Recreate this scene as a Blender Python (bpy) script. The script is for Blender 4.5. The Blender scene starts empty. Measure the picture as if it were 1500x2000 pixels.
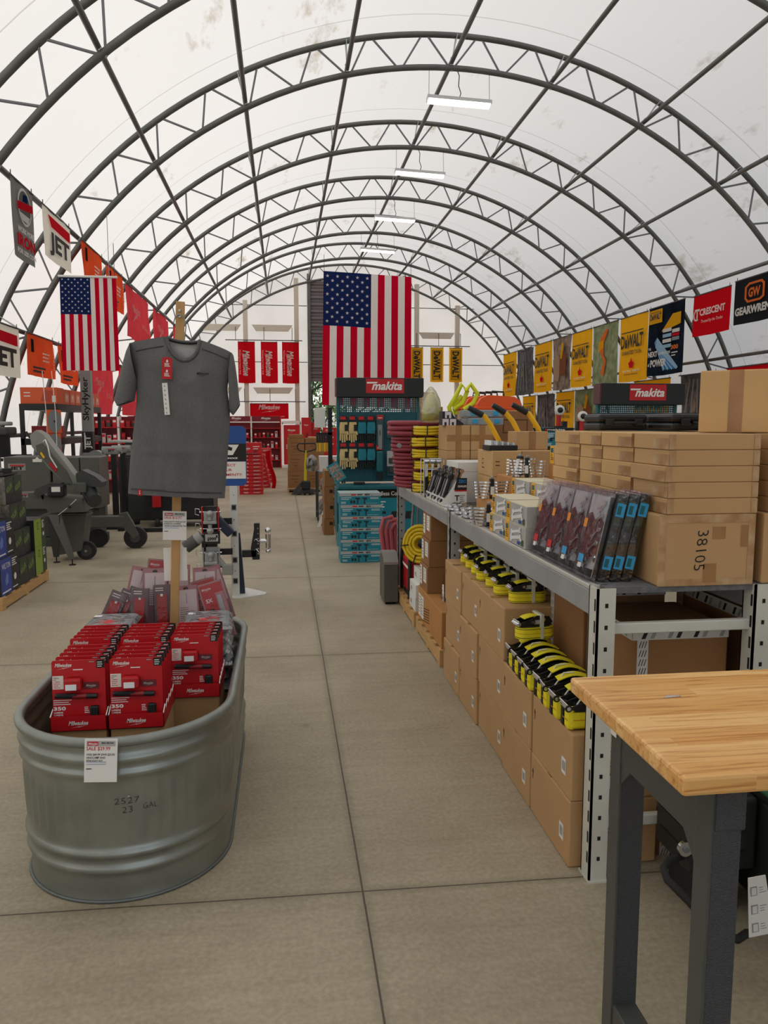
import bpy, bmesh, math, random
from mathutils import Matrix, Vector, Euler
random.seed(7)
SC = bpy.context.scene
COL = SC.collection
PI = math.pi
R = math.radians

# ------------------------------------------------------------------ camera, world, sun, exposure
cam_d = bpy.data.cameras.new('camera')
cam = bpy.data.objects.new('camera', cam_d)
COL.objects.link(cam)
SC.camera = cam
FPX = 1500.0
YAW, PITCH = R(7.43), R(6.62)
cam_d.sensor_fit = 'HORIZONTAL'
cam_d.sensor_width = 36.0
cam_d.lens = 36.0 * FPX / 1500.0
cam_d.clip_start, cam_d.clip_end = 0.05, 300
cam.location = (0, 0, 1.7)
cam.rotation_euler = (PI / 2 - PITCH, 0, -YAW)

world = bpy.data.worlds.new('world')
SC.world = world
world.use_nodes = True
wn = world.node_tree.nodes
wn.clear()
wo = wn.new('ShaderNodeOutputWorld')
wb = wn.new('ShaderNodeBackground')
sk = wn.new('ShaderNodeTexSky')
sk.sky_type = 'NISHITA'
sk.sun_disc = False
sk.sun_elevation = R(52)
sk.sun_rotation = R(-50)
sk.air_density = 1.0
sk.dust_density = 1.5
sk.ozone_density = 0.6
wb.inputs[1].default_value = 0.150
hs_ = wn.new('ShaderNodeHueSaturation')
hs_.inputs['Saturation'].default_value = 0.4
world.node_tree.links.new(sk.outputs[0], hs_.inputs['Color'])
world.node_tree.links.new(hs_.outputs[0], wb.inputs[0])
world.node_tree.links.new(wb.outputs[0], wo.inputs[0])

sun_d = bpy.data.lights.new('sun', 'SUN')
sun = bpy.data.objects.new('sun', sun_d)
COL.objects.link(sun)
sun_d.energy = 1.05
sun_d.angle = R(1.0)
sun_d.color = (1.0, 0.94, 0.86)
sun.rotation_euler = Vector((-0.42, 0.60, 0.70)).to_track_quat('Z', 'Y').to_euler()      # high, from the left and beyond the end wall

SC.view_settings.view_transform = 'Standard'
SC.view_settings.look = 'None'
SC.view_settings.gamma = 1.0
SC.view_settings.use_curve_mapping = False
SC.view_settings.exposure = 0.68

# ------------------------------------------------------------------ helpers
_cf = Vector((math.sin(YAW) * math.cos(PITCH), math.cos(YAW) * math.cos(PITCH), -math.sin(PITCH)))
_cr = Vector((math.cos(YAW), -math.sin(YAW), 0))
_cu = _cr.cross(_cf)
def _ray(px, py):
    return _cr * ((px - 750) / FPX) - _cu * ((py - 1000) / FPX) + _cf
def on_y(px, py, y):                 # the point of the place that the photo shows at a pixel, at a known depth
    d = _ray(px, py); return Vector((0, 0, 1.7)) + d * (y / d.y)
def on_x(px, py, x):
    d = _ray(px, py); return Vector((0, 0, 1.7)) + d * (x / d.x)
def on_z(px, py, z):
    d = _ray(px, py); return Vector((0, 0, 1.7)) + d * ((z - 1.7) / d.z)

def lin(c):
    if isinstance(c, str):
        c = c.lstrip('#'); c = [int(c[i:i + 2], 16) / 255 for i in (0, 2, 4)]
    return tuple((x / 12.92 if x <= 0.04045 else ((x + 0.055) / 1.055) ** 2.4) for x in c[:3]) + (1.0,)

_mats = {}
def mat(name, col='#808080', rough=0.55, metal=0.0, noise=0.0, scale=6.0, col2=None, bump=0.0, bscale=60.0, emit=None, estr=1.0, stretch=None, coat=0.0, spec=0.5):
    if name in _mats: return _mats[name]
    m = bpy.data.materials.new(name); m.use_nodes = True
    nt = m.node_tree; b = nt.nodes['Principled BSDF']
    b.inputs['Base Color'].default_value = lin(col)
    b.inputs['Roughness'].default_value = rough
    b.inputs['Metallic'].default_value = metal
    b.inputs['Specular IOR Level'].default_value = spec
    if coat: b.inputs['Coat Weight'].default_value = coat
    tc = None
    if noise or col2 or bump:
        tc = nt.nodes.new('ShaderNodeTexCoord')
        src = tc.outputs['Object']
        if stretch:
            mp = nt.nodes.new('ShaderNodeMapping'); mp.inputs['Scale'].default_value = stretch
            nt.links.new(src, mp.inputs[0]); src = mp.outputs[0]
    if noise or col2:
        n = nt.nodes.new('ShaderNodeTexNoise'); n.inputs['Scale'].default_value = scale; n.inputs['Detail'].default_value = 4
        nt.links.new(src, n.inputs['Vector'])
        r = nt.nodes.new('ShaderNodeValToRGB')
        c1 = lin(col)
        c2 = lin(col2) if col2 else tuple(max(0, x * (1 - noise)) for x in c1[:3]) + (1,)
        if not col2: c1 = tuple(min(1, x * (1 + noise * 0.5)) for x in c1[:3]) + (1,)
        r.color_ramp.elements[0].position = 0.33; r.color_ramp.elements[1].position = 0.67
        r.color_ramp.elements[0].color = c2; r.color_ramp.elements[1].color = c1
        nt.links.new(n.outputs[0], r.inputs[0]); nt.links.new(r.outputs[0], b.inputs['Base Color'])
    if bump:
        n2 = nt.nodes.new('ShaderNodeTexNoise'); n2.inputs['Scale'].default_value = bscale
        nt.links.new(src, n2.inputs['Vector'])
        bp = nt.nodes.new('ShaderNodeBump'); bp.inputs['Strength'].default_value = bump; bp.inputs['Distance'].default_value = 0.01
        nt.links.new(n2.outputs[0], bp.inputs['Height']); nt.links.new(bp.outputs[0], b.inputs['Normal'])
    if emit:
        b.inputs['Emission Color'].default_value = lin(emit); b.inputs['Emission Strength'].default_value = estr
    _mats[name] = m
    return m

def cloth_mat(name, col, trans=0.4, noise=0.0, scale=3.0, col2=None):
    """woven sheet that lets daylight through"""
    if name in _mats: return _mats[name]
    m = bpy.data.materials.new(name); m.use_nodes = True
    nt = m.node_tree; nt.nodes.clear()
    o = nt.nodes.new('ShaderNodeOutputMaterial'); mx = nt.nodes.new('ShaderNodeMixShader')
    d = nt.nodes.new('ShaderNodeBsdfDiffuse'); t = nt.nodes.new('ShaderNodeBsdfTranslucent')
    for s in (d, t): s.inputs[0].default_value = lin(col)
    if noise or col2:
        tc = nt.nodes.new('ShaderNodeTexCoord')
        n = nt.nodes.new('ShaderNodeTexNoise'); n.inputs['Scale'].default_value = scale; n.inputs['Detail'].default_value = 5
        nt.links.new(tc.outputs['Object'], n.inputs['Vector'])
        r = nt.nodes.new('ShaderNodeValToRGB')
        c1 = lin(col); c2 = lin(col2) if col2 else tuple(x * (1 - noise) for x in c1[:3]) + (1,)
        r.color_ramp.elements[0].position = 0.3; r.color_ramp.elements[1].position = 0.65
        r.color_ramp.elements[0].color = c2; r.color_ramp.elements[1].color = c1
        nt.links.new(n.outputs[0], r.inputs[0])
        for s in (d, t): nt.links.new(r.outputs[0], s.inputs[0])
    mx.inputs[0].default_value = trans
    nt.links.new(d.outputs[0], mx.inputs[1]); nt.links.new(t.outputs[0], mx.inputs[2]); nt.links.new(mx.outputs[0], o.inputs[0])
    _mats[name] = m
    return m

def clear_mat(name, tint='#ffffff', gloss=0.12, rough=0.08, bump=0.0, bscale=40.0):
    """clear plastic film"""
    if name in _mats: return _mats[name]
    m = bpy.data.materials.new(name); m.use_nodes = True
    nt = m.node_tree; nt.nodes.clear()
    o = nt.nodes.new('ShaderNodeOutputMaterial'); mx = nt.nodes.new('ShaderNodeMixShader')
    t = nt.nodes.new('ShaderNodeBsdfTransparent'); g = nt.nodes.new('ShaderNodeBsdfGlossy')
    t.inputs[0].default_value = lin(tint); g.inputs['Roughness'].default_value = rough
    lw = nt.nodes.new('ShaderNodeLayerWeight'); lw.inputs[0].default_value = 0.35
    ma = nt.nodes.new('ShaderNodeMath'); ma.operation = 'MULTIPLY_ADD'; ma.inputs[1].default_value = 0.5; ma.inputs[2].default_value = gloss
    nt.links.new(lw.outputs['Fresnel'], ma.inputs[0]); nt.links.new(ma.outputs[0], mx.inputs[0])
    if bump:
        tc = nt.nodes.new('ShaderNodeTexCoord')
        n2 = nt.nodes.new('ShaderNodeTexNoise'); n2.inputs['Scale'].default_value = bscale; n2.inputs['Detail'].default_value = 3
        bp = nt.nodes.new('ShaderNodeBump'); bp.inputs['Strength'].default_value = bump; bp.inputs['Distance'].default_value = 0.02
        nt.links.new(tc.outputs['Object'], n2.inputs['Vector']); nt.links.new(n2.outputs[0], bp.inputs['Height'])
        nt.links.new(bp.outputs[0], g.inputs['Normal']); nt.links.new(bp.outputs[0], lw.inputs['Normal'])
    nt.links.new(t.outputs[0], mx.inputs[1]); nt.links.new(g.outputs[0], mx.inputs[2]); nt.links.new(mx.outputs[0], o.inputs[0])
    _mats[name] = m
    return m

_txt = {}
def text_geo(s, shear=0.0, bold=0.0, res=2):
    k = (s, shear, bold)
    if k in _txt: return _txt[k]
    c = bpy.data.curves.new('lettering', 'FONT')
    c.body = s; c.size = 1.0; c.shear = shear; c.offset = bold; c.resolution_u = res; c.fill_mode = 'FRONT'
    o = bpy.data.objects.new('lettering', c)
    COL.objects.link(o)
    bpy.context.view_layer.update()
    me = bpy.data.meshes.new_from_object(o.evaluated_get(bpy.context.evaluated_depsgraph_get()))
    vs = [Vector((v.co.x, v.co.y, 0)) for v in me.vertices]
    fs = [tuple(p.vertices) for p in me.polygons]
    bpy.data.objects.remove(o); bpy.data.curves.remove(c); bpy.data.meshes.remove(me)
    if vs:
        x0 = min(v.x for v in vs); x1 = max(v.x for v in vs); y0 = min(v.y for v in vs); y1 = max(v.y for v in vs)
    else: x0 = x1 = y0 = y1 = 0
    _txt[k] = (vs, fs, x0, x1, y0, y1)
    return _txt[k]

def frame(o, right, up):
    """matrix of a flat face: x to the right, y up, z out of the face"""
    r_ = Vector(right).normalized(); u_ = Vector(up); u_ = (u_ - r_ * u_.dot(r_)).normalized(); n = r_.cross(u_)
    M = Matrix.Identity(4)
    for i in range(3): M[i][0], M[i][1], M[i][2], M[i][3] = r_[i], u_[i], n[i], o[i]
    return M
FRONT = lambda x, y, z: frame((x, y, z), (1, 0, 0), (0, 0, 1))          # faces -Y (the camera)
LEFTF = lambda x, y, z: frame((x, y, z), (0, -1, 0), (0, 0, 1))         # faces -X (right-hand goods, towards the aisle)
RIGHTF = lambda x, y, z: frame((x, y, z), (0, 1, 0), (0, 0, 1))         # faces +X (left-hand goods, towards the aisle)
TOPF = lambda x, y, z: frame((x, y, z), (1, 0, 0), (0, 1, 0))           # faces up
def T(x, y, z): return Matrix.Translation((x, y, z))
def RZ(a): return Matrix.Rotation(a, 4, 'Z')
def RX(a): return Matrix.Rotation(a, 4, 'X')
def RY(a): return Matrix.Rotation(a, 4, 'Y')

class MB:
    def __init__(self): self.v = []; self.f = []; self.m = []; self.s = []; self.mats = []
    def mi(self, m):
        if m not in self.mats: self.mats.append(m)
        return self.mats.index(m)
    def add(self, vs, fs, m, M=None, smooth=False):
        b = len(self.v)
        self.v += [tuple(M @ Vector(v)) if M is not None else tuple(v) for v in vs]
        i = self.mi(m)
        for f in fs:
            self.f.append(tuple(b + k for k in f)); self.m.append(i); self.s.append(smooth)
        return self
    def box(self, c, s, m, bev=0.0, M=None):
        x, y, z = (k / 2 for k in s)
        if bev <= 0 or bev > 0.45 * min(s):
            vs = [(c[0] + i * x, c[1] + j * y, c[2] + k * z) for i in (-1, 1) for j in (-1, 1) for k in (-1, 1)]
            fs = [(0, 1, 3, 2), (4, 6, 7, 5), (0, 4, 5, 1), (2, 3, 7, 6), (0, 2, 6, 4), (1, 5, 7, 3)]
            return self.add(vs, fs, m, M)
        bm = bmesh.new(); bmesh.ops.create_cube(bm, size=1)
        for v in bm.verts: v.co = Vector((c[0] + v.co.x * s[0], c[1] + v.co.y * s[1], c[2] + v.co.z * s[2]))
        bmesh.ops.bevel(bm, geom=bm.edges[:], offset=bev, segments=2, profile=0.5, affect='EDGES')
        bm.verts.index_update()
        self.add([v.co.copy() for v in bm.verts], [[v.index for v in f.verts] for f in bm.faces], m, M)
        bm.free(); return self
    def box2(self, a, b, m, bev=0.0, M=None):
        return self.box([(a[i] + b[i]) / 2 for i in range(3)], [abs(b[i] - a[i]) for i in range(3)], m, bev, M)
    def cyl(self, p0, p1, r, m, n=12, r2=None, M=None, caps=True, smooth=True):
        p0, p1 = Vector(p0), Vector(p1); d = (p1 - p0).normalized(); r2 = r if r2 is None else r2
        a = d.orthogonal().normalized(); b = d.cross(a)
        vs = []
        for k in range(n):
            t = 2 * PI * k / n; e = a * math.cos(t) + b * math.sin(t)
            vs += [p0 + e * r, p1 + e * r2]
        self.add(vs, [(2 * k, 2 * ((k + 1) % n), 2 * ((k + 1) % n) + 1, 2 * k + 1) for k in range(n)], m, M, smooth)
        if caps:
            self.add(vs, [tuple(2 * k for k in reversed(range(n))), tuple(2 * k + 1 for k in range(n))], m, M)
        return self
    def tube(self, pts, r, m, n=8, closed=False, M=None, flat=1.0):
        pts = [Vector(p) for p in pts]; N = len(pts); vs = []; prev = None
        for i, p in enumerate(pts):
            if closed: d = pts[(i + 1) % N] - pts[i - 1]
            else: d = pts[min(i + 1, N - 1)] - pts[max(i - 1, 0)]
            d = d.normalized() if d.length > 1e-9 else Vector((0, 0, 1))
            a = d.orthogonal().normalized() if prev is None else (prev - d * prev.dot(d))
            if a.length < 1e-6: a = d.orthogonal()
            a = a.normalized(); prev = a; b = d.cross(a)
            rr = r[i] if isinstance(r, (list, tuple)) else r
            for k in range(n):
                t = 2 * PI * k / n; vs.append(p + (a * math.cos(t) + b * math.sin(t) * flat) * rr)
        fs = []
        for i in range(N if closed else N - 1):
            j = (i + 1) % N
            for k in range(n): fs.append((i * n + k, i * n + (k + 1) % n, j * n + (k + 1) % n, j * n + k))
        self.add(vs, fs, m, M, True)
        if not closed:
            self.add(vs, [tuple(reversed(range(n))), tuple((N - 1) * n + k for k in range(n))], m, M)
        return self
    def lathe(self, prof, m, n=24, M=None, smooth=True):
        vs = []; N = len(prof)
        for k in range(n):
            t = 2 * PI * k / n
            for (r_, z) in prof: vs.append((r_ * math.cos(t), r_ * math.sin(t), z))
        fs = []
        for k in range(n):
            j = (k + 1) % n
            for i in range(N - 1): fs.append((k * N + i, j * N + i, j * N + i + 1, k * N + i + 1))
        return self.add(vs, fs, m, M, smooth)
    def ball(self, c, r, m, n=12, M=None, sz=1.0):
        prof = [(max(1e-5, r * math.sin(PI * i / n)), -r * sz * math.cos(PI * i / n)) for i in range(n + 1)]
        MM = T(*c) if M is None else M @ T(*c)
        return self.lathe(prof, m, max(10, n + 4), MM)
    def prism(self, poly, d, m, M=None, smooth=False):
        """polygon in the face's xy-plane, going d deep behind the face (0..-d)"""
        n = len(poly)
        ar = sum(poly[i][0] * poly[(i + 1) % n][1] - poly[(i + 1) % n][0] * poly[i][1] for i in range(n))
        if ar < 0: poly = list(reversed(poly))
        vs = [(p[0], p[1], 0) for p in poly] + [(p[0], p[1], -d) for p in poly]
        self.add(vs, [tuple(range(n)), tuple(reversed(range(n, 2 * n)))], m, M)
        return self.add(vs, [(i, i + n, (i + 1) % n + n, (i + 1) % n) for i in range(n)], m, M, smooth)
    def poly(self, poly, m, M=None):
        n = len(poly)
        ar = sum(poly[i][0] * poly[(i + 1) % n][1] - poly[(i + 1) % n][0] * poly[i][1] for i in range(n))
        if ar < 0: poly = list(reversed(poly))
        return self.add([(p[0], p[1], 0) for p in poly], [tuple(range(n))], m, M)
    def rect(self, x0, y0, x1, y1, m, M=None):
        return self.poly([(x0, y0), (x1, y0), (x1, y1), (x0, y1)], m, M)
    def grid(self, fn, nu, nv, m, M=None, thick=0.0, mfn=None):
        """sheet fn(u,v); with a thickness it becomes a closed slab"""
        P = [[Vector(fn(i / nu, j / nv)) for j in range(nv + 1)] for i in range(nu + 1)]
        W = nv + 1
        vs = [p for row in P for p in row]
        fs = [(i * W + j, (i + 1) * W + j, (i + 1) * W + j + 1, i * W + j + 1) for i in range(nu) for j in range(nv)]
        if mfn:
            b = len(self.v); self.v += [tuple(M @ v) if M is not None else tuple(v) for v in vs]
            for i in range(nu):
                for j in range(nv):
                    self.f.append(tuple(b + k for k in (i * W + j, (i + 1) * W + j, (i + 1) * W + j + 1, i * W + j + 1)))
                    self.m.append(self.mi(mfn((i + .5) / nu, (j + .5) / nv))); self.s.append(True)
        else: self.add(vs, fs, m, M, True)
        if thick:
            ns = []
            for i in range(nu + 1):
                for j in range(nv + 1):
                    du = P[min(i + 1, nu)][j] - P[max(i - 1, 0)][j]; dv = P[i][min(j + 1, nv)] - P[i][max(j - 1, 0)]
                    ns.append(du.cross(dv).normalized())
            vs2 = [p - n_ * thick for p, n_ in zip(vs, ns)]
            self.add(vs2, [tuple(reversed(f)) for f in fs], m, M, True)
            A = [j for j in range(W)] + [i * W + nv for i in range(1, nu + 1)] + [nu * W + j for j in range(nv - 1, -1, -1)] + [i * W for i in range(nu - 1, 0, -1)]
            n = len(A); o = len(vs)
            self.add(vs + vs2, [(A[k], A[(k + 1) % n], o + A[(k + 1) % n], o + A[k]) for k in range(n)], m, M)
        return self
    def text(self, s, h, m, M, x=0.0, y=0.0, align='c', shear=0.0, bold=0.0, sx=1.0, fit=None, lift=0.0012):
        """lettering of cap height h in a face's plane; x,y is the centre/left end of its foot; fit = the width it must have"""
        vs, fs, x0, x1, y0, y1 = text_geo(s, shear, bold)
        if not vs: return self
        k = h / 0.73
        w = (x1 - x0) * k
        if fit: sx = fit / w
        w *= sx
        ox = x - (w / 2 if align == 'c' else (w if align == 'r' else 0))
        return self.add([(ox + (v.x - x0) * k * sx, y + v.y * k, lift) for v in vs], fs, m, M)
    def build(self, name, parent=None, loc=None, world=None):
        me = bpy.data.meshes.new(name)
        me.from_pydata(self.v, [], self.f)
        for m in self.mats: me.materials.append(m)
        me.polygons.foreach_set('material_index', self.m)
        me.polygons.foreach_set('use_smooth', self.s)
        me.update()
        o = bpy.data.objects.new(name, me); COL.objects.link(o)
        if parent is not None: o.parent = parent
        if loc is not None: o.location = loc
        return o

def tag(o, label=None, cat=None, group=None, kind=None):
    if label: o['label'] = label
    if cat: o['category'] = cat
    if group: o['group'] = group
    if kind: o['kind'] = kind
    return o
def thing(name, label, cat, loc=(0, 0, 0), rz=0.0, group=None, rot=None):
    o = bpy.data.objects.new(name, None); COL.objects.link(o)
    o.empty_display_size = 0.05
    o.location = loc; o.rotation_euler = rot if rot else (0, 0, rz)
    return tag(o, label, cat, group)
def struct(mb, name, loc=None):
    return tag(mb.build(name, None, loc), kind='structure')
_kids = {}
def dup(o, loc=None, label=None, rz=None, rot=None, group=None):
    c = o.copy(); COL.objects.link(c)
    for ch in o.children: 
        d = dup(ch); d.parent = c; d.matrix_parent_inverse = ch.matrix_parent_inverse.copy()
    if loc is not None: c.location = loc
    if rz is not None: c.rotation_euler = (0, 0, rz)
    if rot is not None: c.rotation_euler = rot
    if label: c['label'] = label
    if group: c['group'] = group
    return c
ORD = ['first', 'second', 'third', 'fourth', 'fifth', 'sixth', 'seventh', 'eighth', 'ninth', 'tenth', 'eleventh', 'twelfth', 'thirteenth']
# ------------------------------------------------------------------ the setting
CX, RL, RU, RF = 2.8, 7.43, 7.93, 8.03           # arch centre, lower chord, upper chord, fabric
TRY = [9.32 + 3.66 * k for k in range(-4, 7)]    # truss lines
Y0B, YEND = TRY[0] - 0.1, 31.45

def floor_material():
    m = bpy.data.materials.new('concrete'); m.use_nodes = True
    nt = m.node_tree; N = nt.nodes; L = nt.links; b = N['Principled BSDF']
    b.inputs['Roughness'].default_value = 0.62; b.inputs['Specular IOR Level'].default_value = 0.35
    tc = N.new('ShaderNodeTexCoord')
    n1 = N.new('ShaderNodeTexNoise'); n1.inputs['Scale'].default_value = 0.8; n1.inputs['Detail'].default_value = 6; n1.inputs['Roughness'].default_value = 0.65
    n2 = N.new('ShaderNodeTexNoise'); n2.inputs['Scale'].default_value = 55; n2.inputs['Detail'].default_value = 5
    mp = N.new('ShaderNodeMapping'); mp.inputs['Scale'].default_value = (0.5, 9, 1)
    n3 = N.new('ShaderNodeTexNoise'); n3.inputs['Scale'].default_value = 2.2; n3.inputs['Detail'].default_value = 6
    L.new(tc.outputs['Object'], n1.inputs[0]); L.new(tc.outputs['Object'], n2.inputs[0]); L.new(tc.outputs['Object'], mp.inputs[0]); L.new(mp.outputs[0], n3.inputs[0])
    def math_(op, a, b_=None, c=None):
        q = N.new('ShaderNodeMath'); q.operation = op
        for i, x in enumerate((a, b_, c)):
            if x is None: continue
            if isinstance(x, (int, float)): q.inputs[i].default_value = x
            else: L.new(x, q.inputs[i])
        return q.outputs[0]
    s = math_('MULTIPLY_ADD', n1.outputs[0], 0.55, math_('MULTIPLY', n2.outputs[0], 0.32))
    s = math_('MULTIPLY_ADD', n3.outputs[0], 0.13, s)
    r = N.new('ShaderNodeValToRGB')
    r.color_ramp.elements[0].position = 0.36; r.color_ramp.elements[1].position = 0.66
    r.color_ramp.elements[0].color = lin('#90846e'); r.color_ramp.elements[1].color = lin('#b8ad96')
    L.new(s, r.inputs[0])
    # sawn joints and a few oil stains
    sp = N.new('ShaderNodeSeparateXYZ'); L.new(tc.outputs['Object'], sp.inputs[0])
    wob = math_('MULTIPLY_ADD', n1.outputs[0], 0.012, -0.006)
    jy = math_('PINGPONG', math_('ADD', math_('MULTIPLY_ADD', sp.outputs[0], 0.02, sp.outputs[1]), 0.28), 1.45)
    jx = math_('PINGPONG', math_('ADD', math_('ADD', sp.outputs[0], -0.262), wob), 2.2)
    jm = math_('MINIMUM', math_('ABSOLUTE', jx), math_('ABSOLUTE', jy))
    mask = math_('LESS_THAN', jm, 0.0035)
    halo = math_('MULTIPLY', math_('SUBTRACT', 1.0, math_('MINIMUM', math_('MULTIPLY', jm, 28), 1.0)), 0.25)
    mx = N.new('ShaderNodeMix'); mx.data_type = 'RGBA'
    L.new(math_('MAXIMUM', math_('MULTIPLY', mask, 0.85), halo), mx.inputs['Factor']); L.new(r.outputs[0], mx.inputs['A']); mx.inputs['B'].default_value = lin('#3b352c')
    last = mx.outputs['Result']
    for (x, y, rx, ry, a) in ((-1.95, 9.55, 0.42, 0.4, 0.3), (-2.05, 8.75, 0.3, 0.22, 0.22), (0.1, 4.2, .03, .04, .2)):
        dx = math_('DIVIDE', math_('SUBTRACT', sp.outputs[0], x), rx); dy = math_('DIVIDE', math_('SUBTRACT', sp.outputs[1], y), ry)
        d = math_('ADD', math_('MULTIPLY', dx, dx), math_('MULTIPLY', dy, dy))
        f = math_('MULTIPLY', math_('MAXIMUM', math_('SUBTRACT', 1.0, math_('MULTIPLY', d, math_('ADD', n3.outputs[0], 0.5))), 0.0), a * 1.5)
        q = N.new('ShaderNodeMix'); q.data_type = 'RGBA'
        L.new(f, q.inputs['Factor']); L.new(last, q.inputs['A']); q.inputs['B'].default_value = lin('#5e5140'); last = q.outputs['Result']
    L.new(last, b.inputs['Base Color'])
    bp = N.new('ShaderNodeBump'); bp.inputs['Strength'].default_value = 0.25; bp.inputs['Distance'].default_value = 0.004
    L.new(n2.outputs[0], bp.inputs['Height']); L.new(bp.outputs[0], b.inputs['Normal'])
    return m

def roof_material():
    m = bpy.data.materials.new('roof_fabric'); m.use_nodes = True
    nt = m.node_tree; N = nt.nodes; L = nt.links; N.clear()
    o = N.new('ShaderNodeOutputMaterial'); mx = N.new('ShaderNodeMixShader')
    d = N.new('ShaderNodeBsdfDiffuse'); t = N.new('ShaderNodeBsdfTranslucent')
    tc = N.new('ShaderNodeTexCoord')
    mp = N.new('ShaderNodeMapping'); mp.inputs['Scale'].default_value = (1, 0.35, 1)
    L.new(tc.outputs['Object'], mp.inputs[0])
    n1 = N.new('ShaderNodeTexNoise'); n1.inputs['Scale'].default_value = 1.1; n1.inputs['Detail'].default_value = 8; n1.inputs['Roughness'].default_value = 0.68
    L.new(mp.outputs[0], n1.inputs[0])
    r = N.new('ShaderNodeValToRGB')
    r.color_ramp.elements[0].position = 0.285; r.color_ramp.elements[0].color = lin('#bdb09a')
    r.color_ramp.elements[1].position = 0.40; r.color_ramp.elements[1].color = lin('#f0ece4')
    L.new(n1.outputs[0], r.inputs[0])
    sp = N.new('ShaderNodeSeparateXYZ'); L.new(tc.outputs['Object'], sp.inputs[0])
    def math_(op, a, b_=None):
        q = N.new('ShaderNodeMath'); q.operation = op
        for i, x in enumerate((a, b_)):
            if x is None: continue
            if isinstance(x, (int, float)): q.inputs[i].default_value = x
            else: L.new(x, q.inputs[i])
        return q.outputs[0]
    ph = math_('PINGPONG', math_('ADD', sp.outputs[1], 0.42 - 9.32 + 36.6), 1.83)       # the welded seam beside every truss
    seam = math_('MULTIPLY', math_('LESS_THAN', ph, 0.012), 0.35)
    c = N.new('ShaderNodeMix'); c.data_type = 'RGBA'; L.new(seam, c.inputs['Factor']); L.new(r.outputs[0], c.inputs['A']); c.inputs['B'].default_value = lin('#6d655c')
    for s in (d, t): L.new(c.outputs['Result'], s.inputs[0])
    mx.inputs[0].default_value = 0.62
    L.new(d.outputs[0], mx.inputs[1]); L.new(t.outputs[0], mx.inputs[2]); L.new(mx.outputs[0], o.inputs[0])
    return m

M_FLOOR, M_ROOF = floor_material(), roof_material()
M_TRUSS = mat('truss_steel', '#6c6d6a', 0.5, 0.55, noise=0.15, scale=3)
M_WEB = mat('web_steel', '#7b7c80', 0.5, 0.5)
M_GALV = mat('bright_galvanised', '#b4b8ba', 0.4, 0.8)
M_ENDF = cloth_mat('end_fabric', '#f5f2ee', 0.8, noise=0.06, scale=0.6)
M_BEIGE = mat('beige_girt', '#d2c8b8', 0.6)
M_ASPH = mat('asphalt', '#8b8880', 0.9, noise=0.3, scale=2)

mb = MB(); mb.box2((-5.3, -5.5, -0.2), (10.9, 31.6, 0), M_FLOOR); struct(mb, 'floor')
mb = MB(); mb.box2((-60, -60, -0.6), (60, 90, -0.21), M_ASPH); struct(mb, 'ground')

mb = MB()
mb.grid(lambda u, v: (CX + RF * math.sin(R(-90 + 180 * u)), Y0B + (YEND - Y0B) * v, RF * math.cos(R(-90 + 180 * u))), 72, 24, M_ROOF)
struct(mb, 'ceiling')

# one lattice arch truss, copied along the building
def arc(Rr, a): return Vector((CX + Rr * math.sin(a), 0, Rr * math.cos(a)))
STEP = R(13.1)
mb = MB()
for Rr in (RL, RU):
    mb.tube([arc(Rr, R(-91 + 182 * k / 90)) for k in range(91)], 0.047, M_TRUSS, 10)
half = STEP / 2
nn = 13
for k in range(-nn, nn):
    a0, a1 = k * half, (k + 1) * half
    am = (a0 + a1) / 2
    e = R(0.25)
    mb.tube([arc(RL, a0 + e), arc(RU, am - e)], 0.017, M_WEB, 6)
    mb.tube([arc(RU, am + e), arc(RL, a1 - e)], 0.017, M_WEB, 6)
for k in range(-6, 7):
    a = k * STEP
    mb.tube([arc(RL + 0.06, a), arc(RU - 0.02, a + R(0.5))], 0.012, M_GALV, 6)
    p = arc(RL + 0.1, a); q = arc(RU, a + R(0.6))
    mb.tube([p + Vector((0, 0.0, 0)), p.lerp(q, .3) + Vector((0, -.05, .02)), q + Vector((0, -.06, 0))], 0.007, M_GALV, 5)
    mb.cyl(arc(RL - 0.05, a), arc(RL + 0.16, a), 0.02, M_GALV, 8)
tr0 = struct(mb, 'arch_truss_beam')
for i, y in enumerate(TRY):
    t_ = tr0 if i == 0 else dup(tr0)
    t_.location = (0, y, 0)
# purlins running the length of the building
for k in range(-6, 7):
    a = k * STEP
    p = arc(RL + 0.09, a)
    mb = MB(); mb.cyl((p.x, Y0B, p.z), (p.x, YEND - 0.1, p.z), 0.037, M_TRUSS, 10)
    o = struct(mb, 'purlin_beam')
# closing hem along the walls
for s, nm in ((-1, 'wall_left'), (1, 'wall_right')):
    mb = MB(); mb.box2((CX + s * 7.99 - 0.04, Y0B, 0), (CX + s * 7.99 + 0.04, YEND, 0.35), M_BEIGE)
    tag(mb.build('baseboard_' + nm[5:]), kind='structure')

# end wall: fabric, with a tall sheet door that is rolled down half way
DX0, DX1, DZ0, DZ1 = 1.14, 4.85, 3.36, 7.15
def zr(x): return math.sqrt(max(0, RF ** 2 - (x - CX) ** 2))
mb = MB()
Mf = FRONT(0, YEND, 0)
n_ = 30
xs = [CX - RF + (DX0 - CX + RF) * k / n_ for k in range(n_ + 1)]
mb.prism([(x, zr(x)) for x in xs] + [(DX0, 0)], 0.01, M_ENDF, Mf)
xs = [DX1 + (CX + RF - DX1) * k / n_ for k in range(n_ + 1)]
mb.prism([(DX1, 0)] + [(x, zr(x)) for x in xs], 0.01, M_ENDF, Mf)
xs = [DX0 + (DX1 - DX0) * k / 12 for k in range(13)]
mb.prism([(x, zr(x)) for x in xs] + [(DX1, DZ1), (DX0, DZ1)], 0.01, M_ENDF, Mf)
struct(mb, 'wall_back')
mb = MB()
M_DOOR = mat('door_sheet', '#76706f', 0.5, 0.2)
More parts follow.
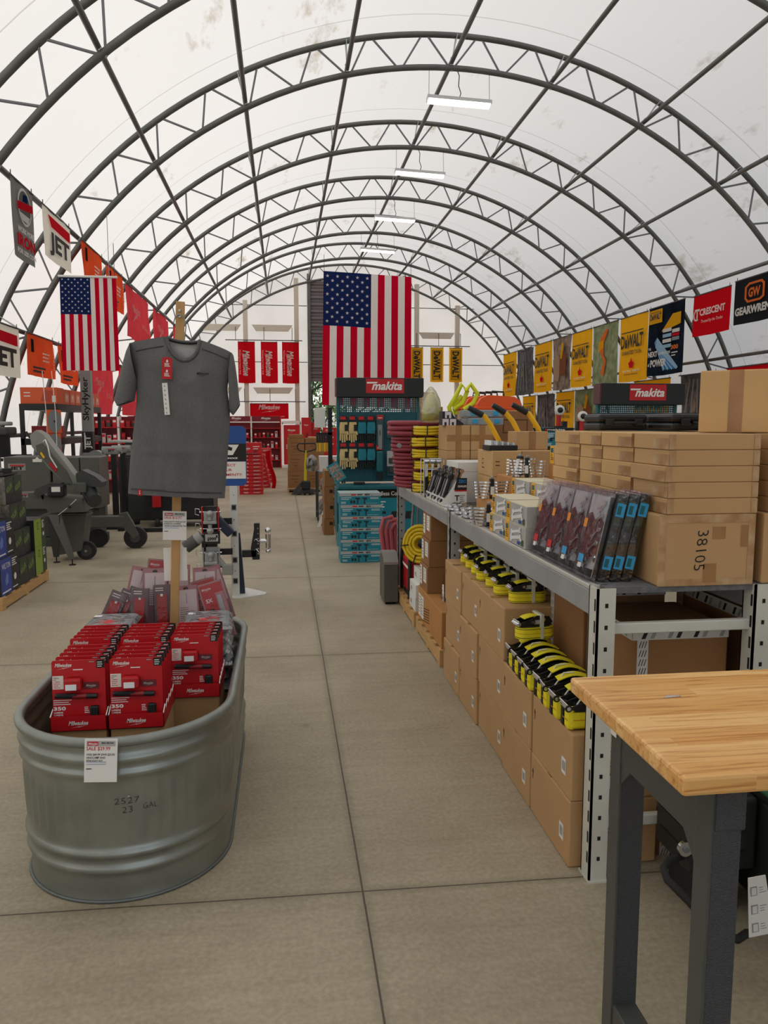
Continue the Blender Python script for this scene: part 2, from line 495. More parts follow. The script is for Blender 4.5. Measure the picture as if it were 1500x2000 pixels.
M_DOOR2 = mat('door_rib', '#4e4a4a', 0.5, 0.2)
mb.box2((DX0, YEND - 0.04, DZ0), (DX1, YEND + 0.04, DZ1), M_DOOR)
z = DZ0
while z < DZ1:
    mb.box2((DX0, YEND - 0.10, z), (DX1, YEND - 0.04, z + 0.12), M_DOOR, 0.02)
    mb.box2((DX0, YEND - 0.06, z + 0.13), (DX1, YEND - 0.04, z + 0.155), M_DOOR2)
    z += 0.27
struct(mb, 'door_1')
mb = MB()
for x in (DX0 - 0.06, DX1 + 0.06): mb.box2((x - 0.06, YEND - 0.16, 0), (x + 0.06, YEND + 0.04, 7.55), M_TRUSS)
struct(mb, 'trim_1')
# the end behind the camera: the same fabric with a wide open doorway
mb = MB(); Mf = frame((0, Y0B, 0), (-1, 0, 0), (0, 0, 1))
xs = [-CX - RF + 2 * RF * k / 40 for k in range(41)]
zq = lambda q: math.sqrt(max(0, RF ** 2 - (q + CX) ** 2))
L_ = [q for q in xs if q <= -5.2]; R_ = [q for q in xs if q >= 0.6]; C_ = [q for q in xs if -5.2 < q < 0.6]
mb.prism([(-5.2, 0)] + [(-5.2, zq(-5.2))] + [(q, zq(q)) for q in reversed(L_)], 0.01, M_ENDF, Mf)
mb.prism([(0.6, 0)] + [(0.6, zq(0.6))] + [(q, zq(q)) for q in R_], 0.01, M_ENDF, Mf)
mb.prism([(-5.2, 4.2), (-5.2, zq(-5.2))] + [(q, zq(q)) for q in C_] + [(0.6, zq(0.6)), (0.6, 4.2)], 0.01, M_ENDF, Mf)
struct(mb, 'wall_front')
# columns and girts of the end wall
for i, x in enumerate((-1.42, 0.58, 5.42, 7.1)):
    mb = MB(); mb.box2((x - 0.09, YEND - 0.2, 0), (x + 0.09, YEND - 0.03, zr(x) - 0.35), M_BEIGE, 0.015)
    struct(mb, 'column')
for (x0, x1, z) in ((-1.17, 0.42, 5.42), (-1.17, 0.42, 2.98), (5.52, 6.98, 5.22), (-4.0, -1.6, 2.98), (-3.2, -1.6, 5.42)):
    mb = MB(); mb.prism([(x0, 0.12), (x1, 0.12), (x1 - 0.16, -0.12), (x0 + 0.16, -0.12)], 0.14, M_BEIGE, FRONT(0, YEND - 0.2, z)); struct(mb, 'girt_beam')
for (x0, x1, z) in ((-3.6, 1.0, 6.3), (5.0, 8.3, 6.3), (-3.6, 1.0, 4.1), (5.0, 9.4, 4.05)):
    mb = MB(); mb.cyl((x0, YEND - 0.16, z), (x1, YEND - 0.16, z), 0.016, M_TRUSS, 6); struct(mb, 'girt_beam')
M_HEDGE = mat('dull_hill', '#6f7b62', 0.9, noise=0.4, scale=0.7)

# the tree outside the door
def make_tree(name, label, x, y, h, seed, n=2600):
    rnd = random.Random(seed)
    t = thing(name, label, 'tree', (x, y, -0.2))
    bark = mat('bark', '#4a4438', 0.9, noise=0.3, scale=8)
    mb = MB(); mb.tube([(0, 0, 0), (0.1, 0, h * .3), (-0.05, .1, h * .6), (0.1, 0, h * .85)], [.16, .12, .08, .03], bark, 8)
    tips = []
    for k in range(16):
        a = rnd.uniform(0, 2 * PI); z0 = rnd.uniform(.2, .75) * h; L_ = rnd.uniform(.16, .32) * h
        p = Vector((L_ * math.cos(a), L_ * math.sin(a), z0 + L_ * rnd.uniform(.2, .9)))
        mb.tube([(0.02, 0, z0), p * .55 + Vector((0, 0, z0 * .42)), p], [.05, .035, .012], bark, 6); tips.append(p)
    mb.build('trunk', t)
    lm = [mat('leaf_green', '#56803a', 0.6), mat('leaf_light', '#86a660', 0.6), mat('leaf_dark', '#3c5f2c', 0.6)]
    mb = MB()
    for k in range(n):
        c = rnd.choice(tips); p = c + Vector((rnd.gauss(0, .5), rnd.gauss(0, .5), rnd.gauss(0, .45)))
        s = rnd.uniform(.06, .13)
        Mx = T(*p) @ Euler((rnd.uniform(0, 6), rnd.uniform(0, 6), rnd.uniform(0, 6))).to_matrix().to_4x4()
        mb.add([(-s, 0, 0), (0, -s * .5, .02), (s, 0, 0), (0, s * .5, .02)], [(0, 1, 2, 3)], rnd.choice(lm), Mx)
    mb.build('foliage', t)
make_tree('leafy_tree', 'green leafy tree standing outside beyond the open end door', 1.35, 36.5, 4.6, 3)
make_tree('shade_tree', 'pale green tree further off, outside the end door', 3.9, 43, 6.5, 8, 1800)

# pendant lights
M_LEDB = mat('light_body', '#c3c5c6', 0.45, 0.2)
M_LED = mat('light_lens', '#fff8e2', 0.4, emit='#fff3d6', estr=1.6)
WIRE = mat('dark_wire', '#4a4a48', 0.6)
for i, y in enumerate((12.98, 16.64, 20.3, 23.96)):
    t = thing('pendant_light', ['nearest of the long white lights hanging under the ridge', 'second nearest long white light hanging under the ridge', 'third long white light hanging under the ridge, above the aisle', 'farthest long white light hanging under the ridge'][i], 'light', (2.93, y, 6.9), group='ridge lights')
    tlt = RY(R(3.2)) @ RZ(R(-3))
    mb = MB(); mb.prism([(-.1, 0), (.1, 0), (.085, .06), (-.085, .06)], 1.06, M_LEDB, tlt @ frame((-.53, 0, 0), (0, 1, 0), (0, 0, 1)) @ T(0, 0, 1.06)); mb.build('housing', t)
    mb = MB(); mb.prism([(-.098, 0), (.098, 0), (.07, -.035), (-.07, -.035)], 1.02, M_LED, tlt @ frame((-.51, 0, 0), (0, 1, 0), (0, 0, 1)) @ T(0, 0, 1.02)); mb.build('diffuser', t)
    for s in (-1, 1):
        mb = MB(); p = tlt @ Vector((s * .5, 0, .06)); mb.tube([p, (s * .5, 0, .5)], .004, WIRE, 5); mb.build('hanging_wire', t)
    mb = MB(); mb.tube([tlt @ Vector((0, 0, .06)), (.03, .0, .15), (-.01, 0, .26), (.0, 0, .42), (-.06, 0, .55)], .008, WIRE, 6); mb.build('power_cord', t)
# ------------------------------------------------------------------ shared materials
CARD = mat('cardboard', '#bf9869', 0.75, noise=0.07, scale=2.5)
CARD2 = mat('cardboard_brown', '#95693f', 0.75, noise=0.08, scale=3)
CARD3 = mat('cardboard_light', '#cda56f', 0.75, noise=0.06, scale=3)
CARDO = mat('cardboard_orange', '#bd8448', 0.7, noise=0.06, scale=3)
TAPE = mat('brown_tape', '#a2774b', 0.25, noise=0.15, scale=9)
CTAPE = mat('shiny_tape', '#c6a67e', 0.18, noise=0.3, scale=14, col2='#a3784c')
INK = mat('print_black', '#1d1a18', 0.7)
INKB = mat('print_brown', '#5c3a1e', 0.8)
PAPER = mat('white_paper', '#ecebe6', 0.7)
PAPG = mat('grey_print', '#9a9a98', 0.7)
WHITE = mat('white_box', '#e2e2de', 0.6)
RED = mat('red_print', '#c4121c', 0.5)
REDM = mat('red_enamel', '#b8101a', 0.4)
BLACK = mat('black_plastic', '#17181a', 0.45)
BLACK2 = mat('black_rubber', '#1e1e1e', 0.7)
CHROME = mat('chrome', '#dfe2e6', 0.13, 1.0)
YELLOW = mat('yellow_web', '#f0e020', 0.7, noise=0.08, scale=20)
YELB = mat('yellow_print', '#f0b01e', 0.55)
YELP = mat('yellow_paint', '#f2b90c', 0.4)
TEAL = mat('teal_print', '#0c7f93', 0.5)
TEALM = mat('teal_enamel', '#0d5f68', 0.45)
BLUE = mat('blue_print', '#1f4f97', 0.5)
SKYB = mat('sticker_blue', '#2f9bd0', 0.45)
GREYP = mat('grey_print_light', '#b3b3b0', 0.5)
ORANGE = mat('orange_print', '#e8622c', 0.5)
STEEL = mat('grey_steel', '#8d9194', 0.45, 0.5)
GALV = mat('galvanised', '#989d98', 0.36, 0.78, noise=0.16, scale=7)
MACH = mat('machine_grey', '#55564f', 0.45, noise=0.08, scale=4)
MACHD = mat('machine_dark', '#3a3c3a', 0.5)
CLEAR = clear_mat('clear_plastic', '#f4f4f6', 0.10, 0.1, 0.35, 14)
PINE = mat('pine_wood', '#c99f66', 0.65, noise=0.15, scale=5, stretch=(1, 1, 8))

def bars(mb, x0, x1, ytop, n, dy, h, m, M, rnd, lift=0.0012, ragged=0.45):
    """fine print too small to read, as lines"""
    for k in range(n):
        w = (x1 - x0) * (1 - ragged * rnd.random())
        mb.add([(x0, ytop - k * dy - h, lift), (x0 + w, ytop - k * dy - h, lift), (x0 + w, ytop - k * dy, lift), (x0, ytop - k * dy, lift)], [(0, 1, 2, 3)], m, M)
def flat(mb, x0, y0, x1, y1, m, M, lift=0.001):
    mb.add([(x0, y0, lift), (x1, y0, lift), (x1, y1, lift), (x0, y1, lift)], [(0, 1, 2, 3)], m, M)
def arrow(mb, x, y, h, m, M, lift=0.001):
    w = h * .22
    mb.add([(x - w * .3, y, lift), (x + w * .3, y, lift), (x + w * .3, y + h * .6, lift), (x - w * .3, y + h * .6, lift)], [(0, 1, 2, 3)], m, M)
    mb.add([(x - w, y + h * .55, lift), (x + w, y + h * .55, lift), (x, y + h, lift)], [(0, 1, 2)], m, M)
def script_logo(mb, x, y, w, m, M, lift=0.0013):
    """the tool maker's slanted wordmark with the bolt under it; w wide, centred on x"""
    h = w * 0.24
    mb.text('Milwaukee', h, m, M, x, y + w * .05, 'c', shear=0.38, bold=0.02, fit=w, lift=lift)
    mb.add([(x - w * .42, y - w * .12, lift), (x + .02 * w, y - w * .02, lift), (x - .03 * w, y - w * .05, lift), (x + w * .42, y + w * .03, lift), (x + .0 * w, y - w * .075, lift), (x + .05 * w, y - w * .04, lift)], [(0, 5, 1), (0, 2, 5), (4, 5, 2), (4, 3, 5), (3, 2, 5)], m, M)
def script_logo2(mb, x, y, w, m, M, lift=0.0015):
    """the teal maker's white slanted wordmark with its long top bar"""
    h = w * .22
    mb.text('makita', h * 1.02, m, M, x + w * .05, y, 'c', shear=0.3, bold=0.03, fit=w * .84, lift=lift)
    mb.add([(x - w * .5, y + h * .74, lift), (x - w * .24, y + h * .74, lift), (x - w * .2, y + h * .94, lift), (x - w * .5, y + h * .94, lift)], [(0, 1, 2, 3)], m, M)
def box_logo(mb, x, y, w, m, M, lift=0.0013, sub=True):
    """black block wordmark with a rule over it"""
    h = w * .26
    mb.text('DeWALT', h, m, M, x, y, 'c', bold=0.035, fit=w, lift=lift)
    flat(mb, x - w * .5, y + h * 1.14, x + w * .5, y + h * 1.22, m, M, lift)
    if sub: mb.text('GUARANTEED TOUGH.', h * .3, m, M, x, y - h * .55, 'c', bold=0.02, fit=w * .9, lift=lift)

def carton(name, label, lo, hi, m=None, cat='box', group=None, rz=0.0, bev=0.005, tape=None, deco=None, tapem=None):
    """closed cardboard box from lo to hi. tape: list of 'L','F','T' faces taped along the seam. deco(mb, faces) prints on it"""
    m = m or CARD
    c = [(lo[i] + hi[i]) / 2 for i in range(3)]; s = [hi[i] - lo[i] for i in range(3)]
    mb = MB(); mb.box((0, 0, s[2] / 2), s, m, bev)
    o = mb.build(name, None, (c[0], c[1], lo[2])); o.rotation_euler = (0, 0, rz)
    tag(o, label, cat, group)
    F = {'L': LEFTF(-s[0] / 2, 0, s[2] / 2), 'F': FRONT(0, -s[1] / 2, s[2] / 2), 'R': RIGHTF(s[0] / 2, 0, s[2] / 2), 'T': TOPF(0, 0, s[2])}
    W = {'L': s[1], 'F': s[0], 'R': s[1], 'T': s[0]}; H = {'L': s[2], 'F': s[2], 'R': s[2], 'T': s[1]}
    if tape:
        tb = MB()
        for f in tape:
            w, h = W[f[0]], H[f[0]]; tw = min(.05, h * .5)
            if len(f) == 1: flat(tb, -w / 2, -tw / 2, w / 2, tw / 2, tapem or TAPE, F[f], .0008)
            elif f[1] == 'v': flat(tb, -tw / 2, -h / 2, tw / 2, h / 2, tapem or TAPE, F[f[0]], .0012)
            elif f[1] == 'c':                                        # shiny tape over the corners
                for sx in (-1, 1):
                    flat(tb, sx * w / 2 - (0 if sx < 0 else w * .07), -h / 2 + .002, sx * w / 2 + (w * .07 if sx < 0 else 0), h / 2 - .002, tapem or CTAPE, F[f[0]], .0017)
            elif f[1] == 't': flat(tb, -w / 2, h / 2 - tw * .6, w / 2, h / 2, tapem or CTAPE, F[f[0]], .0013)
            elif f[1] == 'b': flat(tb, -w / 2, -h / 2, w / 2, -h / 2 + tw * .5, tapem or CTAPE, F[f[0]], .0011)
            elif f[1] == 'h': flat(tb, w * .08, -h / 2 + .002, w / 2, h * .22, tapem or CTAPE, F[f[0]], .0009)
        tb.build('tape_stripe', o)
    if deco:
        db = MB(); deco(db, F, W, H, o)
        if db.v: db.build('print', o)
    return o
def label_part(o, M, x0, y0, x1, y1, rnd, name='paper_label', n=4, barcode=True, mm=None):
    b = MB(); flat(b, x0, y0, x1, y1, mm or PAPER, M, .0012)
    w, h = x1 - x0, y1 - y0
    if barcode:
        x = x0 + w * .15
        while x < x0 + w * .85:
            t = w * rnd.uniform(.02, .06); flat(b, x, y0 + h * .2, x + t, y0 + h * .8, PAPG, M, .0016); x += t + w * rnd.uniform(.03, .05)
    else: bars(b, x0 + w * .12, x1 - w * .12, y1 - h * .12, n, h * .8 / n, h * .3 / n, PAPG, M, rnd, .0018)
    b.build(name, o)

# ------------------------------------------------------------------ the white storage rack along the aisle
RW = mat('rack_white', '#d2d1c6', 0.45, noise=0.06, scale=5)
RG = mat('rack_grey', '#aeb0ae', 0.45, 0.2, noise=0.08, scale=5)
BEAM = mat('beam_grey', '#b0b3b8', 0.33, 0.45, noise=0.1, scale=6)
BEAML = mat('beam_lip', '#c9c6bf', 0.4, 0.2)
HOLE = mat('punched_hole', '#141414', 0.9)
DECK = mat('deck_felt', '#6d6e6f', 0.95, noise=0.25, scale=40, bump=0.4, bscale=150)
FX, RX_ = 1.105, 1.665           # front and rear post lines
DZ = 1.112                        # top of the deck
def rack_post(root, x, y, m, inner=1):
    b = MB()
    b.box2((x - .004, y - .0375, 0), (x + .004, y + .0375, DZ), m)
    b.box2((x - .004, y - .0375, 0), (x + .066, y - .0305, DZ), m, 0)
    b.box2((x - .004, y + .0305, 0), (x + .066, y + .0375, DZ), m, 0)
    b.box2((x - .008, y - .05, 0), (x + .070, y + .05, .006), m)
    for k in range(13):
        z = .09 + k * .08
        flat(b, .03, -.008, .042, .008, HOLE, FRONT(x - .004, y - .0378, z), .0005)
        flat(b, -.006, -.022, .006, .022, HOLE, LEFTF(x - .0042, y - .02, z), .0005)
    b.build('post', root)
def make_rack(name, label, x0, x1, ys, mats, endbrace=True, loc=0):
    t = thing(name, label, 'rack', (0, 0, 0), group=None)
    for i, y in enumerate(ys):
        m = mats[min(i, len(mats) - 1)]
        rack_post(t, x0, y, m); rack_post(t, x1 - .068, y, m)
        b = MB()
        for z in (.216, .366, .957):
            b.box2((x0 + .03, y - .014, z - .02), (x1 - .02, y + .014, z + .02), m, .004)
            b.build('end_brace', t); b = MB()
    for a, bb in zip(ys[:-1], ys[1:]):
        for x in (x0 - .002, x1 - .035):
            b = MB(); b.box2((x, a + .04, DZ - .112), (x + .032, bb - .04, DZ - .02), BEAM, .004)
            b.box2((x, a + .04, DZ - .02), (x + .036, bb - .04, DZ - .002), BEAML, .004)
            b.build('beam', t)
        b = MB(); b.box2((x0 + .035, a - .02, DZ - .022), (x1 - .002, bb - .02, DZ), DECK); b.build('deck', t)
        b = MB(); b.cyl((x0 + .03, a + .3, DZ - .04), (x1 - .03, a + 1.1, DZ - .04), .01, mats[0], 6); b.build('deck_brace', t)
    return t
rk = make_rack('storage_rack', 'white punched-post rack beside the aisle, its deck piled with boxes and wrenches', FX, 1.778, (2.6, 5.06, 7.42), (RW, RG, RG))
rk2 = make_rack('storage_rack', 'second white rack standing back to back behind the aisle rack', 1.79, 2.43, (2.6, 5.06, 7.42), (RW, RG, RG))
# ------------------------------------------------------------------ cartons on the lower level of the rack
rnd = random.Random(11)
def strap_carton_deco(db, F, W, H, o):
    arrow(db, W['L'] * -.43, H['L'] * .1, .05, INKB, F['L'])
    if W['F'] > .2:
        M = F['F']
        db.text('CargoLoc', .022, INKB, M, .03, .04, 'c', shear=.3, bold=.02, fit=.15)
        db.poly([(-.085, .04), (-.05, .04), (-.045, .062), (-.08, .062)], INKB, M @ T(0, 0, .001))
        bars(db, -.08, .09, .018, 2, .014, .006, INKB, M, random.Random(3), ragged=.2)
        bars(db, -.08, -.02, -.014, 6, .014, .007, INKB, M, random.Random(4), ragged=.3)
ys = [2.655, 3.125, 3.565, 4.07, 4.50, 4.965]
lay = ['bottom', 'middle', 'top']
colname = ['column beside the white end post', 'second column from the end post', 'nearest tall column', 'fourth column from the end post', 'column farthest from the end post']
for i in range(5):
    n = 2 if i < 2 else 3
    for k in range(n):
        dx = rnd.uniform(-.008, .008)
        o = carton('carton', 'tan carton, %s of the %s under the deck' % ('top' if k == n - 1 else lay[k], colname[i]),
                   (1.06 + dx, ys[i] + .005, k * .266 + .001), (1.415 + dx, ys[i + 1] - .005, (k + 1) * .266), CARD, group='tan cartons under the rack', deco=strap_carton_deco, tape=['T'], bev=.006)
        s = ys[i + 1] - ys[i] - .01
        label_part(o, LEFTF(-.1775, 0, .133), s / 2 - .1, -.055, s / 2 - .055, .01, rnd)

# the long cartons with printed white tape behind them
WT = mat('white_printed_tape', '#cfcbc4', 0.5)
def taped_long(lo, hi, label, m=CARD2):
    def deco(db, F, W, H, o):
        for f in ('F', 'L'):
            M = F[f]; w, h = W[f], H[f]
            flat(db, -w / 2, h / 2 - .045, w / 2, h / 2, WT, M, .001)
            flat(db, -w / 2 + .02, -h / 2, -w / 2 + .065, h / 2, WT, M, .0012)
            r_ = random.Random(5)
            k = 0
            while k * .035 < w - .03:
                x = -w / 2 + k * .035
                db.poly([(x, h / 2 - .04), (x + .016, h / 2 - .04), (x + .03, h / 2 - .008), (x + .014, h / 2 - .008)], INK if k % 2 else PAPG, M @ T(0, 0, .002)) if k % 3 else None
                k += 1
            k = 0
            while k * .035 < h - .05:
                y = -h / 2 + k * .035
                for q in range(3): db.poly([(-w / 2 + .026 + q * .011, y), (-w / 2 + .029 + q * .011, y), (-w / 2 + .037 + q * .011, y + .026), (-w / 2 + .034 + q * .011, y + .026)], INK, M @ T(0, 0, .002))
                k += 1
    return carton('carton', label, lo, hi, m, group='brown cartons with printed tape', deco=deco, bev=.008)
taped_long((1.30, 2.69, .535), (1.69, 3.1, .925), 'brown carton with black-printed white tape, behind the end post above the workbench')
taped_long((1.43, 2.70, .002), (1.70, 3.2, .25), 'brown carton low down on the floor behind the end post')
taped_long((1.43, 2.70, .25), (1.70, 3.2, .53), 'brown carton on the low one, behind the front cartons at the rack end')
taped_long((1.30, 3.17, .535), (1.68, 3.6, .985), 'brown carton with white tape deep under the deck, behind the yellow straps')
taped_long((1.80, 2.72, .501), (2.36, 3.3, .97), 'dark brown carton with white tape in the second rack, below its deck')
taped_long((1.80, 2.72, .002), (2.36, 3.3, .50), 'large dark brown carton on the floor of the second rack')

# ------------------------------------------------------------------ yellow ratchet straps
STITCH = mat('orange_stitch', '#d98f1c', 0.7)
def stadium(L, W, n=8):
    r_ = W / 2; a = L / 2 - r_
    return [(a + r_ * math.cos(-PI / 2 + PI * k / n), r_ * math.sin(-PI / 2 + PI * k / n)) for k in range(n + 1)] + [(-a + r_ * math.cos(PI / 2 + PI * k / n), r_ * math.sin(PI / 2 + PI * k / n)) for k in range(n + 1)]
def make_strap(name, label):
    """rolled webbing with its black ratchet buckle strapped on top; long side along X"""
    t = thing(name, label, 'strap', group='yellow ratchet straps')
    b = MB()
    b.prism(stadium(.19, .085), .052, YELLOW, T(0, 0, .054), smooth=True)
    for z in (.006, .047): b.prism(stadium(.1915, .0865), .0025, BLACK, T(0, 0, z + .0025), True)
    b.prism(stadium(.1912, .0862), .002, STITCH, T(0, 0, .028), True)
    for k in range(3): b.prism(stadium(.16 - k * .035, .06 - k * .015), .002, mat('web_shade', '#8d8410', .8), T(0, 0, .0555), True)
    b.build('webbing_roll', t)
    r_ = MB()
    for s in (-1, 1):
        r_.prism([(-.085, 0), (.06, 0), (.078, .02), (.06, .045), (.0, .052), (-.03, .038), (-.085, .022)], .004, BLACK, FRONT(0, s * .032, .058))
        r_.cyl((-.03, s * .031, .083), (-.03, s * .042, .083), .014, BLACK, 10); r_.cyl((-.03, s * .042, .083), (-.03, s * .044, .083), .008, CHROME, 8)
    r_.box((.02, 0, .064), (.11, .06, .006), BLACK); r_.build('ratchet_frame', t)
    h = MB(); h.cyl((-.092, -.034, .074), (-.092, .034, .074), .008, CHROME, 8)
    for q in range(4): h.cyl((-.092 + .011 * math.cos(q * 1.57), -.03, .074 + .011 * math.sin(q * 1.57)), (-.092 + .011 * math.cos(q * 1.57), .03, .074 + .011 * math.sin(q * 1.57)), .003, CHROME, 5)
    h.build('chrome_handle', t); h = MB(); h.cyl((.03, -.036, .09), (.03, .036, .09), .01, CHROME, 10); h.build('spool', t)
    w = MB(); w.grid(lambda u, v: (-.065 + .13 * u, -.026 + .052 * v, .098 + .018 * math.sin(PI * u) - .014 * u), 8, 1, YELLOW, None, .004); w.build('strap_tail', t)
    c = MB(); c.box((.02, 0, .0585), (.016, .0885, .117), mat('clear_band', '#d8d8c8', .2), 0); c.build('clear_band', t)
    l = MB(); flat(l, -.06, -.02, -.03, .0, GREYP, FRONT(.04, -.0345, .09)); l.build('tag', t)
    return t
strap0 = make_strap('ratchet_strap', 'nearest yellow strap roll with black ratchet on the tall cartons under the deck')
strap0.location = (1.215, 3.70, .80)
for k in range(1, 7):
    dup(strap0, (1.205 + rnd.uniform(-.02, .02), 3.70 + k * .185, .80), 'yellow ratchet strap, %s from the near end of the row on the tall cartons' % ORD[k], rz=rnd.uniform(-.12, .12) + (PI if k == 4 else 0))
# lower row: the rolls stand on edge with their ratchets towards the aisle
def make_strap_side(name, label):
    t = thing(name, label, 'strap', group='yellow ratchet straps')
    b = MB(); M = RIGHTF(0, .028, .045)
    b.box2((-.122, -.027, 0), (.10, .027, .088), YELLOW, .02)
    flat(b, -.027, -.002, .027, .002, STITCH, LEFTF(-.122, 0, .045)); flat(b, -.022, .032, .022, .035, BLACK, LEFTF(-.122, 0, .045)); 
    flat(b, -.1, -.002, .1, .002, STITCH, FRONT(0, -.027, .044)); flat(b, -.1, .032, .1, .035, BLACK, FRONT(0, -.027, .044)); flat(b, -.1, -.035, .1, -.032, BLACK, FRONT(0, -.027, .044))
    b.build('webbing_roll', t)
    r_ = MB()
    for s in (-1, 1):
        r_.prism([(-.09, .078), (.06, .085), (.075, .115), (.03, .135), (-.03, .125), (-.12, .094)], .004, BLACK, FRONT(0, s * .031, 0))
        r_.cyl((-.01, s * .03, .112), (-.01, s * .04, .112), .013, BLACK, 10); r_.cyl((-.01, s * .04, .112), (-.01, s * .042, .112), .007, CHROME, 8)
    r_.box((-.02, 0, .094), (.13, .058, .006), BLACK); r_.box((-.108, .047, .05), (.02, .026, .095), BLACK, .003); r_.build('ratchet_frame', t)
    h = MB()
    for q in range(3): h.cyl((-.124 - .002 * q, -.042, .090 + q * .009), (-.124 - .002 * q, .042, .090 + q * .009), .0045, CHROME, 6)
    h.cyl((-.126, -.046, .098), (-.126, -.041, .098), .014, BLACK, 10); h.cyl((-.126, -.0475, .098), (-.126, -.046, .098), .008, CHROME, 8); h.build('chrome_handle', t)
    w = MB(); w.grid(lambda u, v: (-.07 + .15 * u, -.026 + .052 * v, .125 + .022 * math.sin(PI * u)), 8, 1, YELLOW, None, .004); w.build('strap_tail', t)
    c = MB(); c.tube([(-.1, 0, .06), (-.04, 0, .148), (.0, 0, .15)], .004, mat('clear_band', '#d8d8c8', .2), 5); c.build('clear_band', t)
    return t
side0 = make_strap_side('ratchet_strap', 'nearest yellow strap on edge with chrome handle, beside the white end post')
side0.location = (1.175, 2.715, .533)
for k in range(1, 8):
    dup(side0, (1.175 + rnd.uniform(-.012, .012), 2.715 + k * .108, .533), 'yellow strap standing on edge on the low cartons, %s from the end post' % ORD[k], rz=rnd.uniform(-.08, .08))
st = dup(strap0, (1.165, 3.43, .692), 'single yellow strap roll lying across the low row, beneath the marked carton face', rz=.15)

# ------------------------------------------------------------------ goods on the deck
# carton marked 38105 and its neighbours
def deco38(db, F, W, H, o):
    db.text('38105', .044, INK, F['F'] @ T(-.03, .0, 0) @ RZ(-PI / 2 - .08), 0, -.012, 'c', bold=-.008, shear=-.15, fit=.15)
    for (x, y, w, h) in ((.02, .04, .05, .045), (-.01, -.12, .05, .07), (.13, .01, .05, .08)):
        flat(db, x, y, x + w, y + h, TAPE, F['F'], .0012)
def cart(label, lo, hi, **k): return carton(k.pop('name', 'carton'), label, lo, hi, **k)
cart('taped carton marked 38105 in black marker, near end of the deck', (1.33, 2.575, DZ), (1.70, 2.97, 1.372), m=CARD, tape=['Ft', 'Fb', 'Fc', 'T'], deco=deco38, bev=.006)
cart('tan carton to the right of the one marked 38105', (1.735, 2.575, DZ), (2.15, 2.97, 1.372), m=CARD, tape=['T'])
fy = [2.575, 2.86, 3.16, 3.41, 3.74]
wherest = ['nearest', 'second', 'third', 'farthest']
for i in range(4):
    if i: cart('tan carton under the %s pile of flat boxes, behind the clear packs' % wherest[i], (1.36, fy[i] + .02 + (.1 if i == 1 else 0), DZ), (1.70, fy[i + 1] - .005, 1.372), m=CARD, group='tan cartons under flat boxes')
    for k in range(5):
        dx = rnd.uniform(-.008, .008)
        z0 = 1.373 + k * .0578
        o = carton('flat_carton', 'long flat cardboard box, %s in the %s pile on the deck' % (['bottom one', 'second from the bottom', 'middle one', 'second from the top', 'top one'][k], wherest[i]), (1.352 + dx, fy[i] + .004, z0), (1.752 + dx * 2 if i else 1.705, fy[i + 1] - .004, z0 + .0568), m=CARD3 if i else CARD, tape=['Lh', 'Fc'], group='flat boxes on the rack', bev=.003, cat='box')
for i in range(2):
    for k in range(5):
        z0 = 1.373 + k * .0578
        carton('flat_carton', 'long flat cardboard box on the second rack, %s pile, %s' % (['near', 'far'][i], ['bottom', 'second layer up', 'middle layer', 'fourth layer up', 'top layer'][k]), (1.765, fy[i] + .004, z0), (2.3, fy[i + 1] - .004, z0 + .0568), m=CARD, tape=['Fc'], group='flat boxes on the rack', bev=.003)
    if i: cart('tan carton on the second rack deck under flat boxes', (1.765, fy[1] + .115, DZ), (2.3, fy[2] - .005, 1.372))
for k in range(1):
    cart('tan carton on the second rack deck, under the black cases', (1.765, 3.18, DZ), (2.3, 3.72, 1.66), m=CARD)
cart('tall plain carton standing askew on top of the flat boxes, far right', (1.66, 2.72, 1.663), (1.92, 2.98, 1.90), m=CARD3, rz=R(-40), tape=['Fv', 'Lv'])
# black blow-moulded cases
def make_case(name, label, w, d, h):
    t = thing(name, label, 'case', group='black tool cases')
    b = MB(); b.box((0, 0, h * .25), (w, d, h * .46), BLACK, .012); b.build('case_base', t)
    b = MB(); b.box((0, 0, h * .74), (w, d, h * .5), BLACK, .014); b.box((0, 0, h * .98), (w * .8, d * .75, h * .1), BLACK2, .01); b.build('case_lid', t)
    for s in (-1, 1):
        b = MB(); b.box((s * w * .3, -d / 2 - .004, h * .48), (.04, .012, h * .4), BLACK2, .003); b.build('latch', t)
    b = MB(); b.tube([(-.05, -d / 2, h * .45), (-.05, -d / 2 - .025, h * .45), (.05, -d / 2 - .025, h * .45), (.05, -d / 2, h * .45)], .007, BLACK2, 6); b.build('handle', t)
    return t
c1 = make_case('tool_case', 'black plastic tool case lying left, behind the flat boxes', .235, .2, .078); c1.location = (1.57, 3.52, 1.664)
c2 = make_case('tool_case', 'wider black plastic tool case beside the tall plain carton', .30, .24, .078); c2.location = (1.865, 3.36, 1.664)
c3 = make_case('tool_case', 'black plastic tool case at the back, partly behind the other two', .26, .2, .078); c3.location = (1.87, 3.605, 1.664)
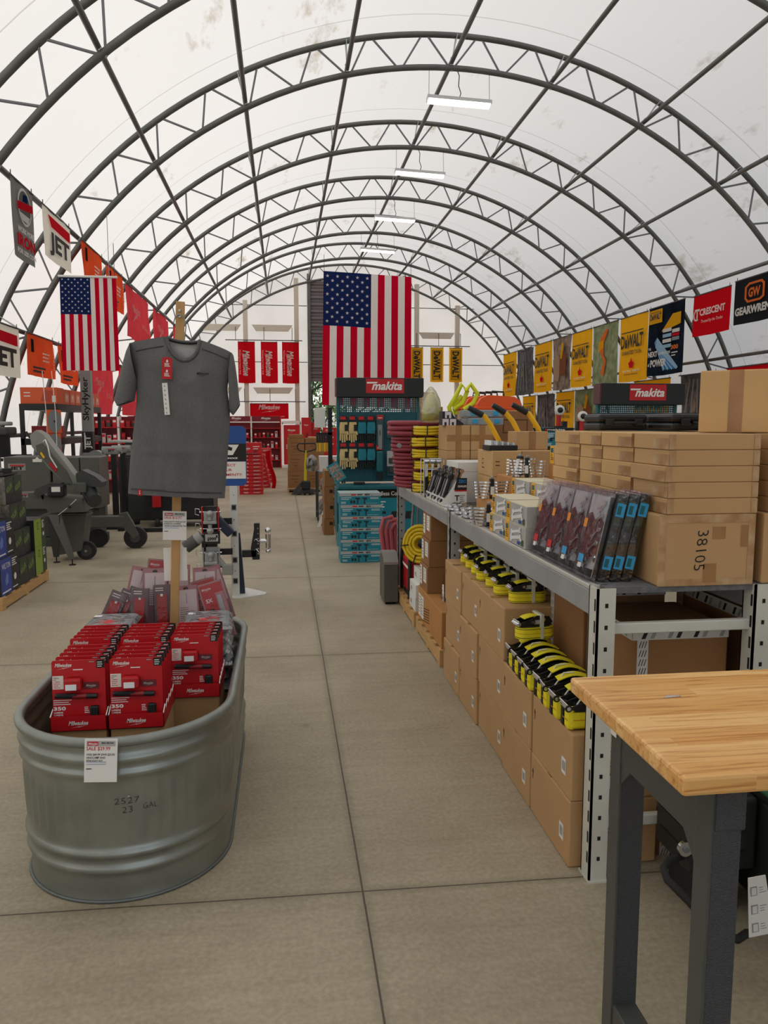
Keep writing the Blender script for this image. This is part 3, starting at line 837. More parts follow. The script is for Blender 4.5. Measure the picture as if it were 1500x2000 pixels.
# ------------------------------------------------------------------ clear packs leaning at the deck's near end
MAROON = mat('maroon_card', '#6d1418', 0.5, noise=0.1, scale=9)
LINER = mat('pack_liner', '#c9c9cc', 0.45)
OLIVE = mat('dark_green_card', '#3f5330', 0.5)
def wrench_poly(L=.15, r1=.012, r2=.0105, w=.0045):
    p = []
    for k in range(9):                               # ring end
        a = R(-150 + 300 * k / 8); p.append((L / 2 - r2 + r2 * math.cos(a), r2 * math.sin(a)))
    p += [(L / 2 - 2 * r2 - .004, w), (-L / 2 + 2 * r1, w), (-L / 2 + r1 * 1.2, r1 * .95), (-L / 2 + r1 * .3, r1), (-L / 2, r1 * .75), (-L / 2 + r1 * .7, r1 * .35), (-L / 2 + r1 * .75, -r1 * .3), (-L / 2 + .001, -r1 * .65), (-L / 2 + r1 * .4, -r1), (-L / 2 + r1 * 1.3, -r1 * .9), (-L / 2 + 2 * r1, -w), (L / 2 - 2 * r2 - .004, -w)]
    return p
def make_pack(name, label, W=.172, H=.335, TH=.034, sticker=None, dark=False):
    """thin clear box standing on edge, its face to the aisle; origin at the foot of its back edge"""
    t = thing(name, label, 'pack', group='clear packs leaning on the deck')
    b = MB(); b.box((-TH / 2, 0, H / 2), (TH, W, H), CLEAR, 0); b.build('clear_box', t)
    M = LEFTF(-TH * .55, 0, 0)
    b = MB()
    if dark:
        b.box((-TH * .5, 0, H * .5), (TH * .55, W * .92, H * .96), BLACK, .003)
        flat(b, -TH * .28, H * .62, TH * .28, H * .9, OLIVE, FRONT(-TH * .5, -W * .47, 0)); 
        b.build('card_insert', t)
        for z in (.245, .045):
            s = MB(); flat(s, -TH * .42, 0, TH * .42, .05, SKYB, FRONT(-TH / 2, -W / 2 - .0012, z)); flat(s, -TH * .3, .008, TH * .1, .04, TEALM, FRONT(-TH / 2, -W / 2 - .0016, z)); s.build('blue_sticker', t)
        return t
    z0, z1 = H * .06, H * .93
    b.prism([(-W * .46, .01), (W * .46, .01), (W * .46, H * .95), (-W * .46, H * .95)], .003, LINER, M @ T(0, 0, -.004))
    b.prism([(-W * .46, H * .1), (-W * .2, H * .17), (.0, H * .1), (W * .2, H * .26), (W * .46, H * .2), (W * .46, H * .66), (W * .2, H * .72), (.0, H * .66), (-W * .25, H * .74), (-W * .46, H * .7)], .002, MAROON, M)
    b.prism([(-W * .46, .01), (W * .46, .01), (W * .46, H * .12), (-W * .46, H * .09)], .002, BLACK, M)
    b.build('card_insert', t)
    for k in range(5):
        w = MB(); L = .056 + .010 * k
        w.prism(wrench_poly(L, .012, .010, .004), .005, CHROME, M @ T(W * (.27 - .02 * (k % 2)), H * (.83 - k * .155), .008) @ RZ(R(52 - 6 * k))); w.build('wrench', t)
    s = MB(); flat(s, -.028, 0, .02, .03, RED if sticker == 'r' else SKYB, LEFTF(-TH - .0012, 0, .055)); flat(s, -.02, -.022, .012, -.004, WHITE, LEFTF(-TH - .0012, 0, .055)); s.build('sticker', t)
    s = MB(); flat(s, -W * .3, H * .56, -W * .12, H * .66, mat('amber_sticker', '#e08a1a', .5), LEFTF(-TH - .0012, 0, 0)); s.build('amber_sticker', t)
    return t
lean = (0, R(12.5), 0)
pk = make_pack('wrench_pack', 'clear wrench pack with maroon card, first at the far end of the leaning row', sticker='r')
pk.location = (1.142, 3.305, DZ + .001); pk.rotation_euler = lean
py_ = [3.305, 3.128, 2.952, 2.775]
for k in range(1, 4):
    q = dup(pk, (1.142, py_[k], DZ + .001), 'clear wrench pack with maroon card, %s from the far end of the leaning row' % ORD[k]) if k == 1 else make_pack('wrench_pack', 'clear wrench pack with a blue sticker, %s the leaning row' % ('third in' if k == 2 else 'nearest maroon one of'), sticker='b')
    q.location = (1.142, py_[k], DZ + .001); q.rotation_euler = lean
for k in range(3):
    dup(pk, (1.185, py_[k], DZ + .001), 'clear maroon wrench pack in the second layer, behind the %s one of the row' % ORD[k], rot=lean)
dk = make_pack('strap_pack', 'dark clear pack with blue stickers, left of the three by the marked carton', dark=True, TH=.04)
dk.location = (1.184, 2.752, DZ + .001); dk.rotation_euler = lean
dup(dk, (1.228, 2.752, DZ + .001), 'dark clear pack with blue stickers, middle of the three by the marked carton', rot=lean)
dup(dk, (1.272, 2.752, DZ + .001), 'dark clear pack with blue stickers, leaning right against the marked carton', rot=lean)

# ------------------------------------------------------------------ boxed wrench sets
WBOX = mat('wrench_box_grey', '#b3b1ad', 0.5)
def wrench_box(label, lo, hi):
    def deco(db, F, W, H, o):
        M = F['L']; w, h = W['L'], H['L']
        flat(db, -w / 2, -h / 2, -w * .31, h / 2, YELB, M); flat(db, -w * .47, h * .12, -w * .35, h * .38, TEALM, M, .0015)
        bars(db, -w * .46, -w * .34, h * .05, 4, h * .1, h * .05, INKB, M, random.Random(2), .0016)
        for (dy, L, sc) in ((.18, w * .5, 1), (-.12, w * .56, 1.3)):
            db.prism([(x * 1.0, y * sc) for x, y in wrench_poly(L, h * .17, h * .15, h * .065)], .001, mat('printed_chrome', '#e9e9e8', .4), M @ T(w * .06, h * dy, .002) @ RZ(R(9)) @ Matrix.Scale(-1, 4, (1, 0, 0)) @ RX(PI) @ T(0, 0, .0))
            db.prism([(x * 1.03, y * sc * 1.25) for x, y in wrench_poly(L, h * .13, h * .11, h * .035)], .0005, PAPG, M @ T(w * .065, h * dy - h * .03, .0012) @ RZ(R(9)))
        flat(db, w * .30, -h * .42, w * .42, -h * .12, OLIVE, M, .0014); flat(db, w * .12, -h * .42, w * .26, -h * .25, RED if (o.location.z > 1.25) else BLUE, M, .0014)
        M2 = F['F']; flat(db, -W['F'] * .25, -h * .4, W['F'] * .1, h * .1, mat('dark_panel', '#3c3f42', .5), M2); bars(db, -W['F'] * .22, W['F'] * .08, h * .05, 6, h * .07, h * .035, PAPER, M2, random.Random(1), .0016)
        flat(db, -W['T'] / 2, -H['T'] / 2, W['T'] / 2, H['T'] / 2, mat('box_top_cream', '#d8cfae', .5), F['T'], .0006)
    return carton('wrench_box', label, lo, hi, WBOX, cat='box', group='boxed wrench sets', deco=deco, bev=.002)
wrench_box('boxed wrench set on the deck edge, lower box nearest the clear packs', (1.112, 3.43, DZ), (1.31, 3.755, DZ + .098))
wrench_box('boxed wrench set, upper box nearest the clear packs', (1.12, 3.44, DZ + .099), (1.315, 3.765, DZ + .197))
wrench_box('boxed wrench set on the deck edge, lower box beside the chrome wrench stack', (1.125, 3.775, DZ), (1.32, 4.10, DZ + .098))
wrench_box('boxed wrench set, upper box beside the chrome wrench stack', (1.14, 3.785, DZ + .099), (1.335, 4.11, DZ + .197))
cart('orange tan carton under the middle boxed wrench sets', (1.345, 3.76, DZ), (1.62, 4.44, 1.268), m=CARDO, tape=['T'])
wrench_box('boxed wrench set in the middle tier, the far one', (1.35, 4.12, 1.269), (1.55, 4.44, 1.372))
wrench_box('boxed wrench set in the middle tier, the near one', (1.36, 3.78, 1.269), (1.56, 4.10, 1.372))
cart('orange tan carton under the highest boxed wrench sets, near one', (1.64, 3.80, DZ), (2.0, 4.18, 1.45), m=CARDO, deco=lambda db, F, W, H, o: (db.text('III', .02, INKB, F['L'], .05, -.03), arrow(db, -.08, -.06, .06, INKB, F['L']), arrow(db, -.03, -.06, .06, INKB, F['L'])))
cart('orange tan carton under the highest boxed wrench sets, far one', (1.64, 4.20, DZ), (2.0, 4.62, 1.45), m=CARDO, deco=lambda db, F, W, H, o: (arrow(db, -.08, -.04, .08, INKB, F['L']), arrow(db, .05, -.04, .08, INKB, F['L'])))
wrench_box('boxed wrench set on the highest tier, far one with yellow cords on it', (1.64, 4.22, 1.451), (1.90, 4.60, 1.56))
wrench_box('boxed wrench set on the highest tier, beside the piled flat boxes', (1.65, 3.82, 1.451), (1.90, 4.17, 1.56))
t = thing('yellow_cord', 'yellow cord coiled on top of the highest boxed wrench set', 'cord', (1.78, 4.40, 1.561))
b = MB(); b.tube([(.09 * math.cos(k * .5) * (1 + .06 * math.sin(k)), .12 * math.sin(k * .5), .007 + .0012 * k) for k in range(30)], .007, YELP, 6); b.build('coil', t)

# ------------------------------------------------------------------ chrome wrench sets in black holders
def chrome_set(name, label, n=6, L=.11, pitch=.019, holder=True, group='chrome wrench sets'):
    t = thing(name, label, 'wrench set', group=group)
    for s in (-1, 1):
        for k in range(n):
            b = MB(); ln = L * (.72 + .28 * k / n)
            b.prism(wrench_poly(ln, .019, .016, .007), .010, CHROME, T(s * .062, -.004 * k, .012 + pitch * k) @ RZ(R(s * 14 + (180 if s < 0 else 0)))); b.build('wrench', t)
    b = MB(); b.box((0, 0, .005 + pitch * n * .5), (.024, .05, pitch * n + .008), BLACK, .004); b.box((0, 0, pitch * n + .016), (.016, .03, .014), PAPG, .003); b.build('plastic_holder', t)
    b = MB(); b.box((0, -.026, .05), (.022, .002, .05), PAPER); b.build('card_tag', t)
    return t
s0 = chrome_set('wrench_set', 'chrome wrench stack in a black holder on the deck edge'); s0.location = (1.16, 4.26, DZ + .001); s0.rotation_euler = (0, 0, R(-15))
cart('small tan carton behind the chrome wrench stack on the deck', (1.225, 4.42, DZ), (1.36, 4.80, 1.235), m=CARDO)
dup(s0, (1.27, 4.60, 1.236), 'chrome wrench stack sitting on the small tan carton', rz=R(-5))
cart('low orange tan carton under the highest chrome wrench stack', (1.42, 4.48, DZ), (1.62, 5.02, 1.36), m=CARDO)
dup(s0, (1.515, 4.66, 1.361), 'chrome wrench stack with pale holder, on the low orange carton', rz=R(-30))
dup(s0, (1.535, 4.88, 1.361), 'chrome wrench stack behind another one on the low orange carton', rz=R(20))
# loose chrome wrenches heaped by the edge
rnd = random.Random(21)
b = MB(); b.prism(wrench_poly(.19, .017, .015, .006), .009, CHROME, T(0, 0, .009)); lw0 = b.build('loose_wrench')
tag(lw0, 'loose chrome wrenches heaped on the deck edge before the white wrench trays', 'wrench', 'loose chrome wrenches')
lw0.location = (1.13, 4.47, DZ + .002); lw0.rotation_euler = (0, 0, R(70))
for k in range(36):
    c = dup(lw0); ly = k // 9; i = k % 9; a = R((58, 74, 50, 66)[ly]); o_ = (i % 3 - 1) * .037; g_ = (i // 3)
    c.location = (1.16 - o_ * math.sin(a) + rnd.uniform(-.004, .004), 4.70 + g_ * .21 - .02 * ly + o_ * math.cos(a), DZ + .002 + ly * .0125); c.rotation_euler = (0, .02, a)
# ------------------------------------------------------------------ white wrench trays with black headers
def zero_tray(name, label):
    t = thing(name, label, 'display', group='white wrench trays')
    prof = [(0, 0), (.17, 0), (.17, .19), (.10, .19), (.02, .06), (0, .06)]
    b = MB()
    for y in (0, .17): b.prism(prof, .004, WHITE, FRONT(0, y, 0))
    b.box2((.166, .004, 0), (.17, .17, .19), WHITE); b.box2((0, .004, 0), (.004, .17, .06), WHITE); b.box2((0, .004, 0), (.17, .17, .004), WHITE)
    b.build('tray', t)
    b = MB(); b.prism([(.078, .115), (.171, .115), (.171, .2), (.10, .2), (.098, .19)], .002, INK, FRONT(0, -.001, 0)); flat(b, .082, .105, .17, .115, RED, FRONT(0, -.001, 0))
    b.text('ZERO', .024, mat('zero_blue', '#2a86c8', .5), FRONT(0, -.001, 0), .136, .165, 'c', bold=.02, fit=.055, lift=.002); b.text('GEARLESS', .014, PAPER, FRONT(0, -.001, 0), .136, .135, 'c', bold=.02, fit=.065, lift=.002)
    b.text('T', .04, INK, FRONT(0, -.001, 0), .10, .04, 'c', bold=.03, lift=.002); bars(b, .12, .16, .08, 4, .014, .006, PAPG, FRONT(0, -.001, 0), random.Random(1), .002)
    b.build('header', t)
    for i in range(3):
        for k in range(5):
            b = MB(); b.prism(wrench_poly(.21 - .02 * i, .017, .016, .006), .007, CHROME if (i + k) % 3 else BLACK, T(.03 + .045 * i, .025 + .03 * k, .12 + .03 * i) @ RY(R(-72)) @ RX(R(90))); b.build('wrench', t)
    return t
z0_ = zero_tray('wrench_tray', 'white tray of wrenches with black header, nearest the loose wrenches'); z0_.location = (1.112, 5.30, DZ + .001)
dup(z0_, (1.11, 5.52, DZ + .001), 'white tray of wrenches with black header, middle of the row of three')
dup(z0_, (1.105, 5.74, DZ + .001), 'white tray of wrenches with black header, next to the yellow hoses')
# a clear hanging rack of chrome tools at the edge behind them
t = thing('tool_rack', 'wire rack of upright chrome ratchets beside the yellow hose coils', 'rack', (1.12, 6.05, DZ + .001))
b = MB()
for z in (.02, .22, .3): b.tube([(-.02, -.07, z), (.14, -.07, z), (.14, .07, z), (-.02, .07, z)], .004, CHROME, 5, closed=True)
for x, y in ((-.02, -.07), (.14, -.07), (.14, .07), (-.02, .07)): b.cyl((x, y, 0), (x, y, .3), .004, CHROME, 5)
b.build('wire_frame', t)
for k in range(6):
    b = MB(); x = .0 + .025 * k; y = (-.04, .03)[k % 2]
    b.cyl((x, y, .0), (x, y, .16), .009, BLACK, 8); b.cyl((x, y, .16), (x, y, .27), .006, CHROME, 8); b.cyl((x - .014, y, .28), (x + .014, y, .28), .017, CHROME, 10); b.build('ratchet', t)

# white boxes, cartons
rr = random.Random(4)
for j, (x0, x1) in enumerate(((1.285, 1.46), (1.465, 1.66))):
    for k, (za, zb) in enumerate(((DZ, 1.262), (1.263, 1.338), (1.339, 1.41))):
        carton('white_box', 'plain white box, %s, in the %s pile behind the wrench trays' % (['lowest', 'middle', 'top'][k], ['left', 'right'][j]), (x0 + rr.uniform(-.01, .01), 5.56, za), (x1 + rr.uniform(-.004, 0), 5.96, zb), WHITE, group='plain white boxes', bev=.002)
for j, (x0, x1) in enumerate(((1.285, 1.475), (1.48, 1.665))):
    for k, (za, zb) in enumerate(((DZ, 1.30), (1.301, 1.48), (1.481, 1.68))):
        cart('tan carton, %s, in the %s pile left of the black lever grips' % (['bottom', 'middle', 'top'][k], ['left', 'right'][j]), (x0, 6.0, za), (x1, 6.34, zb), m=CARD, tape=['Fv', 'F'], group='tan cartons at the middle of the deck')
for j, (x0, x1) in enumerate(((1.41, 1.615), (1.62, 1.85))):
    for k, (za, zb) in enumerate(((DZ, 1.33), (1.331, 1.51))):
        cart('tan carton, %s, %s of the pair under the black socket set' % (['lower', 'upper'][k], ['left', 'right'][j]), (x0, 5.10, za), (x1, 5.50, zb), m=CARD3 if not j else CARD, group='cartons under the socket set', deco=lambda db, F, W, H, o: (bars(db, -.07, -.01, .03, 3, .03, .008, INKB, F['L'], random.Random(2)), bars(db, -.08, -.03, .02, 2, .025, .007, INKB, F['F'], random.Random(2))))
cart('tan carton standing on top, right behind the black socket set', (1.63, 5.27, 1.511), (1.86, 5.49, 1.64), m=CARD, tape=['Fv'])
so = thing('socket_set', 'black rail of chrome sockets on the upper cartons', 'socket set', (1.50, 5.24, 1.511))
b = MB(); b.box((0, 0, .018), (.2, .2, .036), BLACK, .004); b.build('rail_tray', so)
for i in range(4):
    for k in range(5):
        b = MB(); b.cyl((-.08 + .04 * k, -.07 + .045 * i, .036), (-.08 + .04 * k, -.07 + .045 * i, .07 - .004 * k), .013 - .0012 * k, CHROME, 10); b.build('socket', so)
# grey organisers with blue latches
def organiser(label):
    t = thing('organiser_case', label, 'case', group='grey organiser cases')
    b = MB(); b.box((0, 0, .03), (.29, .26, .056), mat('organiser_grey', '#8f979c', .45), .006); b.build('case_body', t)
    b = MB(); b.box((0, 0, .054), (.27, .24, .012), clear_mat('smoke_clear', '#b9c2c8', .12, .1), .003); b.build('clear_lid', t)
    for s in (-1, 1):
        b = MB(); b.box((s * .09, -.133, .032), (.045, .008, .034), SKYB, .003); b.build('blue_latch', t)
    return t
o1 = organiser('lower grey organiser case with blue latches, on the tan cartons'); o1.location = (1.61, 6.16, 1.681)
dup(o1, (1.60, 6.17, 1.744), 'upper grey organiser case with blue latches, under the yellow tools')
mg = thing('magnet_holder', 'black display holding white blocks, on the tan carton by the hoses', 'display', (1.285, 6.10, 1.681))
b = MB(); b.prism([(0, 0), (.17, 0), (.17, .015), (.1, .06), (.07, .11), (.0, .11)], .14, BLACK, FRONT(0, -.07, 0) @ T(-.03, 0, 0)); b.build('stand', mg)
for (x, z) in ((-.03, .0), (.03, .0), (-.01, .056)):
    b = MB(); b.prism([(0, 0), (.015, 0), (.015, .025), (.033, .025), (.033, 0), (.05, 0), (.05, .05), (0, .05)], .02, mat('lilac_white', '#d8cfd8', .5), FRONT(x, -.072, z)); b.build('white_block', mg)
# cartons behind with the orange lids
cart('brown carton low behind the lever grips', (1.70, 6.45, DZ), (2.14, 6.95, 1.46), m=CARD2)
cart('printed brown carton behind the black lever grips', (1.70, 6.45, 1.461), (2.14, 6.95, 1.80), m=CARD2, deco=lambda db, F, W, H, o: (db.rect(-.1, -.02, .12, .1, INKB, F['F'] @ T(.05, 0, .001)), db.rect(-.09, -.01, .11, .09, CARD2, F['F'] @ T(.05, 0, .0018))))
cart('tan carton carrying the orange tubs', (1.69, 6.97, DZ), (2.2, 7.4, 1.815), m=CARD)
ORP = mat('orange_plastic', '#ea5a12', 0.4)
def orange_lid(label):
    t = thing('sled_tub', label, 'tub', group='nested orange tubs')
    b = MB()
    prof = [(-.21, 0), (.21, 0), (.22, .03), (.20, .09), (.15, .125), (-.10, .14), (-.17, .11), (-.21, .05)]
    b.prism(prof, .1, ORP, FRONT(0, 0, 0)); b.box((0, .05, .02), (.46, .11, .02), ORP, .005); b.build('shell', t)
    b = MB(); b.tube([(-.06, .05, .13), (-.055, .05, .175), (.055, .05, .17), (.06, .05, .125)], .009, BLACK, 6); b.build('handle', t)
    return t
ol = orange_lid('nearest orange plastic tub with black handle, on the tan carton'); ol.location = (1.99, 7.0, 1.816)
for k in range(1, 4): dup(ol, (1.99 - .03 * k, 7.0 + .116 * k, 1.816), '%s orange plastic tub with black handle, counting from the front' % ORD[k])
# yellow levers with black grips
for i, (pts, lb) in enumerate((([(975, 862), (957, 828), (946, 813), (915, 796)], 'left one, above the wrench boxes'), ([(1013, 845), (1001, 822), (989, 808), (962, 791)], 'middle one'), ([(1062, 868), (1050, 835), (1033, 808), (1000, 790)], 'right one, before the teal boxes'))):
    yy = 5.53
    P_ = [on_y(px, py, yy) for px, py in pts]
    t = thing('pump_lever', 'yellow lever with black grip rising from the deck, %s' % lb, 'lever', (P_[0].x, yy, DZ))
    o_ = Vector((P_[0].x, yy, DZ))
    b = MB(); b.cyl((.03, 0, 0), (.03, 0, .008), .022, YELP, 12); b.tube([Vector((0.03, 0, .004)), Vector((.03, 0, .1)), P_[0] - o_, P_[1] - o_, P_[2] - o_, P_[2].lerp(P_[3], .25) - o_], .019, YELP, 10); b.build('lever_tube', t)
    b = MB(); b.tube([P_[2].lerp(P_[3], .12) - o_, P_[2].lerp(P_[3], .6) - o_, P_[3] - o_], [.024, .023, .019], BLACK, 10); b.build('rubber_grip', t)
# yellow hand tools and the clear bag
LIME = mat('lime_plastic', '#dfe31c', 0.4)
tb = thing('grabber_bucket', 'grey pail holding yellow-handled tools above the organisers', 'pail', (1.45, 6.60, DZ + .001))
b = MB(); b.lathe([(.001, 0), (.075, 0), (.09, .62), (.085, .62), (.07, .01), (.001, .01)], STEEL, 18); b.build('pail_body', tb)
for i, (pts, lb) in enumerate((([(0, 0, .1), (.0, 0, .66), (-.02, 0, .72), (.03, 0, .80), (.09, 0, .92), (.14, 0, .86), (.10, .0, .76), (.02, 0, .70)], 'with the angular loop grip, left'), ([(.03, .03, .1), (.05, .03, .66), (.03, .03, .74), (.10, .03, .82)], 'shorter, in the middle'), ([(.0, -.04, .1), (.10, -.04, .70), (.19, -.04, .76), (.22, -.04, .84), (.16, -.04, .92), (.12, -.04, .86)], 'with bent grip, right'))):
    t = thing('hand_tool', 'yellow-handled tool standing in the pail, %s' % lb, 'tool', (1.45, 6.60, DZ + .001), group='yellow-handled tools')
    b = MB(); b.tube(pts[:2], .012, STEEL, 8); b.build('shaft', t)
    b = MB(); b.tube(pts[1:], [.022] + [.02] * (len(pts) - 2), LIME, 8); b.build('grip', t)
bg = thing('plastic_bag', 'clear bag of white and yellow gloves on top of the yellow hose pile', 'bag', (1.25, 6.50, DZ + .586))
b = MB(); b.lathe([(.001, 0), (.085, .01), (.095, .1), (.08, .2), (.045, .27), (.02, .30), (.001, .31)], clear_mat('bag_film', '#f2f2e4', .2, .25, .6, 20), 14, smooth=True); b.build('bag_film', bg)
b = MB(); b.lathe([(.001, .02), (.07, .03), (.08, .1), (.06, .18), (.03, .24), (.001, .26)], mat('glove_cream', '#d9d6b4', .8, noise=.2, scale=18, col2='#e4dc55'), 12); b.build('glove_bundle', bg)

# ------------------------------------------------------------------ hoses
HOSE = mat('red_hose', '#8c2f3c', 0.5)
HOSEL = mat('red_hose_pale', '#b5545c', 0.5)
YH = mat('yellow_hose', '#d9b90f', 0.45)
def coil(name, label, cat, Rr, r, turns, h, m, flat_=1.0, ties=True, group=None, seed=1, fitting=False):
    t = thing(name, label, cat, group=group)
    q = random.Random(seed); b = MB()
    lay = max(1, int(h / (2 * r)))
    n = 26
    for k in range(turns):
        L_ = k % lay; ring = k // lay
        ph = q.uniform(0, 6)
        b.tube([((Rr - ring * 2 * r + q.uniform(-.006, .006)) * math.cos(a_ * 2 * PI / n), (Rr - ring * 2 * r) * flat_ * math.sin(a_ * 2 * PI / n), r + L_ * 2 * r * .95 + .003 * math.sin(a_ * 2 * PI / n * 2 + ph)) for a_ in range(n)], r, m, 8, closed=True)
    b.build('hose', t)
    if ties:
        for a_ in (PI * 1.05, PI * 1.42, PI * 1.8):
            b = MB(); c_, s_ = math.cos(a_), math.sin(a_); hh = lay * 2 * r * .95 + r * .6; ro, ri = Rr + r * 1.3, Rr - r * 3.4
            b.tube([(ro * c_, ro * s_ * flat_, 0.002), (ro * c_, ro * s_ * flat_, hh), (ri * c_, ri * s_ * flat_, hh), (ri * c_, ri * s_ * flat_, .002)], .005, BLACK, 5, closed=True); b.build('tie', t)
    if fitting:
        b = MB(); b.cyl((-Rr * .9, -Rr * flat_ - .02, h * .4), (-Rr * .9, -Rr * flat_ - .075, h * .42), .017, mat('brass', '#b8974c', .3, .9), 10); b.cyl((-Rr * .9, -Rr * flat_ - .05, h * .41), (-Rr * .9, -Rr * flat_ - .08, h * .42), .022, STEEL, 6); b.build('fitting', t)
    return t
hz = DZ + .001
rads = [.155, .16, .165, .185, .225]
dxs = [1.20, 1.20, 1.195, 1.20, 1.215]
zs = [0, .109, .218, .327, .47]
for k in range(5):
    h = (.109, .109, .109, .145, .145)[k]
    t = coil('air_hose', 'coil of dark red hose, %s of the leaning pile' % ['lowest', 'second from the bottom', 'middle one', 'second from the top, with brass end', 'topmost and widest'][k], 'hose', rads[k] + .02, .0178 if k < 4 else .0235, 12 if k < 4 else 9, h, HOSE, 1.0, False, 'red hose coils', 3 + k, fitting=(k == 3))
    t.location = (dxs[k], 7.02, hz + zs[k])
zs = 0
for k in range(6):
    t = coil('hose_coil', 'tied coil of yellow hose, %s in the pile in front of the red hoses' % ['lowest', 'second up', 'third up', 'fourth up', 'fifth up', 'topmost'][k], 'hose', .10 if k < 3 else .125, .0125, 12, .09, YH, 1.0, True, 'yellow hose coils', 20 + k)
    t.location = (1.20 + (.0, .01, .015, .02, .015, .03)[k], 6.50, hz + zs); zs += .097
# ------------------------------------------------------------------ goods under the deck, far bay
def pallet(name, label, lo, hi, group='wooden pallets', along='Y'):
    """slats across X on stringers running in Y"""
    t = thing(name, label, 'pallet', ((lo[0] + hi[0]) / 2, (lo[1] + hi[1]) / 2, 0), group=group)
    w, d = hi[0] - lo[0], hi[1] - lo[1]
    for x in (-w / 2 + .02, 0, w / 2 - .02):
        b = MB(); b.prism([(-d / 2, 0.018), (d / 2, .018), (d / 2, .105), (-d / 2, .105)], .038, PINE, RIGHTF(x + .019, 0, 0))
        b.build('stringer', t)
    n = 6
    for k in range(n):
        y = -d / 2 + .045 + (d - .09) * k / (n - 1)
        b = MB(); b.box((0, y, .114), (w, .09, .018), PINE, .002); b.build('top_slat', t)
    for k in range(3):
        y = -d / 2 + .045 + (d - .09) * k / 2
        b = MB(); b.box((0, y, .009), (w, .09, .018), PINE, .002); b.build('bottom_slat', t)
    return t
pallet('pallet', 'wooden pallet under the far rack bay, nearer one with brown boxes', (1.06, 5.12, 0), (1.62, 6.1, 0))
pallet('pallet', 'wooden pallet under the far rack bay, holding the red machine', (1.06, 6.2, 0), (1.62, 7.3, 0))
PZ_ = .124
rnd = random.Random(31)
def vents(db, F, W, H, o):
    for k in range(6): db.poly([(-.3, -.02 - .02 * k), (.02, .03 - .02 * k), (.02, .038 - .02 * k), (-.3, -.012 - .02 * k)], INKB, F['L'] @ T(0, 0, .001))
bigb = cart('large brown carton with slanted dark stripes, on the nearer pallet', (1.075, 5.14, PZ_), (1.5, 6.08, .385), m=CARDO, deco=vents)
label_part(bigb, LEFTF(-.2125, 0, .13), -.44, -.1, -.34, .08, rnd, n=6, barcode=False); label_part(bigb, LEFTF(-.2125, 0, .13), -.32, -.1, -.22, .08, rnd, n=6, barcode=False)
for k in range(3):
    z0 = .386 + k * .205
    o = cart('brown carton with two white labels, %s of three stacked under the deck' % ['lowest', 'middle', 'topmost'][k], (1.085 + .012 * k, 5.74, z0), (1.45, 6.06, z0 + .203), m=CARD2, group='labelled brown cartons')
    label_part(o, LEFTF(-(1.45 - 1.085 - .012 * k) / 2, 0, .1), -.14, -.07, -.06, .085, rnd, n=5, barcode=False)
    label_part(o, LEFTF(-(1.45 - 1.085 - .012 * k) / 2, 0, .1), .0, -.03, .12, .085, rnd, n=5, barcode=False)
for k, (y, lb) in enumerate(((5.22, 'nearest of the leaning ones'), (5.37, 'middle of the leaning ones'), (5.52, 'farthest of the leaning ones'))):
    q = make_pack('wrench_pack', 'clear maroon pack with white tag under the far bay, %s' % lb, W=.14, H=.36, sticker='r')
    q.location = (1.19, y, .387); q.rotation_euler = (0, R(10), 0)
    s = MB(); flat(s, -.03, -.13, .03, .03, PAPER, LEFTF(-.04, 0, .08) @ RX(R(8)) @ RZ(R(-14 + 14 * k))); bars(s, -.02, .02, .02, 5, .03, .006, PAPG, LEFTF(-.042, 0, .08) @ RX(R(8)) @ RZ(R(-14 + 14 * k)), rnd); s.build('price_tag', q)
for k, (x0, y0, z0, s) in enumerate(((1.075, 6.22, PZ_, 'lowest of three'), (1.075, 6.2, PZ_ + .116, 'middle of three'), (1.11, 6.2, PZ_ + .232, 'topmost of three'))):
    o = cart('small white box with printed labels by the pallet edge, %s' % s, (x0, y0, z0), (x0 + .19 - (.03 if k == 2 else 0), y0 + .3, z0 + .115), m=WHITE, group='small white boxes', name='white_box', bev=.003)
    w_ = (.19 - (.03 if k == 2 else 0)) / 2
    label_part(o, LEFTF(-w_, 0, .055), -.1, -.03, -.02, .03, rnd, mm=PAPER); label_part(o, FRONT(0, -.15, .055), -.02, -.03, .05, .02, rnd, mm=PAPER)
t = coil('hose_coil', 'thick yellow hose coil standing on edge before the red machine', 'hose', .155, .0155, 12, .10, YH, 1.0, True, None, 5)
t.location = (1.195, 6.50, .475 + .18); t.rotation_euler = (R(82), 0, R(-35))
# red machine with black roll bars
g = thing('air_compressor', 'red machine with black rolled frame standing on the pallet under the rack', 'machine', (1.33, 6.86, PZ_ + .001))
b = MB(); b.box((0, 0, .2), (.46, .42, .30), REDM, .02); b.build('red_housing', g)
b = MB(); b.grid(lambda u, v: (-.22 + .44 * u, -.2 * math.cos(PI * v), .35 + .14 * math.sin(PI * v)), 4, 12, BLACK, None, .006); b.build('black_hood', g)
for s in (-1, 1):
    b = MB(); b.tube([(s * .235, -.22, 0.02), (s * .235, -.22, .36), (s * .235, -.17, .46), (s * .235, -.08, .5), (s * .235, .08, .5), (s * .235, .17, .46), (s * .235, .22, .36), (s * .235, .22, .02)], .016, BLACK, 8); b.build('roll_bar', g)
b = MB(); flat(b, -.20, .06, .17, .085, PAPER, LEFTF(-.231, 0, .2)); b.build('side_stripe', g)
b = MB(); b.text('7.0', .11, PAPER, FRONT(0, -.211, .2), .02, -.02, 'c', shear=.3, bold=.03); b.build('lettering', g)
b = MB(); b.box((0, 0, .02), (.44, .40, .04), BLACK2, .005); b.build('rubber_base', g)
gc = thing('tool_bin', 'grey plastic bin sticking out past the far rack post', 'bin', (.98, 7.17, 0))
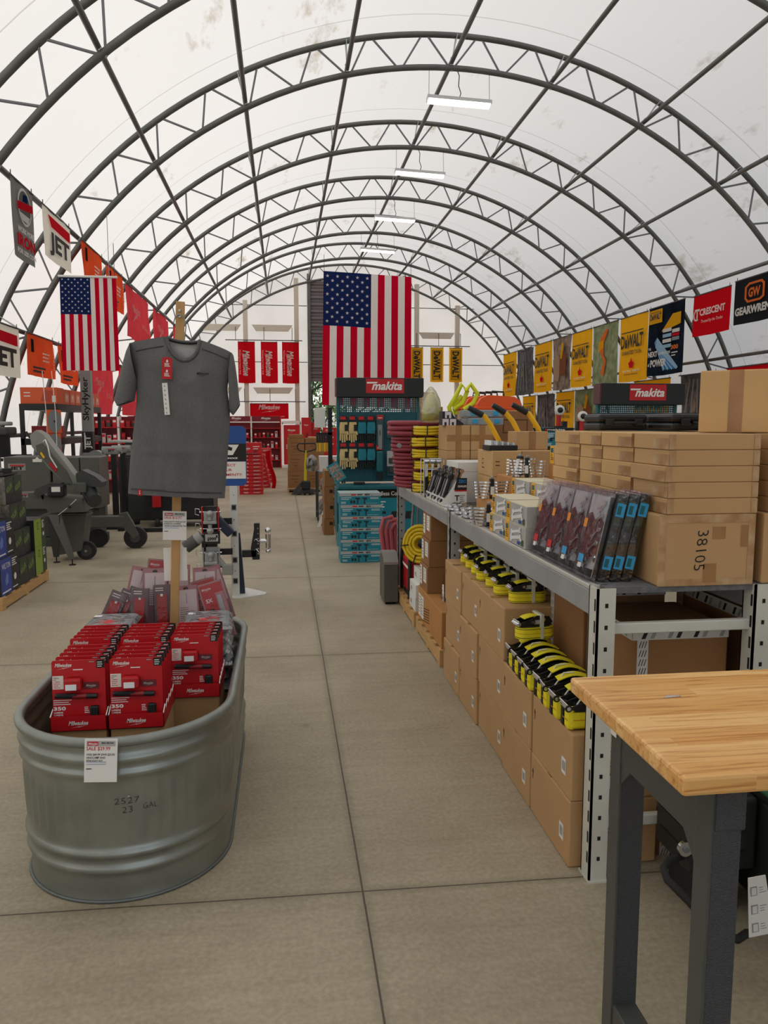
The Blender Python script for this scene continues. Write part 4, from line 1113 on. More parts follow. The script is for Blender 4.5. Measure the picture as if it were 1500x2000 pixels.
b = MB(); b.prism([(-.16, .03), (.17, .03), (.17, .40), (.06, .47), (-.08, .47), (-.16, .38)], .13, mat('bin_grey', '#55534f', .5), LEFTF(-.065, 0, 0)); b.build('bin_body', gc)
b = MB(); b.prism([(.175, .385), (.175, .41), (.06, .485), (-.08, .485), (-.165, .40), (-.165, .375), (-.08, .462), (.06, .462)], .136, mat('bin_lid', '#8b8881', .5), LEFTF(-.068, 0, 0)); b.build('bin_lid', gc)
for s in (-1, 1):
    b = MB(); b.cyl((-.05, s * .12, .03), (.05, s * .12, .03), .03, BLACK2, 12); b.build('wheel', gc)
t = thing('hose_loop', 'pale red hose looped over the grey bin beside the rack post', 'hose', (1.02, 7.6, 0))
b = MB()
for k in range(3): b.tube([(-.02 + .04 * k, 0, .35), (-.06 + .05 * k, .01 * k, .62), (-.03 + .05 * k, .01, .74 - .03 * k), (.05 + .04 * k, .03, .76 - .03 * k), (.09 + .03 * k, .04, .66), (.08 + .02 * k, .04, .3)], .024, HOSEL, 8)
b.tube([(.07, .02, .02), (.08, .04, .32)], .024, HOSEL, 8); b.build('hose', t)
t = thing('steel_stand', 'grey steel tube stand behind the red machine', 'stand', (1.28, 7.28, PZ_ + .001))
b = MB()
for x in (-.06, 0, .06): b.tube([(x * 1.6, 0, 0), (x, .02, .45), (x * .6, 0, .93)], .014, STEEL, 8)
b.build('tube_legs', t); b = MB(); b.box((.0, 0, .92), (.16, .05, .05), STEEL, .005); b.build('head', t)

# ------------------------------------------------------------------ butcher-block workbench
def block_material():
    m = bpy.data.materials.new('butcher_block'); m.use_nodes = True
    nt = m.node_tree; N = nt.nodes; L = nt.links; b = N['Principled BSDF']
    b.inputs['Roughness'].default_value = 0.38
    tc = N.new('ShaderNodeTexCoord'); sp = N.new('ShaderNodeSeparateXYZ'); L.new(tc.outputs['Object'], sp.inputs[0])
    def mt(op, a, b_=None):
        q = N.new('ShaderNodeMath'); q.operation = op
        for i, x in enumerate((a, b_)):
            if x is None: continue
            if isinstance(x, (int, float)): q.inputs[i].default_value = x
            else: L.new(x, q.inputs[i])
        return q.outputs[0]
    row = mt('FLOOR', mt('DIVIDE', sp.outputs[1], .042))
    wn0 = N.new('ShaderNodeTexWhiteNoise'); wn0.noise_dimensions = '1D'; L.new(row, wn0.inputs['W'])
    seg = mt('FLOOR', mt('ADD', mt('MULTIPLY', sp.outputs[0], 1.6), mt('MULTIPLY', wn0.outputs['Value'], 7)))
    wn = N.new('ShaderNodeTexWhiteNoise'); wn.noise_dimensions = '2D'
    cb = N.new('ShaderNodeCombineXYZ'); L.new(row, cb.inputs[0]); L.new(seg, cb.inputs[1]); L.new(cb.outputs[0], wn.inputs['Vector'])
    r = N.new('ShaderNodeValToRGB'); r.color_ramp.elements[0].color = lin('#dda45c'); r.color_ramp.elements[1].color = lin('#f3c684')
    L.new(wn.outputs['Value'], r.inputs[0])
    mp = N.new('ShaderNodeMapping'); mp.inputs['Scale'].default_value = (2.2, 38, 38); L.new(tc.outputs['Object'], mp.inputs[0])
    off = N.new('ShaderNodeVectorMath'); off.operation = 'ADD'; L.new(mp.outputs[0], off.inputs[0]); L.new(wn.outputs['Color'], off.inputs[1])
    n = N.new('ShaderNodeTexNoise'); n.inputs['Scale'].default_value = 2.0; n.inputs['Detail'].default_value = 6; n.inputs['Distortion'].default_value = .5; L.new(off.outputs[0], n.inputs[0])
    r2 = N.new('ShaderNodeValToRGB'); r2.color_ramp.elements[0].position = .32; r2.color_ramp.elements[0].color = (.6, .36, .2, 1); r2.color_ramp.elements[1].position = .5; r2.color_ramp.elements[1].color = (1, 1, 1, 1)
    L.new(n.outputs[0], r2.inputs[0])
    mx = N.new('ShaderNodeMix'); mx.data_type = 'RGBA'; mx.blend_type = 'MULTIPLY'; mx.inputs['Factor'].default_value = .75
    L.new(r.outputs[0], mx.inputs['A']); L.new(r2.outputs[0], mx.inputs['B']); L.new(mx.outputs['Result'], b.inputs['Base Color'])
    return m
WOODB = block_material()
BG = mat('bench_grey', '#4a4d49', 0.42, noise=.06, scale=5, bump=.15, bscale=260)
BG2 = mat('bench_grey_rough_shaded', '#3f4145', 0.5, bump=.5, bscale=320)  # rough coat; the darker grey also paints shade on faces turned from the aisle
wbn = thing('workbench', 'wooden butcher block workbench on grey steel legs, at the front right', 'workbench', (0, 0, 0))
b = MB(); b.box2((.778, 1.364, .958), (2.1, 1.98, 1.0), WOODB, .008); tag(b.build('butcher_block_top', wbn), 'pale laminated wooden top')
for xx in (.874, 1.95):
    for (y0, y1) in ((1.415, 1.47), (1.845, 1.90)):
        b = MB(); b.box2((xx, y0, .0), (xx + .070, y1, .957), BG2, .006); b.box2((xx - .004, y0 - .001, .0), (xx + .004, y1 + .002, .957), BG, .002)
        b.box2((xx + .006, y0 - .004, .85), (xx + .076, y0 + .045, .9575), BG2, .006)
        b.build('leg', wbn)
    b = MB(); b.box2((xx - .001, 1.45, .80), (xx + .03, 1.86, .945), BG, .005); b.prism([(1.465, .74), (1.53, .805), (1.465, .805)], .006, BG, RIGHTF(xx + .006, 0, 0)); b.prism([(1.85, .74), (1.79, .805), (1.85, .805)], .006, BG, RIGHTF(xx + .006, 0, 0)); b.build('top_rail', wbn)
    b = MB(); b.box2((xx, 1.45, .05), (xx + .068, 1.86, .11), BG, .005); b.build('foot_rail', wbn)
b = MB(); b.box2((.95, 1.85, .86), (1.95, 1.87, .94), BG, .003); b.build('rear_apron', wbn)
b = MB(); flat(b, -.018, -.045, .018, .03, PAPER, LEFTF(.8685, 1.885, .91)); b.build('paper_sticker', wbn)
b = MB(); b.tube([(0, 0, 0), (.046, .002, 0), (.05, .007, 0), (.046, .012, 0), (.01, .010, 0), (.008, .005, 0), (.034, .004, 0)], .0010, CHROME, 5); cl = b.build('paper_clip', None, (.955, 1.79, 1.0014)); tag(cl, 'bent wire clip lying on the wooden bench top', 'clip')
# black rolling tool boxes beyond the bench
TB = mat('toolbox_black', '#22241f', 0.5, bump=.1, bscale=60)
t = thing('tool_crate', 'dark tool crate with thin green edge on the floor behind the bench legs', 'crate', (1.80, 2.27, 0))
b = MB(); b.box2((-.20, -.2, .05), (.25, .2, .42), TB, .015); b.box2((-.21, -.21, .42), (.26, .21, .46), BLACK, .01); b.build('crate_body', t)
b = MB(); b.box2((-.212, -.212, .455), (.262, .212, .462), mat('green_edge', '#1f5a3a', .5)); b.build('green_rim', t)
for s in (-1, 1):
    b = MB(); b.cyl((s * .15, -.16, .05), (s * .15 + .03, -.16, .05), .05, BLACK2, 14); b.build('wheel', t)
c = on_y(1480, 1772, 2.02) - Vector((1.80, 2.27, 0)); Mq = FRONT(*c) @ RZ(R(6))
b = MB(); b.prism([(-.032, -.095), (.05, -.095), (.03, .10), (-.026, .10)], .003, PAPER, Mq)
for k in range(3): flat(b, -.022, -.08 + .06 * k, .0, -.05 + .06 * k, PAPG, Mq, .001); flat(b, -.019, -.077 + .06 * k, -.003, -.053 + .06 * k, WHITE, Mq, .002); bars(b, .006, .03, -.055 + .06 * k, 3, .008, .002, PAPG, Mq, random.Random(k), .001)
b.build('instruction_leaflet', t)
t = thing('tool_case', 'black tool case with chrome latch and tube handle seen through the bench legs', 'case', (1.50, 2.40, 0))
b = MB(); b.box2((-.155, -.1, .17), (.09, .14, .43), TB, .012); b.build('case_body', t)
for z in (.24, .31, .37):
    b = MB(); b.box2((-.158, -.103, z), (.05, .1, z + .006), BLACK); b.build('groove', t)
o_ = Vector((1.50, 2.40, 0)); c = on_y(1336, 1655, 2.30) - o_
b = MB(); b.cyl(c, c + Vector((0, -.014, 0)), .026, CHROME, 16); b.cyl(c + Vector((0, -.014, 0)), c + Vector((0, -.02, 0)), .011, STEEL, 8); b.build('latch', t)
b = MB(); b.tube([on_y(px, py, y) - o_ for px, py, y in ((1330, 1672, 2.32), (1308, 1680, 2.26), (1296, 1696, 2.22), (1303, 1718, 2.18), (1345, 1760, 2.12), (1400, 1812, 2.05), (1440, 1835, 2.03), (1460, 1822, 2.08))], .013, BLACK2, 8); b.build('tube_handle', t)
b = MB(); b.box2((-.11, -.06, 0.0), (.06, .12, .17), BLACK2, .01); b.build('caster_base', t)

# ------------------------------------------------------------------ galvanised stock tank
TX, TY0, TY1, TR = -.620, 3.045, 4.07, .400
def tank_pt(s, d):
    """s in 0..1 round the stadium, d = half width there"""
    L1 = TY1 - TY0; per = 2 * L1 + 2 * PI * TR
    a = s * per
    if a < L1: return Vector((d, -L1 / 2 + a, 0))
    a -= L1
    if a < PI * TR: t_ = a / TR; return Vector((d * math.cos(t_), L1 / 2 + d * math.sin(t_), 0))
    a -= PI * TR
    if a < L1: return Vector((-d, L1 / 2 - a, 0))
    a -= L1; t_ = PI + a / TR
    return Vector((d * math.cos(t_), -L1 / 2 + d * math.sin(t_), 0))
def rib(z):
    r_ = TR - .022 + .02 * z / .6
    for zc, w_, h in ((.535, .020, .012), (.482, .019, .011), (.182, .02, .013), (.122, .02, .012)):
        r_ += h * math.exp(-((z - zc) / w_) ** 2 * 1.6)
    if z < .03: r_ += .006 * (1 - z / .03)
    return r_
tank = thing('stock_tank', 'oval galvanised stock tank filled with red-boxed goods, standing by the aisle', 'tank', (TX, (TY0 + TY1) / 2, 0))
zs_ = [0.0, .012, .03] + [.05 + .55 * k / 60 for k in range(61)]
NS = 260
def outer(u, v):
    i = v * (len(zs_) - 1); k = min(int(i), len(zs_) - 2); z = zs_[k] + (zs_[k + 1] - zs_[k]) * (i - k)
    fl = .0036 * math.cos(u * 2 * PI * 88) * max(0, min(1, (z - .225) / .03, (.445 - z) / .03))
    p = tank_pt(u, rib(z) + fl); p.z = z; return p
b = MB(); b.grid(outer, NS, len(zs_) - 1, GALV)
b.grid(lambda u, v: (lambda p, z: Vector((p.x, p.y, z)))(tank_pt(1 - u, rib(.02 + .58 * v) - .004), .02 + .58 * v), NS // 2, 40, GALV)
b.add([tank_pt(k / 80, rib(.02) - .004) + Vector((0, 0, .02)) for k in range(80)], [tuple(range(80))], GALV)
b.build('tank_wall', tank)
b = MB(); b.tube([tank_pt(k / 120, TR - .002) + Vector((0, 0, .602)) for k in range(120)], .0185, mat('rim_zinc', '#90958f', .45, .55, noise=.12, scale=9), 10, closed=True); b.build('rolled_rim', tank)
b = MB(); b.tube([tank_pt(k / 120, rib(0) + .001) + Vector((0, 0, .006)) for k in range(120)], .006, mat('base_seam', '#6d7472', .5, .5), 6, closed=True); b.build('base_hem', tank)
STEN = mat('worn_stencil', '#2a2a28', 0.8)
b = MB()
def on_tank(s, x, z, h, fit):
    vs, fs, x0, x1, y0, y1 = text_geo(s, 0, -.02)
    k = h / .73; kx = fit / ((x1 - x0) * k)
    out = []
    for v in vs:
        xx = x + (v.x - x0) * k * kx; zz = z + v.y * k; a = xx / TR; rr = rib(zz) + .0035
        out.append((rr * math.sin(a), -(TY1 - TY0) / 2 - rr * math.cos(a), zz))
    b.add(out, fs, STEN)
on_tank('2527', .015, .372, .024, .085); on_tank('23', .04, .338, .024, .036); on_tank('GAL', .112, .342, .024, .05)
b.build('stencil_marks', tank)
b = MB(); b.cyl((.065, -(TY1 - TY0) / 2 - rib(.4), .402), (.065, -(TY1 - TY0) / 2 - rib(.4) - .006, .402), .004, CHROME, 8); b.build('rivet', tank)

def price_sign(name, label, loc, rot, w, h, lines, cat='sign'):
    t = thing(name, label, cat, loc, rot=rot)
    M = FRONT(0, 0, 0)
    b = MB(); b.box((0, .001, 0), (w, .002, h), PAPER); b.build('card', t)
    b = MB(); flat(b, -w * .44, h * .33, w * .44, h * .45, GREYP, M, .0008); flat(b, -w * .41, h * .345, -w * .08, h * .44, mat('logo_pinkred', '#c8384a', .5), M, .0012)
    script_logo(b, -w * .245, h * .36, w * .28, PAPER, M, .0016); b.text('BIG IRON', h * .035, INK, M, w * .2, h * .39, 'c', bold=.04, fit=w * .36, lift=.0014)
    y = h * .24
    for s, hh, m, f in lines:
        b.text(s, hh * h, m, M, -w * .44, y, 'l', bold=.01, fit=w * f, lift=.001); y -= hh * h * 1.45
    bars(b, -w * .44, w * .3, y + .012, 2, .008, .003, mat('print_bluegrey', '#a7b3cc', .6), M, random.Random(2), ragged=.2); bars(b, -w * .44, -w * .15, y - .012, 1, .008, .003, INK, M, random.Random(2))
    b.build('print', t)
    return t
price_sign('price_card', 'white sale card hanging on the front rim of the tank', (-.634, 2.608, .556), (R(-2), R(3), 0), .108, .152, [('SALE $29.99', .085, RED, .72), ('WAS $49.99 SAVE $20.00', .05, INK, .86), ('HEADLAMP AND', .05, INK, .58), ('PENLIGHT KIT', .05, INK, .5)])

# ------------------------------------------------------------------ headlamp kits in red trays
REDC = mat('red_card', '#bf111c', 0.42)
GLASSW = mat('lamp_lens', '#eef0f2', 0.2)
CW, CH = .196, .262
def kit_card(b, M):
    script_logo(b, -.055, CH * .44 - .012, .062, PAPER, M)
    b.poly([(.062, .118), (.066, .112), (.09, .112), (.09, .094), (.064, .096), (.060, .104)], INK, M @ T(0, 0, .0008)) if False else None
    flat(b, .066, .098, .0975, .130, INK, M, .0009); bars(b, .07, .09, .122, 3, .008, .003, PAPER, M, random.Random(4), .0014); bars(b, .04, .06, .125, 1, .01, .004, PAPG, M, random.Random(4))
    flat(b, -.02, .092, .016, .096, PAPER, M, .0009); b.poly([(-.01, .096), (.006, .096), (-.002, .104)], REDM, M @ T(0, 0, .001))
def make_kit(full):
    t = thing('headlamp_kit', 'x', 'kit', group='headlamp kits')
    b = MB(); b.prism([(-CW / 2 + .006, 0), (CW / 2 - .006, 0), (CW / 2, .006), (CW / 2, CH - .006), (CW / 2 - .006, CH), (-CW / 2 + .006, CH), (-CW / 2, CH - .006), (-CW / 2, .006)], .004, REDC, FRONT(0, 0, 0)); b.build('card', t)
    M = FRONT(0, 0, CH / 2)
    b = MB(); kit_card(b, M)
    if full:
        flat(b, -.096, .02, -.056, .072, mat('sticker_cream', '#e9dfd4', .6), M, .0009)
        for k, (s) in enumerate(('SPECIAL', 'BUY', 'COMPRA', 'ESPECIAL', 'OFFRE', 'SPECIALE')): b.text(s, .0042, RED if k > 1 else INK, M, -.092, .062 - k * .0075, 'l', bold=.02, lift=.0014)
        bars(b, -.095, -.02, -.022, 3, .008, .003, PAPER, M, random.Random(3))
        b.text('350', .014, PAPER, M, -.095, -.062, 'l', bold=.04, lift=.0012, fit=.045)
        for k in range(3): b.text('LUMENS', .006, PAPER, M, -.095, -.074 - k * .0095, 'l', bold=.04, lift=.0012, fit=.034)
        bars(b, .018, .04, -.052, 4, .007, .003, PAPER, M, random.Random(6)); 
        flat(b, .018, .018, .074, .044, mat('strap_dark', '#6a2028', .6), M, .003); script_logo(b, .045, .026, .036, GREYP, M, .004)
    b.build('print', t)
    if full:
        b = MB(); b.prism([(-.05, .03), (-.036, .015), (.002, .015), (.016, .03), (.016, .052), (.004, .066), (-.04, .066), (-.05, .054)], .0, REDM, M); b.box((-.017, -.016, CH / 2 + .041), (.064, .03, .048), REDM, .008)
        b.build('headlamp', t); hl = t.children[-1]
        b = MB(); b.box((-.021, -.032, CH / 2 + .034), (.04, .004, .022), GLASSW, .003); b.build('lens', hl)
        b = MB(); b.cyl((-.084, -.012, CH / 2 - .003), (.07, -.012, CH / 2 - .008), .010, BLACK, 10); b.cyl((-.02, -.0125, CH / 2 - .0055), (.03, -.0125, CH / 2 - .0065), .0106, mat('pen_red', '#8a1820', .4), 10); b.box((-.04, -.024, CH / 2 + .003), (.07, .004, .007), BLACK2, .001); b.build('penlight', t)
        b = MB(); b.box((.057, -.008, CH / 2 - .072), (.032, .018, .052), BLACK, .006)
        for k in (-1, 0, 1): b.box((.057 + k * .008, -.018, CH / 2 - .068), (.004, .003, .032), BLACK2)
        b.build('battery_pack', t)
    return t
kfull = make_kit(True); kplain = make_kit(False)
trays = [('front left', -.892, 2.935), ('front right', -.679, 2.935), ('back left', -.905, 3.245), ('back middle', -.700, 3.245), ('back right', -.492, 3.245)]
used = [0, 0]
for ti, (nm, x0, y0) in enumerate(trays):
    w = .206; zb = .535; d = .29
    t = thing('display_tray', 'red display tray with white wordmark, %s one in the tank' % nm, 'tray', (x0 + w / 2, y0, zb), group='red display trays')
    b = MB(); b.box((0, .001, .029), (w, .002, .058), REDC); b.box((0, d, .029), (w, .002, .058), REDC); b.box((0, d / 2, .001), (w, d, .002), REDC)
    for s in (-1, 1):
        pts = [(0, 0), (d, 0), (d, .075)]
        for k in range(5, 0, -1): pts += [(k * d / 5 - .012, .075), (k * d / 5 - .055, .052)]
        pts += [(0, .055)]
        b.prism(pts, .002, REDC, RIGHTF(s * w / 2 + (.0 if s > 0 else .002), 0, 0))
    b.build('tray_body', t)
    b = MB(); script_logo(b, 0, .02, .072, PAPER, FRONT(0, 0, 0)); b.build('wordmark', t)
    b = MB()
    for s in (-1, 1):
        for k in range(5): b.prism([(k * d / 5 + .0, .053), (k * d / 5 + .043, .073), (k * d / 5 + .043, .077), (k * d / 5, .058)], .003, PAPER, RIGHTF(s * w / 2 + (.0005 if s > 0 else .0025), .0, 0))
    b.build('white_edges', t)
    c = cart('tan carton carrying the %s red tray' % nm, (x0 + .004, y0 + .012, .022), (x0 + w - .004, y0 + d, .534), m=CARD, group='cartons under the red trays')
    for k in range(5):
        src = kfull if k == 0 else kplain; i = 0 if k == 0 else 1
        q = src if not used[i] else dup(src); used[i] = 1
        q.location = (x0 + w / 2 + (k - 2) * .001, y0 + .031 + k * .052, zb + .003); q.rotation_euler = (R(-2.5), 0, 0)
        q['label'] = 'red headlamp kit card, %s in the %s tray' % (['frontmost', 'second from the front', 'middle', 'second from the back', 'rearmost'][k], nm)

# ------------------------------------------------------------------ bagged shirts in the tank
SHG = mat('folded_grey', '#85878a', 0.85, noise=.3, scale=12)
FILM = clear_mat('poly_bag', '#f6f6f6', 0.24, .2, .9, 26)
def bag(name, label, w, d, h, seed):
    t = thing(name, label, 'bagged shirt', group='bagged grey shirts')
    q = random.Random(seed)
    b = MB(); b.box((0, 0, h * .5), (w * .9, d * .9, h * .8), SHG, h * .36); b.build('folded_shirt', t)
    f = MB(); ph = q.uniform(0, 6)
    def fn(u, v):
        x = (u - .5) * w; y = (v - .5) * d
        e = (1 - abs(2 * u - 1) ** 6) * (1 - abs(2 * v - 1) ** 6)
        return (x, y, h * .5 + e * h * .44 + .003 * math.sin(u * 17 + ph) * math.sin(v * 13 + ph) * e)
    f.grid(fn, 18, 18, FILM); f.grid(lambda u, v: (lambda p: (p[0], p[1], h - p[2] + .0))(fn(1 - u, v)), 8, 8, FILM); f.build('clear_bag', t)
    p = MB(); flat(p, -w * .2, -d * .2, w * .2, d * .0, RED, TOPF(0, 0, h * .93) @ RZ(q.uniform(-.3, .3)), 0); flat(p, -w * .4, d * .2, -w * .25, d * .3, PAPER, TOPF(0, 0, h * .93), 0); p.build('size_sticker', t)
    return t
for j, (x, nm, n, zb) in enumerate(((-.382, 'right', 6, .42), (-.84, 'left', 6, .42))):
    cart('tan carton under the %s stack of bagged shirts' % nm, (x - .12, 3.62, .022), (x + .1, 3.86, .419), m=CARD)
    for k in range(n):
        q = bag('bagged_shirt', 'grey shirt in a clear bag, %s in the %s stack' % (['bottom', 'second', 'third', 'fourth', 'fifth', 'top'][k], nm), .24, .33, .055, j * 10 + k)
        q.location = (x + random.Random(k + j).uniform(-.008, .008), 3.745, zb + .001 + k * .0575); q.rotation_euler = (0, 0, random.Random(k * 3 + j).uniform(-.06, .06))

# ------------------------------------------------------------------ saw blade packs
PINK = mat('back_of_card', '#c2898e', 0.6)
BLADE = mat('blade_steel', '#a9acb0', 0.3, .8)
def blade_pack(label, kind, loc, rot):
    t = thing('blade_pack', label, 'blade pack', loc, rot=rot, group='blade packs in the tank')
    w, h = (.088 if kind == 'case' else .125), .30
    b = MB(); b.box((0, -.014, h / 2), (w, .026, h), clear_mat('blister', '#faf4f5', .05, .1, .25, 18), .006); b.build('clear_blister', t)
    M = FRONT(0, -.002, 0)
    if kind == 'red':
        b = MB(); b.prism([(-w / 2, 0), (w / 2, 0), (w / 2, h), (-w / 2, h)], .002, PINK, M); flat(b, -w * .45, h * .42, w * .1, h * .97, REDC, M, .001); flat(b, -w * .45, h * .8, w * .45, h * .97, REDC, M, .0011); script_logo(b, -w * .2, h * .87, .05, PAPER, M, .002); b.text('5X', .02, PAPER, M, -w * .2, h * .66, lift=.002, bold=.03); flat(b, -w * .3, h * .48, -w * .1, h * .54, INK, M, .002); b.build('card', t)
        for k in range(4):
            b = MB(); b.box((-w * .28 + k * .02, -.010, h * .22), (.014, .003, h * .4), BLADE); b.build('saw_blade', t)
        b = MB(); b.box((w * .25, -.010, h * .45), (.022, .004, h * .6), BLADE); b.build('long_blade', t)
    elif kind == 'back':
        b = MB(); b.prism([(-w / 2, 0), (w / 2, 0), (w / 2, h), (-w / 2, h)], .002, PINK, M); flat(b, -w * .42, h * .35, w * .42, h * .92, mat('info_panel', '#e3dada', .6), M, .001); bars(b, -w * .3, w * .3, h * .62, 7, .011, .004, PAPG, M, random.Random(2)); flat(b, -.002, h * .68, .002, h * .86, PAPG, M, .002); b.poly([(-w * .1, h * .93), (w * .1, h * .93), (w * .1, h * .96), (0, h * .975), (-w * .1, h * .96)], INK, M @ T(0, 0, .002)); b.build('card', t)
        for k in range(4):
            b = MB(); b.prism([(-.009, 0), (.009, 0), (.009, .05), (.003, .06), (.009, .07), (-.009, .07), (-.003, .06), (-.009, .05)], .003, BLADE, M @ T(-w * .34 + k * w * .23, h * .06, .008)); b.build('blade_shank', t)
    else:
        b = MB(); b.prism([(-w / 2, 0), (w / 2, 0), (w / 2, h), (-w / 2, h)], .002, mat('smoke_card', '#6f5a5e', .5), M); bars(b, -w * .4, w * .4, h * .95, 2, .012, .005, PAPER, M, random.Random(2)); b.build('card', t)
        b = MB(); b.box((0, -.012, h * .52), (.05, .022, h * .62), REDM, .010); b.box((0, -.012, h * .14), (.042, .02, h * .18), BLACK, .006); b.box((0, -.025, h * .82), (.012, .004, .012), CHROME, .002); b.build('red_case', t)
    return t
bz = .50
tri = [('case', -.965, 3.985, 24, 'red tool pack tilted right, leftmost in the tank'), ('case', -.92, 4.02, 24, 'second red tool pack from the left, tilted right'), ('case', -.875, 4.055, 22, 'third red tool pack from the left, tilted right'),
       ('case', -.755, 3.96, 3, 'upright red case pack left of the wooden stake'), ('back', -.69, 4.10, 0, 'pale blade pack back with hooked shanks, left of the wooden stake'), ('case', -.635, 4.03, -2, 'dark red case pack right behind the wooden stake'),
       ('back', -.50, 4.0, -4, 'pale blade pack with barcode panel, right of the wooden stake'), ('back', -.42, 4.10, -2, 'second pale blade pack right of the wooden stake, set back'),
       ('red', -.37, 4.04, -14, 'red blade pack tilted left, behind the nearer red one'), ('red', -.315, 3.965, -16, 'nearest red blade pack with silver blades, tilted left'), ('back', -.33, 4.165, -18, 'pink blade pack with hang hole at the right end of the tank'), ('case', -.31, 4.03, -24, 'slim red pack leaning on the right tank wall'),
       ('back', -.82, 4.18, 12, 'pink pack standing behind the left red tool packs'), ('back', -.58, 4.19, 0, 'pink pack standing at the very back, behind the stake'), ('red', -.71, 4.22, 6, 'red-headed blade pack at the very back of the tank')]
for i, (k, x, y, a, lb) in enumerate(tri):
    zt = .56 + (.075 if y > 4.09 else 0) + (.03 if k == 'red' else 0)
    blade_pack(lb, k, (x - math.sin(R(a)) * .0, y, zt), (R(-12), R(a), 0))
cart('tan carton under the blade packs, left half of the tank back', (-.90, 3.95, .022), (-.63, 4.25, .555), m=CARD)
cart('tan carton under the blade packs, right half of the tank back', (-.61, 3.95, .022), (-.34, 4.25, .555), m=CARD)
# ------------------------------------------------------------------ wooden stake, hanger, T-shirt
STAKE = mat('stake_pine', '#c49a63', 0.65, noise=0.12, scale=6, stretch=(6, 6, 1))
SX, SY = -.600, 3.95
tlt = math.atan2(.085, 1.75)
stk = thing('wooden_stake', 'pale wooden stake standing in the tank and holding up the grey shirt', 'stake', (SX, SY, .022))
b = MB(); b.box((0, 0, 1.135), (.042, .019, 2.27), STAKE, .002, RY(tlt)); b.build('board', stk)
b = MB(); b.cyl(RY(tlt) @ Vector((0, -.012, 2.225)), RY(tlt) @ Vector((0, -.03, 2.225)), .006, CHROME, 8); b.cyl(RY(tlt) @ Vector((0, -.01, 2.2)), RY(tlt) @ Vector((0, -.026, 2.2)), .009, CHROME, 8); b.build('hook_screw', stk)
hp = Vector((SX, SY, .022)) + RY(tlt) @ Vector((0, -.028, 2.2))
sg = price_sign('price_card', 'white sale card fixed to the wooden stake below the shirt', (-.545, 3.905, 1.19), (0, R(2), 0), .115, .145, [('SALE $12.97', .085, RED, .74), ('WAS $24.97 SAVE $12.00', .05, INK, .9), ('FREEFLEX HYBRID', .05, INK, .7), ('SHORT SLEEVE WORK TEE', .05, INK, .92)])
bk = thing('blank_card', 'plain white card on the stake, half hidden low behind the stake', 'sign', (-.555, 3.96, .985))
b = MB(); b.box((0, 0, 0), (.115, .002, .17), PAPER); b.build('card', bk)
hg = thing('wire_hanger', 'wire hanger hooked on the stake inside the grey shirt', 'hanger', tuple(hp))
b = MB(); b.tube([(-.03, .0, -.04), (-.02, -.004, -.01), (.0, -.006, .004), (.022, -.004, -.006), (.03, 0, -.05), (.02, 0, -.12), (.0, 0, -.15), (0, 0, -.19)], .003, STEEL, 6); b.tube([(0, 0, -.19), (-.19, 0, -.245), (-.2, 0, -.26), (.21, 0, -.275), (.2, 0, -.255), (0, 0, -.19)], .003, STEEL, 6); b.build('wire', hg)
TEE = mat('tee_grey', '#676767', 0.9, noise=.16, scale=180)
TEE2 = mat('tee_inside_lit', '#d3d2d0', 0.9, noise=.1, scale=180)  # inside tone lightened in the colour, for light coming through the cloth
tee = thing('t_shirt', 'grey short-sleeved T-shirt with red tag hanging from the stake', 't-shirt', (0, 0, 0))
YT = 3.86
def interp(tab, z):
    for (z0, a), (z1, b_) in zip(tab[:-1], tab[1:]):
        if z0 <= z <= z1: return a + (b_ - a) * (z - z0) / (z1 - z0)
    return tab[-1][1] if z > tab[-1][0] else tab[0][1]
E_ = lambda px, py: on_y(px, py, YT)
Lp = [(250, 964), (254, 900), (262, 830), (267, 785), (266, 745), (262, 710), (252, 672)]
Rp = [(439, 973), (444, 900), (449, 830), (449, 800), (444, 760), (450, 720), (453, 690)]
Ltab = sorted([(E_(*p).z, E_(*p).x) for p in Lp]); Rtab = sorted([(E_(*p).z, E_(*p).x) for p in Rp])
zb_ = E_(250, 964).z; zbr = E_(439, 973).z
nl = E_(325, 657); nr = E_(391, 664); sl = E_(252, 671); sr = E_(453, 690)
nlo = E_(356, 698)
def ztop(x, front):
    if x <= nl.x: t_ = (x - sl.x) / (nl.x - sl.x); return sl.z + (nl.z - sl.z) * t_ ** .8
    if x >= nr.x: t_ = (sr.x - x) / (sr.x - nr.x); return sr.z + (nr.z - sr.z) * max(0, t_) ** .8
    t_ = (x - nl.x) / (nr.x - nl.x); base = nl.z + (nr.z - nl.z) * t_
    return base - (.102 if front else .018) * (4 * t_ * (1 - t_)) ** .6
def panel(front):
    def fn(u, v):
        xt = sl.x + (sr.x - sl.x) * u
        zt = ztop(xt, front)
        z0 = zb_ + (zbr - zb_) * u
        z = z0 + (zt - z0) * v
        hl = max(.0, v - .82) / .18
        x = interp(Ltab, z) * (1 - u) + interp(Rtab, z) * u
        x = x * (1 - hl) + xt * hl
        e = math.sin(PI * u) ** .5
        wr = .006 * math.sin(u * 21 + z * 3) * (1 - v) * e + .003 * math.sin(z * 34 + u * 9) * e + .005 * math.exp(-((z - 1.56) / .012) ** 2) * e
        wr += .012 * math.exp(-((u - .32 - (z - 1.4) * .1) / .05) ** 2) * (1 - v) * .7 + .01 * math.exp(-((u - .72) / .05) ** 2) * (1 - v) * .7
        dep = .055 * (1 - hl * .75)
        return (x, YT + (-1 if front else 1) * (dep * e) - (wr if front else -wr), z)
    return fn
b = MB(); b.grid(panel(True), 44, 50, TEE, None); b.grid(lambda u, v: panel(False)(1 - u, v), 44, 50, TEE2, None); b.build('shirt_body', tee)
